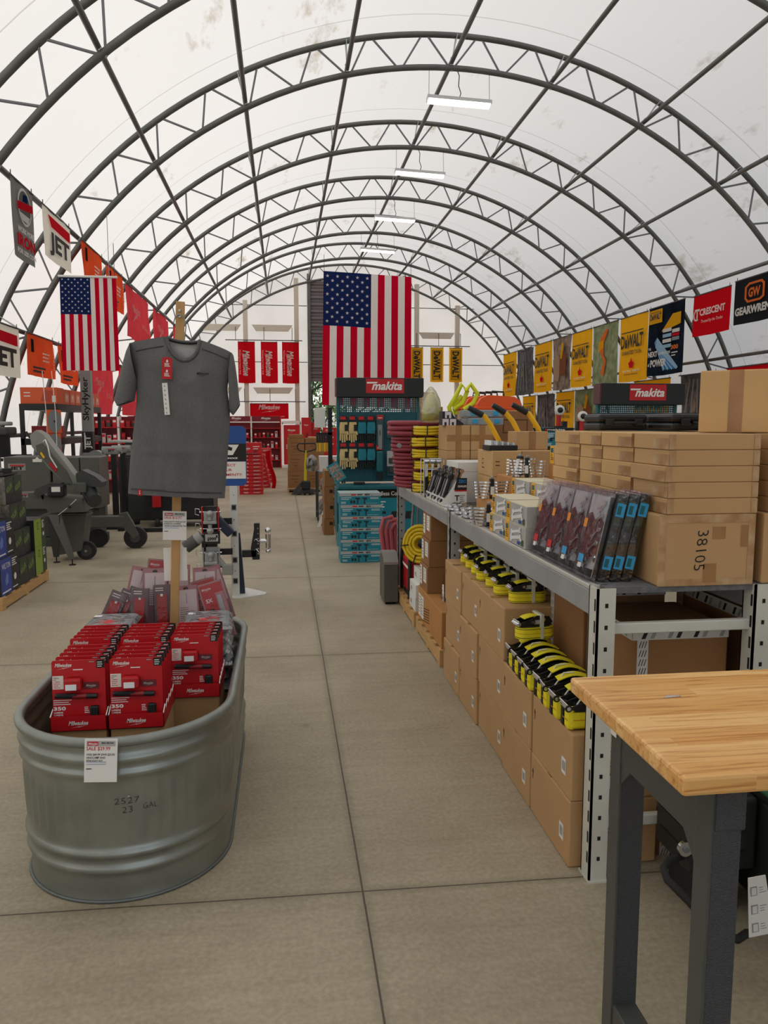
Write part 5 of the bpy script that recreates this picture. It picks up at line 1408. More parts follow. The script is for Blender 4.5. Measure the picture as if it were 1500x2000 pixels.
def sleeve(pts, rad, dep, name, m):
    b = MB(); n = 20; rows = []
    for (c, ax), r_ in zip(pts, rad):
        rows.append([Vector(c) + Vector(ax) * r_ * math.cos(2 * PI * k / n) + Vector((0, 1, 0)) * dep * math.sin(2 * PI * k / n) for k in range(n)])
    vs = [p for r_ in rows for p in r_]
    fs = [(i * n + k, i * n + (k + 1) % n, (i + 1) * n + (k + 1) % n, (i + 1) * n + k) for i in range(len(rows) - 1) for k in range(n)]
    b.add(vs, fs, m, None, True); b.build(name, tee)
def sl_pts(quads):
    out = []; rad = []
    for (ax, ay, bx, by) in quads:
        a_, c_ = E_(ax, ay), E_(bx, by); d = (c_ - a_); out.append(((a_ + c_) / 2, d.normalized())); rad.append(d.length / 2)
    return out, rad
p_, r_ = sl_pts([(254, 669, 268, 742), (247, 684, 267, 752), (240, 708, 266, 762), (233, 740, 264, 772), (227, 765, 263, 782), (223, 781, 262, 784), (229, 793, 258, 783)])
sleeve(p_, r_, .052, 'left_sleeve', TEE)
p_, r_ = sl_pts([(452, 688, 446, 740), (456, 694, 447, 760), (460, 715, 447, 778), (464, 745, 447, 795), (467, 775, 449, 805), (469, 790, 455, 811)])
sleeve(p_, r_, .06, 'right_sleeve', TEE)
b = MB()
rowf = [panel(True)((xx - sl.x) / (sr.x - sl.x), 1.0) for xx in [nl.x + (nr.x - nl.x) * k / 20 for k in range(21)]]
rowb = [panel(False)((xx - sl.x) / (sr.x - sl.x), 1.0) for xx in [nl.x + (nr.x - nl.x) * k / 20 for k in range(21)]]
b.tube([Vector(p) + Vector((0, -.004, -.004)) for p in rowf], .010, TEE, 8); b.tube([Vector(p) + Vector((0, .0, .0)) for p in rowb], .008, TEE, 8); b.build('collar', tee)
b = MB(); b.tube([Vector(p) + Vector((0, -.012, -.004)) for p in rowb], .007, BLACK, 6); b.build('neck_tape', tee)
def seam(x0, x1, dz, nm):
    b = MB(); b.tube([Vector(panel(True)((xx - sl.x) / (sr.x - sl.x), 1 - dz / (ztop(xx, True) - zb_))) + Vector((0, -.003, 0)) for xx in [x0 + (x1 - x0) * k / 8 for k in range(9)]], .0022, mat('seam_dark', '#47494a', .9), 5); b.build(nm, tee)
seam(sl.x + .03, nl.x - .01, .045, 'yoke_seam'); seam(nr.x + .01, sr.x - .02, .04, 'yoke_seam')
b = MB()
for dz in (.018, .021): b.tube([Vector(panel(True)(k / 30, dz / (1.9 - zb_))) + Vector((0, -.002, 0)) for k in range(1, 30)], .0012, mat('seam_dark', '#47494a', .9), 4)
b.build('hem_stitch', tee)
def on_shirt(px, py, d=.006):
    """point of the shirt's front under a pixel, moved a little out of the cloth"""
    best = None
    for i in range(60):
        for j in range(60):
            p = panel(True)(i / 59, j / 59); q = E_(px, py)
            dd = (p[0] - q.x) ** 2 + (p[2] - q.z) ** 2
            if best is None or dd < best[0]: best = (dd, p)
    return Vector(best[1]) + Vector((0, -d, 0))
c = on_shirt(329, 719, .012)
b = MB(); Mt = FRONT(*c) @ RZ(R(-3)); b.prism([(-.022, -.05), (.022, -.05), (.024, -.044), (.024, .044), (.018, .052), (-.018, .052), (-.024, .044), (-.024, -.044)], .002, REDC, Mt)
for y in (.028, -.018): b.poly([(-.005, y), (.005, y), (.004, y + .01), (0, y + .014), (-.004, y + .008)], PAPER, Mt @ T(0, 0, .001)); bars(b, -.012, .014, y - .004, 3, .006, .003, PAPER, Mt, random.Random(2), ragged=.2)
b.build('red_hang_tag', tee)
c = on_shirt(327, 779, .012)
b = MB(); Mt = FRONT(*c) @ RZ(R(3)); flat(b, -.0125, -.075, .0125, .075, PAPER, Mt, 0)
for k in range(7): b.text('L', .008, INK, Mt, -.001, .058 - k * .021, 'c', bold=.04)
b.build('size_strip', tee)
c = on_shirt(397, 735, .010)
b = MB(); script_logo(b, 0, 0, .058, INK, FRONT(*c)); b.build('chest_wordmark', tee)
c = on_shirt(275, 960, .010)
b = MB(); flat(b, -.009, -.015, .009, .015, REDC, FRONT(*c), 0); b.poly([(-.003, -.008), (.003, -.006), (.0, .002), (.004, .009), (-.002, .008), (-.001, 0)], PAPER, FRONT(*c) @ T(0, 0, .001)); b.build('hem_label', tee)

# ------------------------------------------------------------------ towing-hitch display stand beyond the tank
POSTW = mat('post_white', '#d6d7d2', 0.45)
HALU = mat('cast_aluminium', '#a3a5a4', 0.45, .45)
hs = thing('hitch_display', 'white square-tube display post for tow hitches, topped by a blue sign', 'stand', (-.49, 7.62, 0))
b = MB(); b.box((0, 0, .55), (.076, .076, 1.08), POSTW, .003)
for z in (.15, .36, .62, .88): b.box((0, -.0385, z), (.05, .004, .06), STEEL, .002); b.box((0, -.041, z), (.034, .004, .04), INK)
for z in (.25, .5, .76, 1.0): b.cyl((0, -.039, z), (0, -.043, z), .006, STEEL, 8)
b.build('post', hs)
b = MB(); b.prism([(-.03, -.30), (.06, -.32), (.29, -.20), (.30, -.12), (.10, .12), (-.03, .14)], .012, POSTW, TOPF(0, .15, .012)); b.build('floor_plate', hs)
b = MB(); b.prism([(0, 0), (.06, 0), (.02, .62), (0, .62)], .05, mat('dark_blue_steel', '#1d2740', .4), FRONT(.03, -.0, 0)); b.build('stay', hs)
b = MB(); b.prism([(-.28, 0), (.10, 0), (.13, .03), (.13, .55), (.10, .58), (-.25, .58), (-.28, .55)], .012, BLUE, FRONT(0, -.02, 1.09)); b.build('sign_board', hs)
b = MB(); Ms = FRONT(0, -.021, 1.09)
flat(b, -.26, .24, .128, .41, INK, Ms, .001); b.poly([(-.13, .30), (.0, .30), (.06, .40), (-.13, .40)], PAPER, Ms @ T(0, 0, .002)); b.poly([(-.1, .33), (-.06, .33), (-.05, .35), (-.01, .34), (.0, .37), (-.04, .385), (-.09, .38)], INK, Ms @ T(0, 0, .003)); b.text('ROAD SHOCK', .016, PAPER, Ms, -.05, .262, 'c', shear=.2, bold=.04, fit=.2, lift=.002)
flat(b, -.27, .07, .122, .235, PAPER, Ms, .001)
for k, s in enumerate(('PROTECT', 'YOUR', 'INVESTMENT!!')): b.text(s, .024, RED, Ms, -.07, .19 - .046 * k, 'c', bold=.02, fit=(.19, .12, .30)[k], lift=.002)
b.build('print', hs)
def ball_mount(label, loc, red=True):
    t = thing('ball_mount', label, 'tow hitch', loc, group='aluminium ball mounts')
    b = MB()
    for s in (-1, 1): b.box((s * .075, 0, .12), (.012, .05, .26), REDM if red else HALU, .003)
    b.box((0, .03, .12), (.15, .012, .26), BLACK if red else HALU, .002); b.build('bracket', t)
    b = MB(); b.box((0, -.03, .105), (.125, .07, .03), HALU, .006); b.box((0, -.02, .16), (.12, .03, .09), HALU, .006); b.build('shank_block', t)
    for (z, up) in ((.125, 1), (.085, -1)) if red else ((.125, 1),):
        b = MB(); b.cyl((0, -.05, z), (0, -.05, z + up * .035), .02, HALU, 12); b.ball((0, -.05, z + up * .06), .034, HALU, 12); b.build('tow_ball', t)
    b = MB(); b.cyl((-.1, -.01, .04), (.1, -.01, .04), .007, CHROME, 8); b.cyl((-.1, -.01, .2), (.1, -.01, .2), .007, CHROME, 8); b.build('pin', t)
    for z in (.06, .2):
        b = MB(); b.tube([(-.09, 0, z), (-.1, -.02, z + .03), (-.135, -.02, z + .035), (-.14, -.01, z - .02), (-.105, -.01, z - .03)], .004, CHROME, 5); b.build('clip', t)
    return t
ball_mount('aluminium double ball mount in a red bracket, at the shirt hem', (-.70, 7.40, .66))
ball_mount('grey aluminium ball mount low on the hitch display, with a white tag', (-.70, 7.40, .27), False)
pc = thing('price_plate', 'small grey price plate reading 999 on the hitch display', 'sign', (-.69, 7.37, .615))
b = MB(); b.box((0, 0, 0), (.12, .004, .07), GREYP); b.text('$999', .03, INK, FRONT(0, -.002, 0), 0, -.025, 'c', bold=.05); flat(b, .04, .0, .055, .025, INK, FRONT(0, -.002, 0)); b.build('plate', pc)
b = MB(); b.box((0, .03, .0), (.15, .05, .12), BLACK); b.build('bracket', pc)
dh = thing('drop_hitch', 'black adjustable drop hitch with two chrome balls, at the right of the display post', 'tow hitch', (-.45, 7.60, .42))
b = MB(); b.box((.10, 0, 0), (.14, .06, .07), BLACK, .004); b.prism([(.13, -.06), (.20, -.06), (.205, .30), (.15, .30), (.15, .24), (.115, .05)], .06, BLACK, FRONT(0, -.03, 0)); b.build('black_shank', dh)
b = MB(); M_ = FRONT(.185, -.031, 0)
for k in range(6): b.cyl((.188, -.0305, .0 + .05 * k), (.188, -.034, .0 + .05 * k), .008, CHROME, 10)
b.build('pin_holes', dh)
b = MB(); b.cyl((.20, 0, .12), (.27, 0, .12), .022, CHROME, 10); b.cyl((.285, 0, .05), (.285, 0, .19), .026, CHROME, 14); b.build('ball_stem', dh)
for z, s in ((.225, .03), (.02, .027)):
    b = MB(); b.ball((.285, 0, z), s, CHROME, 12); b.build('chrome_ball', dh)
b = MB(); b.tube([(.15, -.034, .13), (.17, -.05, .15), (.19, -.04, .12), (.21, -.04, .14)], .005, CHROME, 5); b.tube([(.15, -.034, .03), (.17, -.05, .05), (.20, -.04, .01), (.2, -.04, -.01)], .005, CHROME, 5); b.build('clip', dh)
for (nm, lb, loc, rot, fn) in (
    ('tow_jack', 'grey trailer jack arm angled against the display post', (-.56, 7.42, .30), (0, 0, 0), lambda t: [MB().box((.0, 0, .09), (.05, .06, .26), HALU, .01, RY(R(-38))).build('arm', t), MB().box((.01, -.01, .0), (.10, .07, .10), mat('jack_grey', '#8c8f88', .5), .008).build('gearbox', t), MB().cyl((-.16, -.03, .03), (-.02, -.03, .03), .006, BLACK, 6).build('crank', t)]),
    ('winch_drum', 'black and white strap drum angled left of the ball mounts', (-.86, 7.42, .58), (0, 0, 0), lambda t: [MB().cyl((-.08, 0, -.06), (.02, 0, .01), .06, mat('drum_dark', '#4b4c4b', .5), 16).build('drum', t), MB().cyl((.02, 0, .01), (.075, 0, .05), .055, PAPG, 16).build('strap', t), MB().box((.09, .02, -.02), (.04, .05, .16), BLACK, .006).build('mount', t)]),
    ('coupler', 'dark blue coupler angled between the mounts and the white post', (-.585, 7.44, .72), (0, 0, 0), lambda t: [MB().box((0, 0, 0), (.085, .08, .22), mat('dark_blue_steel', '#1d2740', .4), .012, RY(R(-42))).build('coupler_body', t), MB().box((-.055, 0, .10), (.05, .06, .14), BLACK, .01).build('latch', t)])):
    t = thing(nm, lb, 'tow part', loc, rot=rot); fn(t)
b = MB(); b.box((-.70, 7.5, .45), (.1, .1, .9), BLACK, .004); b.box((-.62, 7.56, .45), (.22, .03, .06), BLACK); b.box((-.62, 7.56, .75), (.22, .03, .06), BLACK); o = b.build('side_post', hs); o.matrix_parent_inverse = Matrix.Translation((.49, -7.62, 0))
# ------------------------------------------------------------------ left side: pallet of tool boxes
WB = mat('tool_box_black', '#1b1c1e', 0.5); WBL = mat('tool_box_blue', '#27409a', 0.5); WGR = mat('tool_box_green', '#86a02f', 0.5); WDG = mat('tool_box_darkgreen', '#34402a', 0.55); WPHOTO = mat('box_photo', '#8d877c', 0.5, noise=.5, scale=14, col2='#2b2b2b')
pallet('pallet', 'wooden pallet stacked with blue, black and green tool boxes at the left edge', (-3.72, 7.22, 0), (-2.55, 8.62, 0))
def tbox(label, lo, hi, kind):
    def deco(db, F, W, H, o):
        M = F['R']; w, h = W['R'], H['R']
        Mf = F['F']; wf = W['F']
        if kind == 'blue':
            flat(db, -w / 2, -h / 2, w * .08, h / 2, WBL, M); flat(db, w * .08, -h / 2, w / 2, h / 2, WB, M)
            db.text('WILTON', h * .16, PAPER, M, -w * .2, h * .22, 'c', fit=w * .45, lift=.002); db.poly([(-w * .25, -h * .25), (-w * .12, -h * .2), (-w * .1, .0), (-w * .18, h * .1), (-w * .28, -h * .1)], mat('wireframe_blue', '#6c83c8', .5), M @ T(0, 0, .002)); flat(db, -w * .45, -h * .44, w * .0, -h * .4, PAPER, M, .002)
            bars(db, w * .12, w * .42, h * .42, 4, h * .06, h * .03, PAPER, M, random.Random(1), .002); db.lathe([(.001, .002), (h * .1, .002)], PAPER, 12, M @ T(w * .27, -h * .12, 0)); flat(db, w * .12, -h * .42, w * .4, -h * .39, PAPER, M, .002)
            flat(db, -wf / 2, -h / 2, -wf * .22, h / 2, WBL, Mf); flat(db, -wf * .2, -h / 2, wf / 2, h / 2, WB, Mf); bars(db, -wf * .12, wf * .3, h * .4, 6, h * .075, h * .035, PAPER, Mf, random.Random(2), .002); db.lathe([(.001, .002), (h * .09, .002)], PAPER, 12, Mf @ T(wf * .1, -h * .08, 0)); flat(db, -wf * .05, -h * .38, wf * .3, -h * .24, PAPER, Mf, .002); bars(db, -wf * .02, wf * .27, -h * .25, 1, .01, h * .08, INK, Mf, random.Random(2), .003)
        elif kind == 'green':
            flat(db, -w / 2, -h / 2, w * .12, h / 2, WGR, M); flat(db, w * .12, -h / 2, w / 2, h / 2, WDG, M)
            flat(db, -w * .22, h * .12, -w * .08, h * .38, WDG, M, .002); flat(db, -w * .2, h * .15, -w * .1, h * .35, WGR, M, .003); bars(db, w * .18, w * .4, h * .4, 5, h * .06, h * .03, PAPER, M, random.Random(1), .002); db.lathe([(.001, .002), (h * .08, .002)], PAPER, 12, M @ T(w * .3, -h * .1, 0))
        else:
            flat(db, -w * .46, -h * .1, w * .46, h * .45, WDG, M); db.text('ROLLER', h * .2, mat('dull_green_ink', '#8aa05a', .6), M @ T(0, 0, .001) @ RZ(R(20)), 0, h * .0, 'c', bold=.02, fit=w * .7)
            flat(db, -wf / 2, -h / 2, wf / 2, h / 2, WPHOTO, Mf)
    return carton('tool_box', label, lo, hi, WB, cat='box', group='boxed tools on the left pallet', deco=deco, bev=.003)
x1 = -2.56
for k in range(2):
    z0 = .124 + k * .336
    tbox('blue and black tool box, %s, at the near corner of the left pallet' % ['bottom', 'upper'][k], (x1 - .44 - .03 * k, 7.24, z0), (x1 - .03 * k, 7.72, z0 + .335), 'blue')
    tbox('blue tool box further left on the near side of the pallet, %s' % ['bottom', 'upper'][k], (x1 - .9, 7.25, z0), (x1 - .45 - .03 * k, 7.72, z0 + .335), 'blue')
for j, y in enumerate((7.74, 7.98)):
    for k in range(4):
        z0 = .124 + k * .265
        tbox('dark green box, %s layer, %s of the two dark stacks on the pallet' % (['bottom', 'second', 'third', 'top'][k], ['nearer', 'farther'][j]), (x1 - .42 - (.03 * k), y, z0), (x1 - .03 * k, y + .23, z0 + .264), 'dark')
for k in range(2):
    z0 = .124 + k * .29
    tbox('bright green tool box, %s one, at the far corner of the left pallet' % ['lower', 'upper'][k], (x1 - .42, 8.23, z0), (x1 + .0, 8.6, z0 + .288), 'green')
t = thing('wrapped_tool', 'black tool wrapped in clear film lying on the blue boxes', 'tool', (-2.86, 7.50, .797))
b = MB(); b.box((0, 0, .05), (.34, .3, .1), BLACK, .03); b.box((-.05, .0, .13), (.18, .16, .08), MACHD, .02); b.build('tool_body', t)
b = MB(); b.box((0, 0, .11), (.40, .36, .215), clear_mat('bag_film', '#f2f2e4', .2, .25, .6, 20), .06); b.build('clear_film', t)
t = thing('boxed_table', 'long dark table folded on top of the dark green boxes', 'table', (-2.98, 7.97, 1.186))
b = MB(); b.box((0, 0, .02), (.62, .42, .035), MACHD, .008); b.build('table_top', t); b = MB(); b.cyl((-.35, -.15, .055), (.3, -.15, .055), .02, MACHD, 10); b.box((.33, -.15, .055), (.08, .05, .05), BLACK2, .008); b.cyl((-.35, .1, .055), (.2, .1, .055), .016, STEEL, 8); b.build('folded_leg', t)
for lbl, (x, y, z) in (('green grip', (-2.48, 8.30, .98)),):
    pass
# ------------------------------------------------------------------ machines
def LOGO_JET(b, M, w, frame_=True):
    h = w * .36
    if frame_: flat(b, -w * .56, -h * .6, w * .56, h * .68, PAPG, M, .001)
    flat(b, -w * .45, h * .22, w * .5, h * .5, RED, M, .002); b.text('JET', h * .62, INK, M, 0, -h * .45, 'c', bold=.05, fit=w * .9, lift=.002)
# big grey lathe cabinet behind
lc = thing('machine_cabinet', 'wide dark grey machine cabinet with framed badge, at the left behind the band saw', 'machine', (-3.15, 11.3, 0))
b = MB(); b.box2((-.62, -.3, .52), (-.02, .3, 1.24), MACH, .015); b.box2((.0, -.28, .52), (.36, .3, 1.23), MACH, .012); b.box2((.37, -.28, .52), (.62, .3, 1.23), MACH, .012); b.build('cabinet_body', lc)
b = MB(); b.box2((-.6, -.29, 0), (.6, .29, .12), MACHD, .01); b.box2((-.55, -.2, .12), (.58, .2, .53), MACHD, .01); b.build('plinth', lc)
b = MB(); LOGO_JET(b, FRONT(-.45, -.301, 1.1), .2); flat(b, -.06, -.02, .06, .02, PAPER, FRONT(-.18, -.301, 1.19), .002); b.poly([(-.03, .02), (0, .05), (.03, .02)], PAPER, FRONT(-.18, -.301, 1.19) @ T(0, 0, .002)); b.build('badge', lc)
# horizontal band saw with its arm raised
BSX, BSY = -2.72, 9.85
bs = thing('band_saw', 'grey horizontal band saw on wheels, its arm raised to the upper left', 'machine', (BSX, BSY, 0))
P2 = lambda px, py, y=BSY: on_y(px, py, y) - Vector((BSX, BSY, 0))
def slab(poly_px, y0, y1, m, bev=None):
    """a machine part with the outline seen in front view, between depths y0 and y1"""
    b = MB(); pts = [P2(px, py, BSY + y0) for px, py in poly_px]
    b.prism([(p.x, p.z) for p in pts], y1 - y0, m, FRONT(0, y0, 0)); return b
slab([(58, 850), (70, 840), (84, 848), (100, 870), (128, 905), (152, 938), (150, 950), (140, 955), (118, 935), (95, 915), (62, 872)], -.12, .10, mat('saw_arm_grey', '#8b8e86', .42)).build('saw_arm', bs)
slab([(70, 870), (80, 866), (128, 920), (140, 945), (128, 945), (72, 885)], -.17, -.121, MACH).build('blade_guard', bs)
b = slab([(80, 882), (88, 893), (85, 896), (78, 886)], -.175, -.171, YELP); b.build('warning_sticker', bs)
b = slab([(94, 905), (100, 903), (112, 918), (108, 922)], -.18, -.171, REDM); b.build('red_plate', bs)
b = MB(); b.tube([P2(92, 862) + Vector((0, -.16, 0)), P2(98, 858) + Vector((0, -.2, 0)), P2(104, 870) + Vector((0, -.22, 0)), P2(108, 890) + Vector((0, -.22, 0)), P2(120, 912) + Vector((0, -.19, 0))], .008, PAPER, 6); b.build('hose', bs)
b = MB(); b.cyl(P2(55, 843) + Vector((0, -.08, 0)), P2(63, 855) + Vector((0, -.08, 0)), .015, BLACK, 8); b.build('tension_knob', bs)
b = slab([(148, 925), (160, 918), (185, 930), (200, 942), (198, 952), (170, 950), (150, 945)], -.14, .12, MACHD); b.build('drive_cover', bs)
b = MB(); c = P2(186, 965); b.cyl(c + Vector((-.07, -.05, .06)), c + Vector((.03, -.2, -.06)), .09, BLACK, 18); b.cyl(c + Vector((.03, -.2, -.06)), c + Vector((.04, -.215, -.068)), .085, MACHD, 18); b.build('motor', bs)
b = MB(); c = P2(164, 950); b.box(c + Vector((0, -.14, 0)), (.14, .12, .12), MACH, .01, None); b.build('gearbox', bs)
b = slab([(65, 965), (70, 955), (100, 942), (118, 944), (118, 952), (95, 962), (72, 970)], -.28, -.12, MACHD); b.build('belt_guard', bs)
b = MB(); c = P2(118, 955); b.box(c + Vector((.02, -.22, 0)), (.20, .16, .16), BLACK, .03); flat(b, -.05, -.02, .05, .04, PAPER, FRONT(c.x + .03, -.302, c.z + .01), .0); b.build('motor', bs)
b = slab([(0, 975), (0, 966), (75, 962), (85, 968), (85, 975), (40, 978)], -.2, .12, MACH); LOGO_JET(b, FRONT(P2(45, 968, BSY - .2).x, -.2, P2(45, 968, BSY - .2).z), .1); b.build('feed_table', bs)
b = slab([(80, 968), (160, 975), (165, 1000), (95, 1002), (85, 985)], -.2, .25, MACH); b.build('saw_bed', bs)
b = slab([(95, 1003), (168, 1003), (160, 1075), (112, 1085)], -.02, .30, MACH); b.build('stand_body', bs)
b = MB(); a_ = P2(168, 1005); b.box2((a_.x - .55, -.03, a_.z - .03), (a_.x + .01, .32, a_.z - .005), MACH, .004); b.build('tray_rim', bs)
pf = on_z(141, 1104, 0) - Vector((BSX, BSY, 0))
for (top, foot, nm) in (((106, 1005), (141, 1104), 1), ((104, 1010), (110, 1099), 2)):
    f = on_z(*foot, 0) - Vector((BSX, BSY, 0)); f.z = .07; tp = on_y(*top, BSY - .25) - Vector((BSX, BSY, 0))
    b = MB(); ax = Vector((1, 0, 0))
    vs = [tp - ax * .075, tp + ax * .075, f + ax * .03, f - ax * .03]; vs += [v + Vector((0, .03, 0)) for v in vs]
    b.add(vs, [(0, 3, 2, 1), (4, 5, 6, 7), (0, 1, 5, 4), (1, 2, 6, 5), (2, 3, 7, 6), (3, 0, 4, 7)], MACH if nm == 1 else MACHD)
    if nm == 1: flat(b, -.04, -.015, .04, .01, PAPER, FRONT(tp.x + .03, tp.y - .002, tp.z - .06)); b.poly([(-.02, .01), (0, .03), (.02, .01)], PAPER, FRONT(tp.x + .03, tp.y - .003, tp.z - .06))
    b.build('leg', bs)
    b = MB(); b.cyl((f.x, f.y + .015, 0), (f.x, f.y + .015, .075), .008, BLACK, 8); b.cyl((f.x, f.y + .015, 0), (f.x, f.y + .015, .008), .04, BLACK, 14); b.build('leveling_foot', bs)
for (px, py, r_, y) in ((169, 1064, .115, .05), ):
    c = on_y(px, py, BSY + y) - Vector((BSX, BSY, 0)); c.z = r_
    b = MB(); b.cyl((c.x, y - .03, r_), (c.x, y + .03, r_), r_, BLACK2, 24); b.cyl((c.x, y - .034, r_), (c.x, y - .03, r_), r_ * .6, MACHD, 18); b.cyl((c.x, y - .04, r_), (c.x, y - .03, r_), .018, CHROME, 10); b.build('wheel', bs)
b = MB(); c = P2(145, 985) + Vector((0, -.24, 0)); b.tube([c, c + Vector((.1, -.02, .09))], .007, CHROME, 6); b.tube([c + Vector((-.02, 0, -.02)), c + Vector((-.12, -.02, -.1))], .006, CHROME, 6); b.ball(c + Vector((.02, -.03, .0)), .02, BLACK, 8); b.build('crank_handle', bs)
b = MB(); b.tube([P2(128, 1000) + Vector((0, -.26, 0)), P2(128, 1030) + Vector((0, -.27, 0)), P2(136, 1040) + Vector((0, -.27, 0)), P2(142, 1046) + Vector((0, -.27, 0)), P2(134, 1052) + Vector((0, -.27, 0)), P2(132, 1042) + Vector((0, -.27, 0))], .005, BLACK, 6); b.build('power_cord', bs)
# outrigger trolley with castor wheels
tr_ = thing('machine_trolley', 'dark grey machine trolley arm with a black castor wheel, behind the band saw', 'trolley', (-2.42, 10.72, 0))
b = MB(); b.box2((-.42, -.06, .3), (.28, .06, .45), MACH, .012); b.prism([(.2, .48), (.3, .5), (.46, .2), (.38, .14), (.2, .36)], .08, MACH, FRONT(0, -.05, 0)); b.build('arm', tr_)
b = MB(); b.cyl((.40, -.04, .15), (.40, .05, .15), .15, BLACK2, 26); b.cyl((.40, -.046, .15), (.40, -.04, .15), .07, MACHD, 14); b.build('wheel', tr_)
b = MB(); b.cyl((-.12, .12, .13), (-.12, .2, .13), .13, BLACK2, 24); b.build('wheel', tr_)
b = MB(); b.box2((.45, .1, .2), (.85, .2, .26), BLACK, .005); b.build('tongue', tr_)
# black column stands
for lb, px, w, y in (('nearer of two black column stands left of the grey shirt', 224, .085, 12.7), ('farther of two black column stands left of the grey shirt', 242, .085, 13.3)):
    p = on_y(px, 930, y)
    t = thing('column_stand', lb, 'stand', (p.x, y, 0), group='black column stands')
    b = MB(); b.box((0, 0, .60), (w, w, 1.2), BLACK, .006); b.build('column', t)
    b = MB(); b.box((0, 0, .03), (.46, .1, .06), BLACK, .006); b.box((.12, -.1, .03), (.1, .34, .05), BLACK, .006); b.build('foot', t)
    b = MB(); b.box((-.03, 0, 1.26), (.24, .16, .12), mat('grinder_grey', '#8c8f8c', .45), .03); b.cyl((-.17, -.02, 1.27), (.13, -.02, 1.27), .06, mat('grinder_grey', '#8c8f8c', .45), 14); b.build('grinder_head', t)
    b = MB(); LOGO_JET(b, FRONT(-.02, -.085, 1.27), .12); b.build('badge', t)
lt = thing('wood_lathe', 'pale grey bench machine with long table behind the column stands', 'machine', (-2.75, 14.0, 0))
b = MB(); b.box2((-.25, -.2, 1.36), (.75, .2, 1.40), mat('cast_pale', '#c6c8c4', .4, .3), .006); b.build('table', lt)
b = MB(); b.cyl((.0, 0, 1.28), (.5, 0, 1.28), .09, mat('grinder_grey', '#8c8f8c', .45), 14); b.box((.1, 0, 1.2), (.3, .25, .15), mat('grinder_grey', '#8c8f8c', .45), .02); b.build('motor_body', lt)
b = MB(); b.box2((-.1, -.2, .0), (.6, .2, 1.12), MACHD, .02); b.build('cabinet_stand', lt)
# chain hoist column with the white script
hc = thing('chain_hoist', 'tall grey hoist column with black lettering, standing under the small flag', 'machine', (-3.27, 13.6, 0))
HG = mat('hoist_grey', '#8f9290', .45)
b = MB(); b.box2((-.085, -.07, 1.55), (.085, .07, 2.78), HG, .006); b.box2((-.13, -.075, 2.68), (.085, .08, 2.78), HG, .005); b.build('mast', hc)
b = MB(); b.text('SkyHyker', .1, INK, FRONT(.0, -.071, 2.1) @ RZ(R(90)), 0, -.035, 'c', bold=.02, fit=.72); b.build('lettering', hc)
b = MB(); b.box2((-.085, -.075, 1.2), (.085, .072, 1.55), BLACK, .004); b.text('JET', .09, PAPER, FRONT(.0, -.076, 1.4) @ RZ(R(90)), -.02, -.045, 'c', fit=.22, bold=.02); flat(b, -.14, .035, .14, .055, PAPER, FRONT(.0, -.076, 1.4) @ RZ(R(90))); b.build('black_sleeve', hc)
b = MB(); b.box2((-.1, -.12, .1), (.24, .12, 1.2), HG, .03); b.cyl((.12, -.13, 1.1), (.12, .1, 1.1), .14, HG, 18); b.cyl((.03, -.15, 1.0), (.03, -.12, 1.0), .05, MACH, 12); b.build('drive_head', hc)
b = MB(); b.box2((-.27, -.14, .75), (-.09, .14, 1.14), MACH, .05); b.box2((-.24, -.145, .6), (-.09, -.05, .95), mat('brown_panel', '#4a2422', .5), .01); b.build('motor', hc)
for k, z in enumerate((1.12, 1.0)):
    b = MB(); b.cyl((.1 * k, -.14, z), (.1 * k, -.17, z), .022, CHROME, 10); b.build('knob', hc)
b = MB(); b.box2((-.25, -.2, 0), (.3, .2, .12), MACHD, .01); b.build('base', hc)
b = MB(); b.lathe([(.001, 0), (.2, .0), (.24, .03), (.2, .075), (.001, .09)], MACHD, 18, T(.0, -.36, .72)); b.cyl((.0, -.36, .0), (.0, -.36, .74), .04, MACHD, 10); b.build('seat_pad', hc)
b = MB()
for x in (-.42, -.28): b.tube([(x, -.95, 2.5), (x + .03, -.95, 1.8), (x + .02, -.95, 1.0)], .006, PAPER, 5)
b.build('pull_cord', hc)
# black drum-like machine at the very left
dm = thing('drill_head', 'black drill press head with clear guard at the left edge', 'machine', (-4.16, 11.95, 0))
b = MB(); b.box2((-.3, -.2, 1.52), (.22, .2, 1.64), MACHD, .03); b.cyl((.0, 0, 1.2), (.0, 0, 1.52), .17, BLACK, 18); b.box2((-.2, -.1, 1.66), (.2, .1, 1.72), mat('smoke_grey', '#9a9c9c', .3), .02); b.build('head', dm)
b = MB(); b.cyl((-.12, .1, 0), (-.12, .1, 1.5), .05, BLACK, 12); b.box2((-.3, -.2, 0), (.2, .3, .06), BLACK, .01); b.build('column', dm)
b = MB(); b.cyl((.02, -.05, 1.0), (.02, -.05, 1.2), .03, STEEL, 8); b.build('chuck', dm)
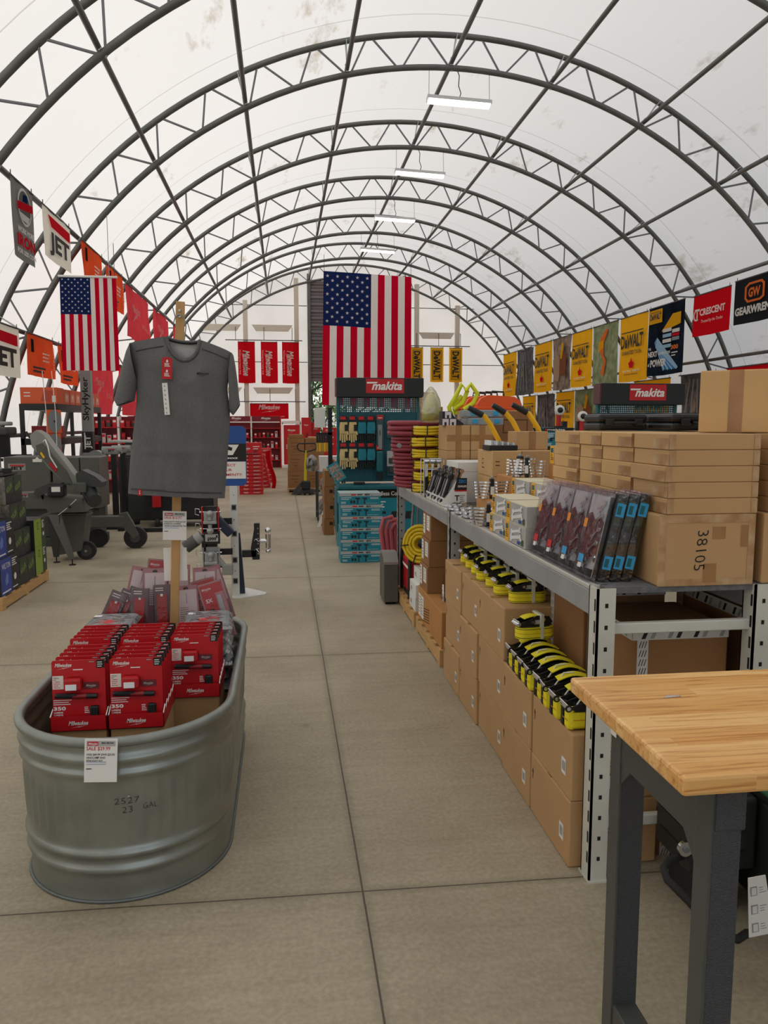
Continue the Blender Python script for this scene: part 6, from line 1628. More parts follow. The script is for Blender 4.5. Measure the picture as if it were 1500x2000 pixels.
# hand-tool clutter rack at far left: jaws of black clamps hanging on a rail
cr = thing('clamp_rail', 'black rail of hanging clamps at the left, below the drill press head', 'rack', (-4.25, 12.45, 0))
b = MB(); b.box2((-.5, -.02, 1.18), (.4, .02, 1.22), BLACK); b.box2((-.5, -.03, 0), (-.46, .03, 1.22), BLACK); b.box2((.36, -.03, 0), (.4, .03, 1.22), BLACK); b.box2((-.5, -.2, 0), (.4, .2, .04), BLACK); b.build('rail_frame', cr)
for k in range(7):
    c = thing('bar_clamp', 'black bar clamp hanging on the rail at the left edge, %s from the left' % ORD[k], 'clamp', (-4.66 + k * .115, 12.415, .62), group='hanging bar clamps')
    b = MB(); b.box((0, 0, .28), (.016, .02, .54), BLACK); b.build('bar', c)
    b = MB(); b.box((.02, 0, .52), (.08, .03, .05), BLACK, .008); b.box((.02, 0, .36), (.08, .03, .05), MACHD, .008); b.build('jaw', c)
    b = MB(); b.cyl((.03, 0, .18), (.03, 0, .34), .012, STEEL, 8); b.build('handle', c)
# ------------------------------------------------------------------ teal tool displays
PEG = mat('peg_teal', '#0b5561', 0.5)
def tool_display(name, label, x0, x1, y, ztop, zbase=0.0, holes=True, depth=.5):
    w = x1 - x0
    t = thing(name, label, 'display', (x0, y, 0))
    zh0, zh1 = ztop - .27, ztop
    b = MB(); b.box2((-.0, -.12, zh0), (w, .1, zh1), BLACK, .006); b.box2((-.02, -.11, zh0 + .01), (.0, .1, zh1 - .01), mat('header_end', '#5a3030', .5)); b.build('header_sign', t)
    M = FRONT(w * .55, -.121, zh0 + .155)
    b = MB(); flat(b, -w * .22, -.10, w * .22, .10, REDC, M, .002); script_logo2(b, 0, -.05, w * .42, PAPER, M, .004); b.build('wordmark', t)
    b = MB(); b.box2((0, .0, zbase + .05), (.035, .06, zh0), TEALM); b.box2((w - .075, 0, zbase + .05), (w - .04, .06, zh0), TEALM); b.build('upright', t)
    # perforated panel: real holes near the top, where daylight shows through
    pz0, pz1 = .86, zh0
    b = MB()
    P = .0254; n = int((w - .11) / P); m_ = 8
    zt = pz1
    for j in range(m_):
        z1_ = zt - j * P
        b.box2((.035, .02, z1_ - P * .5), (w - .075, .024, z1_), PEG)
        for i in range(n):
            xx = .035 + i * P; b.box2((xx, .02, z1_ - P), (xx + P * .62, .024, z1_ - P * .5), PEG)
    b.box2((.035, .02, pz0), (w - .075, .024, zt - m_ * P), PEG)
    for j in range(0, int((zt - m_ * P - pz0) / P)):
        for i in range(n):
            flat(b, .035 + (i + .5) * P, pz0 + j * P + .006, .035 + (i + .5) * P + .010, pz0 + j * P + .016, mat('peg_hole', '#062a30', .8), FRONT(0, .0195, 0), 0)
    b.build('peg_panel', t)
    return t
md = tool_display('tool_display', 'teal pegboard display with red and black header, in the middle of the aisle', .755, 1.985, 10.98, 2.33)
b = MB(); b.box2((-.02, -.5, .79), (1.2, .05, .835), TEALM, .006); b.build('shelf', md)
b = MB(); b.box2((-.02, -.45, .0), (1.2, .05, .18), TEALM, .01); b.box2((-.02, .0, .18), (1.2, .05, .8), mat('teal_dark', '#073740', .6)); b.build('plinth', md)
b = MB(); b.box2((-.04, -.45, .18), (-.02, .05, .8), TEALM); b.box2((-.04, -.46, 0), (.02, -.40, .2), mat('teal_light', '#4f9aa0', .5), .01); b.build('side_panel', md)
b = MB(); b.text('Tools', .12, PAPER, FRONT(.0, -.451, .0), .83, .04, 'c', bold=.03); b.build('plinth_lettering', md)
# goods hung on it (each a thing of its own)
CREAM = mat('hide_cream', '#d6bd84', .8, noise=.15, scale=9); GBLK = mat('glove_black', '#1b2023', .8); GTEAL = mat('glove_teal', '#167a8c', .7)
def glove(label, x, z, leather):
    t = thing('work_glove', label, 'gloves', (x, 10.965, z), group='gloves on the teal display')
    b = MB(); b.prism([(-.055, .30), (.055, .30), (.055, .36), (.03, .38), (-.03, .38), (-.055, .36)], .004, INK, FRONT(0, -.03, 0)); flat(b, -.05, .325, .03, .37, REDC, FRONT(0, -.03, 0), .002); b.build('header_card', t)
    m1, m2 = (CREAM, CREAM) if leather else (GTEAL, GBLK)
    b = MB(); b.prism([(-.055, .13), (.05, .13), (.06, .2), (.05, .29), (-.05, .29), (-.06, .2)], .05, m1, FRONT(0, -.045, 0)); b.build('palm', t)
    for k, (dx, L_) in enumerate(((-.042, .1), (-.015, .13), (.013, .125), (.04, .1))):
        b = MB(); b.cyl((dx, -.02, .14), (dx * 1.15, -.025, .14 - L_), .0145, m2, 8, r2=.012); b.ball((dx * 1.15, -.025, .14 - L_), .012, m2, 6); b.build('finger', t)
    b = MB(); b.cyl((.042, -.02, .2), (.062, -.04, .11), .015, m2, 8, r2=.012); b.build('thumb', t)
    b = MB(); b.box((.035, -.05, .21), (.045, .006, .09), INK if leather else GTEAL); b.build('tag', t)
for r_ in range(2):
    for c_ in range(4):
        glove('%s glove pair, %s row, %s from the left on the teal display' % ('cream leather' if c_ < 2 else 'teal and black', ['top', 'bottom'][r_], ORD[c_]), .85 + c_ * .13, 1.42 - r_ * .38, c_ < 2)
def blister(label, x, z, w, h, kind):
    t = thing('tool_pack', label, 'pack', (x, 10.955, z), group='packs hung on the teal display')
    b = MB(); b.box((0, 0, h / 2), (w, .012, h), mat('pack_slate', '#2a4a52', .5) if kind != 'white' else GREYP, .003); b.build('card', t)
    b = MB(); flat(b, -w * .45, h - .075, w * .45, h - .01, REDC, FRONT(0, -.0065, 0)); script_logo2(b, 0, h - .055, w * .7, PAPER, FRONT(0, -.0065, 0), .002); b.build('red_label', t)
    b = MB()
    if kind == 'bar': b.prism([(-.025, .03), (.02, .02), (.03, .06), (.03, h * .72), (-.03, h * .72)], .012, STEEL, FRONT(0, -.01, 0)); b.text('makita', .02, INK, FRONT(0, -.024, h * .5) @ RZ(R(-90)), 0, -.01, 'c', bold=.03)
    elif kind == 'saw': b.box((0, -.05, .18), (.09, .08, .3), TEALM, .02); b.box((.0, -.05, .02), (.07, .06, .2), BLACK, .01)
    else: b.box((0, -.02, h * .4), (w * .55, .03, h * .35), MACHD, .006)
    b.build('tool', t)
blister('clear pack holding a steel guide bar on the teal display', 1.37, 1.30, .10, .52, 'bar')
blister('teal and black trimmer tool hanging low on the teal display', 1.36, .97, .10, .42, 'saw')
for k, (x, z, lb) in enumerate(((1.53, 1.48, 'upper'), (1.535, .94, 'lowest'))):
    blister('red-topped pack, %s of the column right of the guide bar' % lb, x, z, .12, .22, 'pack')
blister('red-topped pack half hidden by the red hoses, teal display', 1.70, 1.13, .13, .24, 'pack')
t = thing('wire_rack_card', 'white carded blade pack hanging on the teal display', 'pack', (1.535, 10.94, 1.19))
b = MB(); b.box((0, 0, .0), (.13, .008, .22), GREYP); b.box((0, -.012, -.03), (.08, .02, .08), MACHD, .004); b.build('card', t)
t = thing('brochure', 'tilted teal brochure of tool photos pinned at the display edge', 'leaflet', (.72, 10.62, 1.02), rot=(0, R(-32), R(-18)))
b = MB(); b.box((0, 0, 0), (.17, .006, .27), TEAL); 
for k in range(2): flat(b, -.07, -.11 + k * .115, .07, -.01 + k * .115, mat('brochure_photo', '#b3a08f', .5, noise=.6, scale=40, col2='#3a3f44'), FRONT(0, -.0035, 0))
b.build('sheet', t); b = MB(); b.cyl((.05, .0, .05), (.09, .30, .05), .005, STEEL, 6); b.build('wire_holder', t)
t = thing('charger_cord', 'black cord and plug lying on the teal display shelf', 'cord', (1.05, 10.75, .836))
b = MB(); b.box((0, 0, .02), (.16, .06, .035), BLACK, .01); b.tube([(.08, 0, .01), (.15, .02, .01), (.22, -.02, .01), (.3, .0, .012)], .006, BLACK, 6); b.build('cord', t)
# large teal panel box below the shelf
def teal_box(label, lo, hi, group, text_='Cordless Combo'):
    def deco(db, F, W, H, o):
        M = F['F']; w, h = W['F'], H['F']
        flat(db, -w / 2, h * .30, w / 2, h / 2, INK, M); db.text(text_, h * .10, PAPER, M, -w * .38, h * .36, 'l', bold=.02, fit=w * .6, lift=.002); flat(db, -w * .46, h * .35, -w * .4, h * .45, REDC, M, .002)
        bars(db, -w * .42, -w * .1, h * .22, 5, h * .06, h * .025, PAPER, M, random.Random(3), .002)
        for k in range(3): db.poly([(-w * .3 + k * w * .25, -h * .2), (-w * .2 + k * w * .25, -h * .2), (-w * .2 + k * w * .25, -h * .08), (-w * .13 + k * w * .25, -h * .08), (-w * .13 + k * w * .25, -h * .02), (-w * .28 + k * w * .25, -h * .02)], BLACK, M @ T(0, 0, .002))
        bars(db, -w * .4, -w * .15, -h * .3, 3, h * .05, h * .02, PAPER, M, random.Random(5), .002)
    return carton('tool_carton', label, lo, hi, TEAL, cat='box', group=group, deco=deco, bev=.004)
teal_box('large teal printed carton under the display shelf, behind the box stack', (1.10, 10.56, .19), (1.92, 10.9, .78), 'teal printed cartons')
# stack of six kit boxes
SIL = mat('kit_silver', '#a7abac', .45)
for k in range(6):
    def deco(db, F, W, H, o):
        M = F['F']; w, h = W['F'], H['F']
        flat(db, -w / 2, h * .24, w / 2, h / 2, SIL, M); flat(db, -w * .22, h * .31, -w * .1, h * .42, REDC, M, .002); db.poly([(-w * .06, h * .33), (.04 * w, h * .33), (.06 * w, h * .37), (.04 * w, h * .42), (-w * .06, h * .42), (-w * .08, h * .37)], INK, M @ T(0, 0, .002)); db.text('40V', h * .17, INK, M, w * .17, h * .29, 'c', bold=.04, lift=.002, fit=w * .13); db.text('max', h * .06, INK, M, w * .28, h * .3, 'c', bold=.02, lift=.002)
        bars(db, -w * .46, -w * .2, h * .14, 2, h * .14, h * .04, PAPER, M, random.Random(1), .002, .3); bars(db, -w * .46, -w * .3, -h * .24, 2, h * .1, h * .035, PAPER, M, random.Random(2), .002, .3); bars(db, w * .24, w * .46, h * .13, 2, h * .09, h * .03, PAPER, M, random.Random(7), .002, .3); bars(db, w * .14, w * .42, -h * .36, 1, .01, h * .015, PAPER, M, random.Random(7), .002, .1)
        for q in range(2): db.poly([(-w * .08 + q * .17 * w, -h * .42), (-w * .045 + q * .17 * w, -h * .42), (-w * .05 + q * .17 * w, -h * .1), (.0 + q * .17 * w, h * .0), (.0 + q * .17 * w, h * .1), (-w * .12 + q * .17 * w, h * .12), (-w * .12 + q * .17 * w, h * .02), (-w * .075 + q * .17 * w, -h * .04)], mat('tool_ink', '#0b2c3a', .5), M @ T(0, 0, .002))
        flat(db, -w * .24, -h * .36, -w * .19, -h * .12, INK, M, .002); flat(db, -w * .17, -h * .36, -w * .12, -h * .12, INK, M, .002)
        flat(db, -W['T'] / 2, -H['T'] / 2, W['T'] / 2, H['T'] / 2, mat('kit_top', '#9fb5b6', .5), F['T'], .0005)
    z0 = .002 + k * .142; dx = (.0, .004, .0, .006, .004, -.012)[k]
    carton('kit_box', 'teal and silver kit box in the aisle stack, %s' % ['bottom one', 'second from the floor', 'third from the floor', 'fourth from the floor', 'fifth from the floor', 'topmost one'][k], (.672 + dx, 9.235, z0), (1.178 + dx, 9.62, z0 + .141), TEAL, cat='box', group='kit boxes in the aisle', deco=deco, bev=.003)
# second display at the right, behind the flat boxes
md2 = tool_display('tool_display', 'teal pegboard display with red and black header, at the right behind the racks', 4.0, 5.12, 9.5, 2.2)
b = MB(); b.box2((0, -.4, 0), (1.1, .05, .85), TEALM, .01); b.build('plinth', md2)
for k in range(6):
    t = thing('battery_pack', 'clear pack with red label hung on the right teal display, %s from the left' % ORD[k], 'pack', (4.1 + k * .175, 9.46, 1.38), group='packs on the right teal display')
    b = MB(); b.box((0, 0, .1), (.15, .05, .22), CLEAR, .004); b.build('clear_shell', t)
    b = MB(); b.box((-.03, 0, .07), (.06, .03, .1), BLACK, .006); b.box((.04, 0, .09), (.05, .03, .12), MACHD, .006); b.build('battery', t)
    b = MB(); flat(b, -.06, .16, .03, .2, REDC, FRONT(0, -.027, 0)); flat(b, .0, .19, .06, .21, TEAL, FRONT(0, -.028, 0)); b.build('label_card', t)
# black shelving with teal cartons between the two displays
sv = thing('black_shelving', 'black slotted shelving holding teal cartons beyond the yellow levers', 'shelving', (2.72, 9.1, 0))
for (x, y) in ((0, 0), (.88, 0), (1.19, 0), (0, .5), (.88, .5), (1.19, .5)):
    b = MB(); b.box2((x - .03, y - .03, 0), (x + .03, y + .03, 1.72 if x else 1.6), BLACK); 
    for k in range(10): flat(b, -.012, .4 + k * .12, .012, .44 + k * .12, GREYP, FRONT(x, y - .03, 0))
    b.build('upright', sv)
for z in (.2, .8, 1.33):
    b = MB(); b.box2((0, -.03, z), (1.19, .53, z + .07), BLACK); b.build('shelf', sv)
for k in range(2):
    teal_box('teal carton on the black shelving, %s of the pair by the lever grips' % ['left', 'right'][k], (2.76 + k * .40, 9.12, 1.405), (3.14 + k * .40, 9.55, 1.64), 'teal cartons on the black shelving', 'makita')
for k in range(3):
    teal_box('small teal box on the black shelving, %s of three next to the right display' % ORD[k], (3.635 + k * .082, 9.13, 1.405), (3.715 + k * .082, 9.4, 1.53 + .015 * k), 'small teal boxes', '18V')
hd = thing('header_board', 'red and black header board low on the black shelving', 'sign', (3.22, 9.03, 1.25))
b = MB(); b.box((0, 0, 0), (.42, .02, .15), BLACK, .003); b.build('board', hd)
b = MB(); flat(b, -.2, -.07, .16, .07, REDC, FRONT(0, -.0105, 0)); script_logo2(b, -.02, -.035, .30, PAPER, FRONT(0, -.0105, 0), .003); b.build('wordmark', hd)
for k, (x, z) in enumerate(((3.78, 1.8), (4.02 + .3 - .3, 1.62))):
    p = on_y((1092, 1140)[k], (801, 813)[k], (9.2, 9.0)[k])
    t = thing('work_lamp', 'round white-rimmed work lamp above the shelving, %s' % ['left one', 'right one by the teal display'][k], 'lamp', (p.x, 9.2 if k == 0 else 9.05, 1.641 if k == 0 else 1.405), group='round work lamps')
    zz = p.z - t.location.z
    b = MB(); b.lathe([(.032, -.015), (.062, -.012), (.062, .012), (.032, .015)], PAPER, 20, T(0, -.02, zz) @ RX(R(90))); b.build('white_rim', t)
    b = MB(); b.lathe([(.001, .0), (.034, 0), (.034, .04), (.001, .05)], BLACK, 16, T(0, -.01, zz) @ RX(R(90))); b.build('dark_centre', t)
    b = MB(); b.cyl((0, 0.01, 0), (0, .01, zz), .03, REDM, 10); b.cyl((0, 0.01, 0), (0, .01, .02), .06, BLACK, 12); b.build('stand', t)
# ------------------------------------------------------------------ flags
FRED = cloth_mat('flag_red', '#c8102e', .35); FWHT = cloth_mat('flag_white', '#ece6e2', .35); FBLU = cloth_mat('flag_blue', '#1c2a56', .25)
def us_flag(name, label, x0, y, ztop, w, h, tilt=0.0, cords=0.5, wave=.02, rod=False):
    t = thing(name, label, 'flag', (x0, y, ztop))
    def fn(u, v):                                   # u across, v down
        d = wave * (math.sin(u * 13 + v * 1.5) + .6 * math.sin(u * 29 + 1)) * (.25 + .75 * v)
        return Vector((u * w - .03 * w * v * (1 - u), d, -v * h - tilt * u * w))
    b = MB()
    for k in range(13):
        m = FRED if k % 2 == 0 else FWHT
        a, c = k / 13, (k + 1) / 13
        v0 = .40 if k < 7 else 0
        b.grid(lambda u, v, a=a, c=c, v0=v0: fn(a + (c - a) * u, 1 - v + v * v0), 3, 16, m)
    b.grid(lambda u, v: fn(u * 7 / 13, .40 * (1 - v)), 14, 10, FBLU)
    for r_ in range(9):
        nst = 6 if r_ % 2 == 0 else 5
        for q in range(nst):
            # the canton is turned: its rows run down the flag
            u = (r_ + .8) / 9.6 * 7 / 13; v = ((q + (.5 if nst == 6 else 1.0)) / 6) * .40
            c = fn(u, v); s = w * .021
            pts = []
            for k in range(10):
                rr = s if k % 2 == 0 else s * .42; a = PI / 2 + k * PI / 5; pts.append((c.x + rr * math.cos(a), c.y - .008, c.z + rr * math.sin(a)))
            b.add(pts, [tuple(reversed(range(10)))][0:0] or [tuple(range(10))], FWHT)
    b.build('flag_cloth', t)
    if rod:
        b = MB(); b.cyl((-.02, 0, .0), (w + .02, 0, .0), .018, PAPER, 8); b.build('rod', t)
    for x in (.02, w - .02):
        b = MB(); b.cyl((x, 0, -.01 - tilt * x), (x, 0, cords - tilt * x * 0), .008 if not rod else .005, WIRE, 5); b.build('cord', t)
    return t
p0, p1 = on_y(632, 529, 27.55), on_y(801, 541, 27.55)
us_flag('national_flag', 'large stars and stripes flag hanging by the end door', p0.x, 27.55, p0.z, 3.1, 4.62, (p0.z - p1.z) / 3.1, .55, .035)
p0 = on_y(116, 539, 12.42)
us_flag('national_flag', 'small stars and stripes flag hanging above the hoist column', p0.x, 12.42, p0.z, .82, 1.40, .0, .5, .012, True)
ch = thing('hoist_hook', 'red hook block on a chain beside the small flag', 'hook', (-2.60, 12.5, 3.22))
b = MB(); b.box((0, 0, .1), (.09, .04, .11), FRED if False else REDM, .01); b.build('block', ch)
b = MB(); b.cyl((0, 0, .15), (0, 0, 1.6), .005, STEEL, 5); b.build('cable', ch)
for k in range(4):
    b = MB(); b.tube([(.02 * math.cos(a * PI / 4), .0, .02 - .055 * k + .033 * math.sin(a * PI / 4)) for a in range(8)], .006, STEEL if k < 2 else REDM, 5, closed=True); b.build('chain_link', ch)
b = MB(); b.tube([(0, 0, -.19), (.0, 0, -.25), (.02, 0, -.28), (-.0, 0, -.30), (-.015, 0, -.28)], .012, REDM, 6); b.build('hook', ch)

# ------------------------------------------------------------------ banners along both sides
BY = cloth_mat('banner_yellow', '#f6b427', .35, noise=.05); BR = cloth_mat('banner_red', '#c8141f', .3); BRP = cloth_mat('banner_red_thin', '#dd4a52', .5, noise=.15, scale=6); BO = cloth_mat('banner_orange', '#e2552f', .5, noise=.1, scale=5)
BK = cloth_mat('banner_black', '#26262a', .15); BG_ = cloth_mat('banner_grey', '#7b7a76', .4, noise=.1); BW = cloth_mat('banner_white', '#e6dfd2', .45, noise=.04)
BT = cloth_mat('banner_tarp', '#6d6a69', .25, noise=.4, scale=7, col2='#4b4a4c'); BCAM = cloth_mat('banner_field', '#76815c', .25, noise=.5, scale=5, col2='#a1a884'); BBRN = cloth_mat('banner_photo_brown', '#6f6258', .25, noise=.5, scale=4, col2='#b09a86'); BDK = cloth_mat('banner_photo_dark', '#4c4748', .2, noise=.4, scale=5, col2='#7c7472')
BNAVY = cloth_mat('banner_navy', '#1f2a38', .15, noise=.3, scale=2, col2='#14171c')
TWH = cloth_mat('text_white', '#f2efe9', .4); TBK = mat('text_black', '#1c1a18', .7); TRD = cloth_mat('text_red', '#cf2230', .3); TOR = cloth_mat('text_orange', '#ef7a3a', .3)
def banner(label, side, x, ya, yb, zt, zb, m, deco=None, group=None, wave=.02, name='banner'):
    """side: 'r' faces the aisle from the right wall, 'l' from the left"""
    ym = (ya + yb) / 2; w = abs(yb - ya); h = zt - zb
    t = thing(name, label, 'banner', (x, ym, zb), group=group)
    M = LEFTF(0, 0, h / 2) if side == 'r' else (RIGHTF(0, 0, h / 2) if side == 'l' else FRONT(0, 0, h / 2))
    if side == 'f': w = abs(yb - ya); t.location = ((ya + yb) / 2, x, zb)
    q = random.Random(label); ph = q.uniform(0, 6)
    def fn(u, v):
        sag = -.02 * h * math.sin(PI * u) * (1 - v)
        return ((u - .5) * w, (v - .5) * h + sag * .6, wave * (math.sin(u * 9 + ph) * (.6 + .4 * math.sin(v * 5 + ph)) + .5 * math.sin(u * 21 + v * 3 + ph)) - wave)
    b = MB(); b.grid(fn, 16, 10, m, M); b.build('cloth', t)
    b = MB()
    for s in (1,) if side != 'f' else (1,): b.cyl(M @ Vector((-w / 2, h / 2, -.01)), M @ Vector((w / 2, h / 2, -.01)), .014, WIRE, 6)
    for sx in (-1, 1): b.cyl(M @ Vector((sx * w * .46, h / 2, -.01)), M @ Vector((sx * w * .46, h / 2 + .06, -.01)), .006, WIRE, 5)
    b.build('hanging_rod', t)
    if deco:
        b = MB(); deco(b, M @ T(0, 0, wave * .8 + .004), w, h)
        if b.v: b.build('print', t)
    return t
def d_yellow(b, M, w, h):
    box_logo(b, 0, h * .02, w * .80, TBK, M, .004)
    b.text('RACING TEAMS', h * .032, TWH, M, 0, -h * .36, 'c', fit=w * .6, bold=.02, lift=.004); b.poly([(-w * .06, -h * .3), (w * .06, -h * .3), (w * .1, -h * .22), (w * .03, -h * .2), (0, -h * .14), (-w * .04, -h * .2), (-w * .1, -h * .22)], TRD, M @ T(0, 0, .004)); flat(b, -w * .25, -h * .40, w * .25, -h * .392, TBK, M, .004)
def d_power(b, M, w, h):
    flat(b, -w * .46, h * .26, -w * .08, h * .46, BY, M, .003); box_logo(b, -w * .27, h * .32, w * .32, TBK, M, .006, False)
    bl = cloth_mat('print_electric', '#3f86c9', .4); bl2 = cloth_mat('print_electric_pale', '#a8cfe8', .4)
    for k in range(7):
        b.poly([(-w * .28 + k * .01, -h * .02 - k * .02), (-w * .2, h * .05), (w * .05 + k * w * .06, -h * .42), (w * .0 + k * w * .06, -h * .45)], bl if k % 2 else bl2, M @ T(0, 0, .003 + k * .0004))
    b.poly([(-w * .08, h * .12), (w * .22, h * .34), (w * .44, h * .34), (w * .44, h * .18), (w * .30, h * .16)], BY, M @ T(0, 0, .007))
    for k in range(4): flat(b, -w * .04, h * .10 - k * h * .075, w * .2, h * .15 - k * h * .075, bl2 if k % 2 else TWH, M, .008)
    for k in range(3): flat(b, w * .22, h * .06 - k * h * .05, w * .42, h * .12 - k * h * .05, (TWH, TRD, cloth_mat('print_dull', '#8b98a0', .3))[k], M, .0085)
    b.text('NEXT', h * .075, TWH, M, -w * .46, -h * .22, 'l', bold=.05, fit=w * .28, lift=.006); b.text('THE', h * .035, TWH, M, -w * .46, -h * .12, 'l', bold=.03, lift=.006); b.text('GENERATION', h * .04, TWH, M, -w * .16, -h * .21, 'l', bold=.03, fit=w * .34, lift=.006); b.text('of', h * .05, TWH, M, -w * .46, -h * .36, 'l', bold=.03, lift=.006); b.text('POWER', h * .1, TWH, M, -w * .38, -h * .37, 'l', bold=.05, fit=w * .46, lift=.006)
    b.text('300', h * .06, TOR, M, w * .3, -h * .16, 'c', bold=.04, fit=w * .2, lift=.009); bars(b, w * .22, w * .4, -h * .2, 2, h * .04, h * .015, TWH, M, random.Random(1), .009)
def d_crescent(b, M, w, h):
    b.text('CRESCENT', h * .16, TWH, M, w * .06, h * -.02, 'c', bold=.04, fit=w * .68, lift=.005); b.text('Trusted by the Trades', h * .075, TWH, M, w * .06, -h * .2, 'c', shear=.25, fit=w * .58, lift=.005)
    b.tube([M @ Vector((-w * .36 + .1 * math.cos(R(a)), .0 + .1 * math.sin(R(a)), .01)) for a in range(60, 301, 20)], .016, TWH, 5); b.text('T', h * .26, TWH, M, -w * .35, -h * .1, 'c', bold=.03, lift=.005)
def d_gear(b, M, w, h):
    b.text('GEARWRENCH', h * .17, TWH, M, 0, -h * .30, 'c', bold=.05, fit=w * .9, lift=.004); x0 = -w * .02
    b.text('WRENCH', h * .17, TOR, M, w * .2, -h * .30, 'c', bold=.05, fit=w * .5, lift=.008) if False else None
    b.poly([(-w * .26, h * .04), (-w * .20, -h * .06), (w * .06, -h * .06), (w * .14, .0), (w * .14, h * .3), (w * .08, h * .38), (-w * .18, h * .38), (-w * .26, h * .3)], TOR, M @ T(0, 0, .003)); b.poly([(-w * .22, h * .05), (-w * .18, -h * .01), (w * .05, -h * .01), (w * .10, .03), (w * .10, h * .28), (w * .06, h * .33), (-w * .16, h * .33), (-w * .22, h * .28)], BK, M @ T(0, 0, .005)); b.text('GW', h * .2, TOR, M, -w * .06, h * .06, 'c', bold=.04, fit=w * .24, lift=.008)
def d_tool(b, M, w, h):
    b.poly([(-w * .1, -h * .3), (w * .02, -h * .36), (w * .1, -h * .1), (-w * .0, .0), (.0, h * .2), (w * .15, h * .38), (w * .1, h * .42), (-w * .12, h * .28), (-w * .18, h * .1), (w * .02, -h * .12), (-w * .05, -h * .24)], TOR, M @ T(0, 0, .004)); b.poly([(-w * .2, h * .05), (.0, h * .12), (.0, h * .24), (-w * .2, h * .22)], BY, M @ T(0, 0, .006))
def d_photo(b, M, w, h):
    b.poly([(-w * .3, -h * .3), (-w * .05, -h * .35), (w * .1, .0), (-w * .1, h * .2), (-w * .35, h * .1)], cloth_mat('print_tan', '#b39a80', .3), M @ T(0, 0, .004)); b.poly([(w * .0, -h * .2), (w * .3, -h * .25), (w * .35, h * .1), (w * .1, h * .3), (-.0, h * .1)], cloth_mat('print_rust', '#8f5a40', .3), M @ T(0, 0, .005)); b.poly([(w * .02, h * .1), (w * .12, h * .08), (w * .2, h * .35), (w * .1, h * .4)], BY, M @ T(0, 0, .006))
def d_fold(b, M, w, h):
    for k in range(4): b.poly([(-w * .3 + k * w * .2, -h * .42), (-w * .26 + k * w * .2, -h * .42), (-w * .1 + k * w * .1, h * .42), (-w * .14 + k * w * .1, h * .42)], cloth_mat('tarp_sheen', '#8f8b8a', .3), M @ T(0, 0, .003))
    b.poly([(-w * .04, -h * .1), (w * .06, -h * .12), (w * .08, h * .16), (w * .02, h * .2)], BBRN, M @ T(0, 0, .005))
G1 = 'upper right banners'; XR = 8.62
def yb_(k): return 'yellow banner with black wordmark, %s along the upper right wall' % k
banner(yb_('farthest one'), 'r', XR, 29.85, 28.15, 4.34, 2.72, BY, d_yellow, G1)
banner('grey tarp banner next to the farthest yellow one, upper right', 'r', XR, 28.1, 26.35, 4.34, 2.72, BT, d_fold, G1, .05)
banner(yb_('second farthest'), 'r', XR, 26.0, 24.32, 4.34, 2.74, BY, d_yellow, G1)
banner('brown photo banner between two yellow ones, upper right wall', 'r', XR, 24.27, 22.62, 4.34, 2.74, BBRN, d_photo, G1, .04)
banner(yb_('second nearest'), 'r', XR, 22.55, 21.05, 4.34, 2.76, BY, d_yellow, G1)
banner('green field photo banner with an orange tool, upper right wall', 'r', XR, 20.98, 19.3, 4.34, 2.72, BCAM, d_tool, G1)
banner(yb_('nearest one'), 'r', XR, 19.2, 17.68, 4.34, 2.74, BY, d_yellow, G1)
banner('dark blue power-pack banner with white slogan, upper right wall', 'r', XR, 17.62, 15.98, 4.36, 2.80, BNAVY, d_power, G1, .01)
banner('red banner with white wordmark, upper right wall', 'r', XR, 15.62, 14.25, 4.34, 3.50, BR, d_crescent, G1, .012)
banner('black banner with orange emblem at the right picture edge', 'r', XR, 14.12, 12.6, 4.38, 3.56, BK, d_gear, G1, .012)
G2 = 'lower right banners'; XR2 = 9.42
banner('yellow banner, farthest of the lower right row', 'r', XR2, 29.8, 28.2, 2.72, 1.3, BY, d_yellow, G2)
banner('dark crumpled banner beside the farthest lower yellow one', 'r', XR2, 28.1, 26.3, 2.72, 1.3, BDK, d_fold, G2, .05)
banner('yellow banner in the middle of the lower right row', 'r', XR2, 26.0, 24.35, 2.74, 1.3, BY, d_yellow, G2)
banner('brown leafy photo banner in the lower right row', 'r', XR2, 24.3, 22.5, 2.74, 1.3, BCAM, d_photo, G2, .04)
banner('yellow banner behind the right teal display header', 'r', XR2, 20.0, 18.0, 2.8, 1.3, BY, d_yellow, G2)
banner('dark crumpled photo banner right of the right teal display', 'r', XR2, 17.6, 15.95, 2.82, 1.35, BDK, d_fold, G2, .06)
banner('red banner low behind the tall plain carton, right edge', 'r', XR2, 15.6, 13.6, 2.86, 2.05, BR, d_crescent, G2, .02)
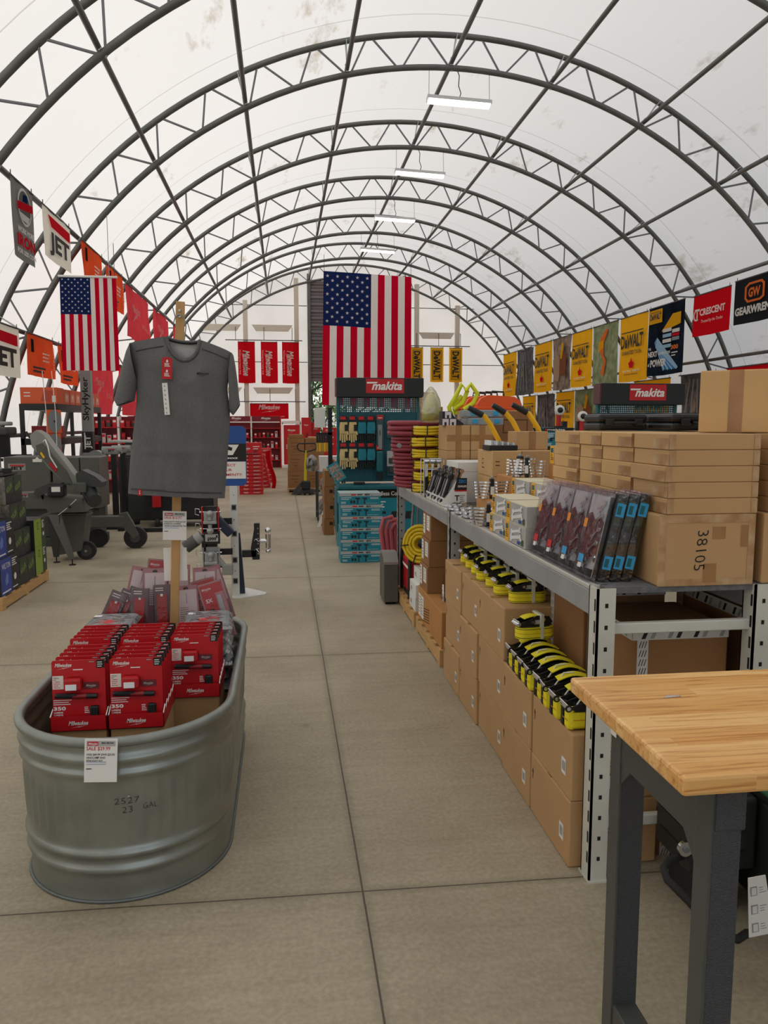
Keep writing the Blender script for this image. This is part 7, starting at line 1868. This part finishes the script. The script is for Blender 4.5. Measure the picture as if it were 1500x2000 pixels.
# left wall
def d_jet(b, M, w, h):
    b.poly([(-w * .36, h * .30), (-w * .26, h * .16), (w * .38, h * .12), (w * .38, h * .34)] if False else [(-w * .38, h * .36), (w * .40, h * .34), (w * .40, h * .12), (-w * .28, h * .15)], TRD, M @ T(0, 0, .006))
    b.text('JET', h * .36, TBK, M, 0, -h * .30, 'c', bold=.04, fit=w * .72, lift=.006)
def d_iron(b, M, w, h):
    for k, (rx, ry) in enumerate(((.30, .22), (.26, .19))): b.poly([(w * rx * math.cos(a * PI / 12), h * .2 + h * ry * 1.1 * math.sin(a * PI / 12)) for a in range(24)], (TWH, BG_)[k], M @ T(0, 0, .003 + .003 * k))
    b.poly([(-w * .34, h * .12), (w * .36, h * .2), (w * .36, h * .3), (-w * .34, h * .22)], TRD, M @ T(0, 0, .008)); b.poly([(-w * .1, h * .26), (w * .14, h * .28), (w * .12, h * .38), (-w * .06, h * .36)], FBLU, M @ T(0, 0, .007)); b.poly([(-w * .2, h * .02), (w * .1, h * .0), (w * .2, h * .1), (-w * .24, h * .1)], TWH, M @ T(0, 0, .0075))
    b.text('WORK MORE', h * .07, TWH, M, 0, -h * .16, 'c', bold=.04, fit=w * .72, lift=.006); b.text('IRON', h * .15, TRD, M, 0, -h * .34, 'c', bold=.05, fit=w * .8, lift=.006); b.text('FOR LESS COIN', h * .06, TWH, M, 0, -h * .44, 'c', bold=.04, fit=w * .82, lift=.006)
def d_orange(b, M, w, h):
    flat(b, -w * .46, h * .05, -w * .36, h * .36, BK, M, .004); b.text('XTREME', h * .12, TWH, M @ RZ(PI / 2), 0, -w * .42, 'c', bold=.0, fit=h * .6, lift=.005); b.poly([(-w * .3, -h * .4), (-w * .2, -h * .4), (w * .2, h * .0), (w * .0, h * .4), (-w * .05, h * .38), (w * .12, .0)], cloth_mat('print_orange_pale', '#ee8560', .5), M @ T(0, 0, .003)); bars(b, -w * .05, w * .25, h * .1, 3, h * .09, h * .04, TWH, M, random.Random(3), .004); bars(b, -w * .42, w * .1, -h * .28, 2, h * .09, h * .05, TBK, M, random.Random(3), .004)
def d_red(b, M, w, h):
    tw = cloth_mat('print_pale_pink', '#efb6b4', .5)
    b.text('Milwaukee', h * .16, tw, M, -w * .25, h * .0, 'c', shear=.38, bold=.02, fit=w * .32, lift=.005); b.poly([(-w * .4, -h * .2), (-w * .28, -h * .02), (-w * .3, -h * .06), (-w * .15, h * .05), (-w * .26, -h * .12), (-w * .25, -h * .08)], tw, M @ T(0, 0, .005)); b.text('NOTHING BUT', h * .09, tw, M @ RZ(R(-4)), w * .2, -h * .2, 'c', fit=w * .42, lift=.005, bold=.01)
XL = -3.02; G3 = 'upper left banners'
banner('grey banner with red and white oval emblem, nearest of the upper left row', 'l', XL, 9.55, 10.35, 4.50, 3.62, BG_, d_iron, G3, .008)
banner('pale banner with black letters under a red bar, upper left row', 'l', XL, 10.72, 12.05, 4.50, 3.86, BW, d_jet, G3, .008)
banner('orange banner, nearer of the two in the upper left row', 'l', XL, 12.7, 14.1, 4.5, 3.84, BO, d_orange, G3, .02)
banner('orange banner, farther of the two in the upper left row', 'l', XL, 14.4, 15.75, 4.48, 3.78, BO, d_orange, G3, .02)
banner('thin red banner with pale wordmark, nearest red in the upper left row', 'l', XL, 16.1, 18.85, 4.45, 3.42, BRP, d_red, G3, .04)
banner('thin red banner, second red one of the upper left row', 'l', XL, 19.4, 22.0, 4.45, 3.4, BRP, d_red, G3, .04)
banner('thin red banner, farthest red one of the upper left row', 'l', XL, 22.8, 25.6, 4.45, 3.4, BRP, d_red, G3, .04)
XL2 = -3.86; G4 = 'lower left banners'
banner('pale banner with black letters under a red bar, cut by the left edge', 'l', XL2, 10.85, 12.2, 3.08, 2.36, BW, d_jet, G4, .008)
banner('orange banner in the lower left row, left of the small flag', 'l', XL2, 12.6, 13.98, 3.08, 2.44, BO, d_orange, G4, .02)
banner('orange banner in the lower left row, behind the small flag', 'l', XL2, 14.25, 15.6, 3.06, 2.40, BO, d_orange, G4, .02)
banner('thin red banner in the lower left row, right of the hoist column', 'l', XL2, 16.4, 18.8, 3.04, 1.9, BRP, d_red, G4, .05)
banner('thin red banner in the lower left row, beyond the shirt sleeve', 'l', XL2, 19.4, 22.2, 3.04, 1.9, BRP, d_red, G4, .05)
# end wall banners
def d_mil_v(b, M, w, h):
    b.text('Milwaukee', w * .40, TWH, M @ RZ(R(-90)), h * .02, -w * .20, 'c', shear=.3, bold=.02, fit=h * .62, lift=.01); b.poly([(-w * .28, h * .25), (-w * .1, h * .0), (-w * .16, h * .02), (.05 * w, -h * .3), (-w * .2, -h * .06), (-w * .14, -h * .06)], TWH, M @ T(0, 0, .01)); b.text('Nothing but heavy duty', w * .09, TWH, M @ RZ(R(-90)), 0, -w * .42, 'c', fit=h * .6, lift=.01)
YW = YEND - .3
for k, (xa, xb) in enumerate(((-1.72, -1.06), (-.83, -.18), (.0, .66))):
    banner('bright red vertical banner on the end wall, %s of three' % ['left', 'middle', 'right'][k], 'f', YW, xa, xb, 4.86, 3.27, BR, d_mil_v, 'red end wall banners', .01)
def d_dew_v(b, M, w, h):
    flat(b, -w * .36, -h * .44, w * .36, h * .44, TBK, M, .004); flat(b, -w * .33, -h * .43, w * .33, h * .43, BY, M, .007); b.text('DeWALT', w * .5, TBK, M @ RZ(R(-90)), 0, -w * .24, 'c', bold=.035, fit=h * .8, lift=.012)
for k, (xa, xb) in enumerate(((5.16, 5.66), (5.96, 6.5), (6.74, 7.28))):
    banner('yellow vertical banner on the end wall, %s of three' % ['left', 'middle', 'right'][k], 'f', YW, xa, xb, 4.72, 3.36, BY, d_dew_v, 'yellow end wall banners', .006)
def d_mil_h(b, M, w, h): script_logo(b, 0, h * .05, w * .55, TWH, M, .012); b.text('NOTHING BUT HEAVY DUTY', h * .08, TWH, M, w * .2, -h * .4, 'c', bold=.03, fit=w * .4, lift=.012)
banner('wide red banner hung above the red shelving at the end wall', 'f', YW, -1.30, .22, 2.46, 1.86, BR, d_mil_h, None, .012)
for (x0, x1, z) in ((-2.2, .8, 4.93), (5.0, 7.6, 4.79), (-1.9, .9, 2.54)):
    mb = MB(); mb.cyl((x0, YW + .02, z), (x1, YW + .02, z), .02, M_TRUSS, 6)
    for x in (x0 + .4, (x0 + x1) / 2, x1 - .4): mb.cyl((x, YW + .02, z), (x, YW + .02, z + .5), .012, WIRE, 5); mb.cyl((x, YW + .02, z + .5), (x, YEND - .05, z + .5), .012, WIRE, 5)
    tag(mb.build('banner_rail_beam'), kind='structure')
# ------------------------------------------------------------------ the red aisle at the far end, left of the centre joint
rnd = random.Random(51)
MAR = mat('shelf_maroon', '#7a1420', .5); RB = mat('red_box', '#c9121e', .5); RBD = mat('red_box_dark', '#8d0f18', .5)
def red_print(db, F, W, H, o):
    for f in ('F', 'R'):
        w, h = W[f], H[f]
        lw = min(w * .38, h * 1.5); script_logo(db, -w * .22, -h * .1, lw, PAPER, F[f], .003); bars(db, w * .1, w * .42, h * .2, 2, h * .2, h * .06, PAPER, F[f], random.Random(1), .003, .3)
        db.poly([(w * .1, -h * .35), (w * .3, -h * .3), (w * .35, -h * .05), (w * .15, -h * .1)], RBD, F[f] @ T(0, 0, .003))
def rbox(label, lo, hi, group, m=RB, name='red_box'): return carton(name, label, lo, hi, m, cat='box', group=group, deco=red_print, bev=.004)
# stack of shallow red boxes beside the aisle, with a tall header box on top
for k in range(11):
    z0 = .002 + k * .087
    rbox('shallow red tool box, %s from the floor in the pile by the blue sign' % (ORD[k]), (-1.05 + rnd.uniform(-.01, .01), 18.5, z0), (-.50 + rnd.uniform(-.01, .01), 18.95, z0 + .078), 'shallow red boxes by the aisle')
rbox('taller red box with white lettering on top of the shallow red pile', (-1.02, 18.55, .96), (-.52, 18.9, 1.23), None)
t = thing('clear_sleeve', 'crumpled clear sleeve lying on the shallow red pile', 'bag', (-.80, 18.47, .962))
b = MB(); b.grid(lambda u, v: (.36 * (u - .5), .1 * (v - .5), .02 + .02 * math.sin(u * 11) * math.sin(v * 7)), 10, 5, clear_mat('bag_film', '#f2f2e4', .2, .25, .6, 20), None, .004); b.build('film', t)
for k in range(8):
    z0 = .002 + k * .11
    rbox('red tool case box, %s from the floor in the second pile along the aisle' % ORD[k], (-.95, 20.4, z0), (-.36 - .02 * k, 20.9, z0 + .106), 'second red pile')
for k in range(7):
    z0 = .002 + k * .14
    rbox('red carton, %s from the floor in the third pile along the aisle' % ORD[k], (-.92, 22.2, z0), (-.30 - .01 * k, 22.7, z0 + .136), 'third red pile')
sk_ = thing('cloth_bunting', 'red cloth hanging down beside the second red pile', 'cloth', (-.42, 19.6, 0))
b = MB(); b.grid(lambda u, v: (.10 * u + .05 * math.sin(v * 6) + .1 * (1 - v), .02 * math.sin(u * 9), .05 + .95 * v), 8, 10, BR); b.build('cloth', sk_)
# tall red shelving with hung packs
def red_rack(label, x0, x1, y, h, face, levels, seed, pack_rows=True, hdr=True, n_in=7):
    """wall of red shelves; face 'f' towards the camera or 'r' towards the aisle"""
    q = random.Random(seed)
    t = thing('red_shelving', label, 'shelving', (x0, y, 0), group='red shelving')
    w = x1 - x0
    b = MB(); b.box2((0, .28, 0), (w, .32, h), MAR); b.build('back_panel', t)
    for i in range(3):
        x = w * i / 2
        b = MB(); b.box2((x - .025, 0, 0), (x + .025, .3, h), RB if i != 1 else PAPER); b.build('upright', t)
    if hdr:
        for i in range(2):
            b = MB(); b.box2((w * i / 2 + .03, -.02, h - .2), (w * (i + 1) / 2 - .03, .02, h), MAR); script_logo(b, w * (i + .5) / 2, h - .13, w * .16, PAPER, FRONT(0, -.021, 0), .003); b.box2((w * i / 2 + .03, -.02, h - .24), (w * (i + 1) / 2 - .03, .02, h - .2), PAPER); b.build('header_board', t)
    for z in levels:
        b = MB(); b.box2((0, 0, z - .02), (w, .3, z), RB); b.build('shelf', t)
    return t
def red_stock(label, x0, x1, y, zs, seed, group, n):
    """small red packs standing on the shelves: things that nothing tells apart"""
    q = random.Random(seed); first = None
    kinds = []
    for m in (RB, RBD, MACHD, mat('pack_light', '#c4b9b6', .5)):
        b = MB(); b.box((0, 0, .09), (.092, .10, .18), m, .004); flat(b, -.035, .11, .035, .16, PAPER if m is RB else RB, FRONT(0, -.05, 0), .002); o = b.build('red_pack'); tag(o, label, 'pack', group); kinds.append([o, False])
    for z in zs:
        for k in range(n):
            if n % 2 and k == n // 2: continue
            kd = kinds[min(3, int(q.random() ** 1.6 * 4))]
            o = kd[0] if not kd[1] else dup(kd[0]); kd[1] = True
            o.location = (x0 + .04 + (x1 - x0 - .08) * (k + .5) / n + (0 if n % 2 else (.028 if k >= n // 2 else -.028)), y + q.uniform(.06, .12), z + .001 + .0); o.scale = (1, 1, q.uniform(.8, 1.5))
    for o, u in kinds:
        if not u: bpy.data.objects.remove(o)
red_rack('maroon shelving with white uprights under the wide red banner', -2.3, -.1, 29.6, 1.95, 'f', (.3, .75, 1.15, 1.5), 1)
red_stock('small pack on the maroon shelving under the wide red banner', -2.25, -.15, 29.6, (.3, .75, 1.15), 2, 'packs on the maroon shelving', 13)
rr_ = [(-4.55, -3.3, 19.2, 1.85, 'nearest red shelving on the left, behind the hoist column'), (-3.2, -1.9, 22.0, 1.85, 'second red shelving on the left, behind the grey shirt'), (-3.1, -1.9, 25.2, 1.9, 'third red shelving on the left, far back'), (-4.5, -3.3, 23.5, 1.9, 'red shelving at the far left wall')]
for i, (x0, x1, y, h, lb) in enumerate(rr_):
    red_rack(lb, x0, x1, y, h, 'f', (.35, .8, 1.22, 1.6), 10 + i, hdr=(i > 0))
    red_stock('small pack standing on the %s' % lb, x0 + .05, x1 - .05, y, (.35, .8, 1.22) + ((1.6,) if i < 1 else ()), 20 + i, 'packs on the %s' % lb.split(',')[0], 8)
# red lockers / tall red cartons at the end
for k, (x0, x1, y, h, lb) in enumerate(((.01, .61, 29.5, 1.62, 'tall red carton with a white frame standing at the end of the aisle'), (.69, 1.03, 29.3, 1.9, 'taller red carton right of the white-framed one'), (1.05, 1.4, 29.6, 1.72, 'red carton next to the open end door'))):
    o = carton('tall_red_carton', lb, (x0, y, .12 if k == 0 else .002), (x1, y + .45, h), RB, cat='box', group='tall red cartons at the end', bev=.006,
        deco=lambda db, F, W, H, o: (script_logo(db, 0, H['F'] * .34, W['F'] * .5, PAPER, F['F'], .003), db.poly([(-.05, .1), (.05, .12), (.06, .3), (.0, .42), (-.04, .3)], MAR, F['F'] @ T(.02, 0, .003)), db.poly([(-.06, -.5), (.04, -.55), (.06, -.38), (-.02, -.32)], MAR, F['F'] @ T(.02, 0, .003)), bars(db, -W['F'] * .35, -W['F'] * .1, .0, 3, .06, .02, PAPER, F['F'], random.Random(2), .003)))
t = thing('display_stand', 'white door-like frame around the tall red carton at the end', 'stand', (.31, 29.44, 0))
b = MB(); b.box2((-.36, -.02, 0), (-.32, .02, 1.72), PAPER); b.box2((.32, -.02, 0), (.36, .02, 1.72), PAPER); b.box2((-.36, -.02, 1.66), (.36, .02, 1.78), PAPER); b.build('frame', t)
b = MB(); b.box2((-.38, -.05, 0), (.34, .04, .1), PAPER); b.build('low_step', t)
for k in range(4):
    rbox('wide red box by the end door, %s in the stack right of the tall cartons' % ['bottom', 'second', 'third', 'top'][k], (1.46, 28.4, .55 + .245 * k), (2.25 , 28.9, .55 + .245 * k + .24), 'wide red boxes by the door') if k else rbox('wide red box by the end door, bottom of the stack right of the tall cartons', (1.46, 28.4, .002), (2.25, 28.9, .79), 'wide red boxes by the door')
for k in range(3):
    rbox('red case seen through the door gap, %s of three' % ['lowest', 'middle', 'topmost'][k], (2.35, 26.6, .002 + k * .55), (2.95, 27.1, .002 + k * .55 + .54), 'red cases by the door gap')
# brown cartons on a pallet with the yellow pallet jack
pallet('pallet', 'dark wooden pallet under the brown cartons in mid aisle', (.08, 18.75, 0), (1.0, 19.75, 0))
for i, (xa, xb) in enumerate(((.10, .50), (.515, .98))):
    for k in range(3 if i == 0 else 3):
        z0 = .124 + k * .40
        cart('brown carton on the mid-aisle pallet, %s of the %s column' % (['bottom', 'middle', 'top'][k], ['left', 'right'][i]), (xa + rnd.uniform(-.01, .01), 18.8, z0), (xb, 19.6, z0 + .398), m=CARD2, group='brown cartons on the mid-aisle pallet', deco=lambda db, F, W, H, o: (bars(db, -.12, .12, .1, 2, .08, .01, INKB, F['F'], random.Random(3), .002), db.text('MIL', .05, INKB, F['F'], 0, -.08, 'c', lift=.002), flat(db, -.12, -.13, .12, -.125, INKB, F['F'], .002)))
cart('small open-topped brown carton on the left column', (.13, 18.85, 1.325), (.48, 19.3, 1.42), m=CARD2)
cart('flat tan carton lying on the right column', (.60, 18.85, 1.325), (1.25 - .28, 19.4, 1.36), m=CARD)
pj = thing('pallet_jack', 'pallet jack with yellow lever and black loop handle, in mid aisle', 'pallet jack', (.52, 18.25, 0))
b = MB(); b.box2((-.22, -.05, .03), (.18, .12, .14), MACHD, .02); b.box2((-.12, -.1, .14), (.1, .06, .34), BLACK, .03); b.box2((-.3, .1, .05), (-.12, .45, .1), MACHD, .01); b.box2((.1, .1, .05), (.26, .45, .1), MACHD, .01); b.build('chassis', pj)
b = MB(); b.prism([(-.36, .02), (-.2, .02), (-.08, .28), (-.14, .3)], .06, MACHD, FRONT(0, -.04, 0)); b.build('brace', pj)
b = MB(); b.tube([(-.02, -.02, .3), (-.015, -.06, .7), (.0, -.1, 1.05)], [.035, .03, .022], mat('jack_yellow', '#c9c216', .4), 8); b.build('lever', pj)
b = MB(); b.tube([(.0, -.1, 1.02), (-.16, -.1, 1.06), (-.2, -.1, 1.12), (-.2, -.1, 1.18), (-.16, -.1, 1.22), (.2, -.1, 1.22), (.25, -.1, 1.16), (.22, -.1, 1.08), (.0, -.1, 1.02)], .017, BLACK, 6); b.build('loop_handle', pj)
for s in (-1, 1):
    b = MB(); b.cyl((s * .06, -.06, .06), (s * .06 + .04, -.06, .06), .06, BLACK2, 12); b.build('wheel', pj)
# clutter by the display's left side
ut = thing('steel_shelf_unit', 'low dark shelf unit with bagged parts left of the teal display', 'shelving', (.70, 13.6, 0))
for z in (.12, .45, .85):
    b = MB(); b.box2((-.12, -.2, z - .02), (.35, .3, z), STEEL); b.build('shelf', ut)
for (x, y) in ((-.12, -.2), (.35, -.2), (-.12, .3), (.35, .3)):
    b = MB(); b.box2((x - .015, y - .015, 0), (x + .015, y + .015, .87), MACHD); b.build('upright', ut)
def heap(name, label, x, y, z, w, d, h, m, seed, film=True):
    t = thing(name, label, 'bag', (x, y, z), group='bagged parts left of the teal display'); q = random.Random(seed)
    b = MB()
    for k in range(9): b.box((q.uniform(-w, w) * .33, q.uniform(-d, d) * .3, q.uniform(.15, .7) * h), (w * .3, d * .25, h * .3), (m, STEEL, MACHD, PAPG)[k % 4], .01, T(0, 0, 0) @ RZ(q.uniform(0, 3)) if False else None)
    b.build('parts', t)
    b = MB(); b.lathe([(.001, 0), (w * .42, .01), (w * .5, h * .4), (w * .42, h * .75), (w * .15, h * .95), (.001, h)], clear_mat('bag_film', '#f2f2e4', .2, .25, .6, 20), 12, Matrix.Diagonal((1, d / w, 1, 1))); b.build('film', t)
heap('parts_bag', 'clear bag of grey parts on the middle shelf of the low unit', .80, 13.62, .451, .38, .4, .34, MACH, 1)
heap('parts_bag', 'clear bag of blue and grey parts on the lowest shelf', .80, 13.62, .121, .42, .4, .3, BLUE, 2)
wbx = cart('white carton with a round orange emblem on the low shelf unit', (.62, 13.42, .851), (1.02, 13.8, 1.12), m=WHITE, name='white_box', deco=lambda db, F, W, H, o: (db.lathe([(.001, .003), (.055, .003)], ORANGE, 16, F['F'] @ T(.02, .03, 0)), db.lathe([(.001, .004), (.03, .004)], MACHD, 16, F['F'] @ T(.02, .03, 0)), db.text('HO', .05, ORANGE, F['F'], .14, .01, 'c', lift=.003), bars(db, -.0, .15, -.07, 1, .02, .015, INK, F['F'], random.Random(2), .003)))
heap('parts_bag', 'clear bag with black parts left of the white carton', .49, 13.55, .851, .22, .3, .3, BLACK, 3)
dl = thing('hand_truck', 'small black folding cart leaning by the teal display', 'cart', (.66, 12.5, 0))
b = MB(); b.tube([(-.1, 0, .02), (.0, 0, .42), (.05, 0, .46), (.2, 0, .46), (.22, 0, .42), (.14, 0, .02)], .018, BLACK, 6); b.tube([(-.05, .02, .2), (.16, .02, .2)], .014, BLACK, 6); b.build('frame', dl); b = MB(); b.prism([(-.1, 0), (-.04, 0), (.08, .36), (.04, .38)], .012, PAPER, FRONT(-.04, -.03, .01)); b.build('panel', dl)
for k in range(4):
    z0 = .002 + k * .245
    o = cart('brown carton with dark label, %s in the stack left of the teal display' % ['bottom', 'second', 'third', 'top'][k], (.60 + rnd.uniform(-.015, .015) , 11.62, z0), (.745, 12.2, z0 + .243), m=CARD2, group='brown cartons left of the display')
    bb = MB(); flat(bb, .01, .05, .06, .1, INK, FRONT(0, -.29, .1), .002); bb.build('dark_label', o)
gr = thing('glove_rack', 'black stand with white box and hanging yellow-black gloves, left of the teal display', 'stand', (.76, 12.9, 0))
b = MB(); b.box2((-.02, -.02, 0), (.05, .05, 1.95), BLACK); b.box2((-.2, -.2, 0), (.25, .2, .04), BLACK); b.box2((-.22, -.02, 1.5), (.05, .02, 1.54), BLACK); b.build('post', gr)
wb2 = cart('white sign box at the top of the black stand by the door light', (.52, 12.92, 1.62), (.70, 13.1, 1.95), m=WHITE, name='white_box')
for k in range(5):
    g_ = thing('work_glove', 'yellow and black gloves on the black stand, %s from the left' % ORD[k], 'gloves', (.56 + k * .04, 12.86, 1.22), group='gloves on the black stand')
    b = MB(); b.box((0, 0, .22), (.036, .03, .14), BLACK, .006); b.build('cuff', g_); b = MB(); b.box((0, 0, .08), (.034, .025, .16), YELP if k % 2 else mat('straw', '#b79a4a', .7), .008); b.build('fingers', g_)
# orange rack at the left with round blade packs
og = thing('black_rack', 'black steel rack with orange boxes behind the band saw', 'shelving', (-4.1, 12.9, 0))
for (x, y) in ((0, 0), (.52, 0), (.52, 2.9), (0, 2.9)):
    b = MB(); b.box2((x - .03, y - .03, 0), (x + .03, y + .03, 1.9), BLACK); b.build('upright', og)
for z in (.35, .85, 1.45, 2.0):
    b = MB(); b.add([(-.03, -.03, z - .1), (.55, -.03, z - .1), (.55, 2.93, z - .1), (-.03, 2.93, z - .1), (-.03, -.03, z), (.55, -.03, z), (.55, 2.93, z), (-.03, 2.93, z)], [(0, 3, 2, 1), (4, 5, 6, 7), (0, 1, 5, 4), (1, 2, 6, 5), (2, 3, 7, 6), (3, 0, 4, 7)], BLACK); b.build('shelf', og)
ORB = mat('orange_box', '#dd5a28', .5)
def orange_deco(db, F, W, H, o):
    w, h = W['F'], H['F']; db.poly([(w * .05, -h * .3), (w * .3, -h * .4), (w * .4, h * .3), (w * .15, h * .35)], mat('saw_print', '#b8452a', .5), F['F'] @ T(0, 0, .002)); bars(db, -w * .4, -w * .1, h * .2, 2, h * .2, h * .06, PAPER, F['F'], random.Random(2), .002); flat(db, w * .36, -h * .4, w * .46, h * .0, PAPER, F['F'], .002)
carton('orange_box', 'long orange box on the near end of the black rack top', (-4.12, 12.92, 2.001), (-3.56, 13.3, 2.26), ORB, group='orange boxes on the black rack', deco=orange_deco)
for k in range(7):
    x = -3.97; y = 13.34 + k * .355
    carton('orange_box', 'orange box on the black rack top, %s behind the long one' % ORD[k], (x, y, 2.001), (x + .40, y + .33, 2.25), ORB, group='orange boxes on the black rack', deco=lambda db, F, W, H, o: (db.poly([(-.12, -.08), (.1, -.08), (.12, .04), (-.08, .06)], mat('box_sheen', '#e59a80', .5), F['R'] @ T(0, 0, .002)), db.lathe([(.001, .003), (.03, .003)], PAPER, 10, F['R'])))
for k, z in enumerate((.78, 1.40)):
    pass
for k in range(2):
    p = on_y(106, (823, 869)[k], 12.70)
    t = thing('saw_blade_pack', 'round steel blade on an orange card hung at the black rack corner, %s' % ['upper', 'lower'][k], 'saw blade', (p.x, 12.70, p.z), group='round blades on orange cards', rz=R(48))
    b = MB(); b.box((0, 0, 0), (.24, .012, .36), ORANGE); b.build('card', t)
    b = MB(); pts = []
    for q in range(48): rr = .172 if q % 2 else .182; pts.append((.66 * rr * math.cos(q * PI / 24), rr * math.sin(q * PI / 24)))
    b.prism(pts, .004, STEEL, FRONT(0, -.010, 0)); b.cyl((0, -.011, 0), (0, -.016, 0), .018, MACHD, 12); b.build('blade', t)
for k, (x, z, m, lb) in enumerate(((-4.0, .851, CARD2, 'brown carton on the black rack lower shelf'), (-4.0, 1.451, RBD, 'dark red box on the black rack middle shelf'), (-4.0, .351, CARD, 'tan carton low on the black rack'))):
    cart(lb, (x, 13.0, z), (x + .38, 13.5, z + (.3 if z < 1.4 else .2)), m=m)
# dark stools / benches and boxes behind the shirt, at floor level
t = thing('banner_roll_cart', 'black-skirted cart with a red caster bracket behind the wooden stake', 'cart', (-1.5, 13.2, 0))
b = MB(); b.box2((-.75, -.4, .12), (.35, .4, .55), BLACK, .03); b.build('skirt', t); b = MB(); b.box2((-.8, -.45, .55), (.4, .45, .60), MACHD, .01); b.build('top_board', t)
b = MB(); b.box2((-.62, -.47, .34), (-.48, -.42, .56), REDM, .006); b.build('red_bracket', t); b = MB(); b.cyl((-.58, -.45, .08), (-.52, -.45, .08), .08, BLACK2, 14); b.build('caster', t)
for s in (-.7, .25):
    b = MB(); b.cyl((s, .3, .06), (s + .05, .3, .06), .06, BLACK2, 12); b.build('wheel', t)

cart('tall brown carton standing behind the teal display, right side', (2.05, 12.0, .002), (2.50, 12.45, 1.95), m=CARD2)
cart('small tan box on the tall brown carton right of the red and black header', (2.06, 12.02, 1.951), (2.36, 12.3, 2.18), m=CARD, deco=lambda db, F, W, H, o: flat(db, -.04, -.02, .05, .01, INKB, F['F'], .002))
p = on_y(1197, 641, 20.2)
t = thing('security_camera', 'small white dome camera fixed on the arch above the green photo banner', 'camera', tuple(p))
b = MB(); b.ball((0, 0, 0), .09, PAPER, 10); b.build('dome', t)
b = MB(); b.cyl((-.05, -.07, -.02), (-.07, -.1, -.03), .04, BLACK, 10); b.build('lens', t)
b = MB(); b.cyl((0, 0, .0), (.1, .1, .2), .02, WIRE, 6); b.build('bracket', t)
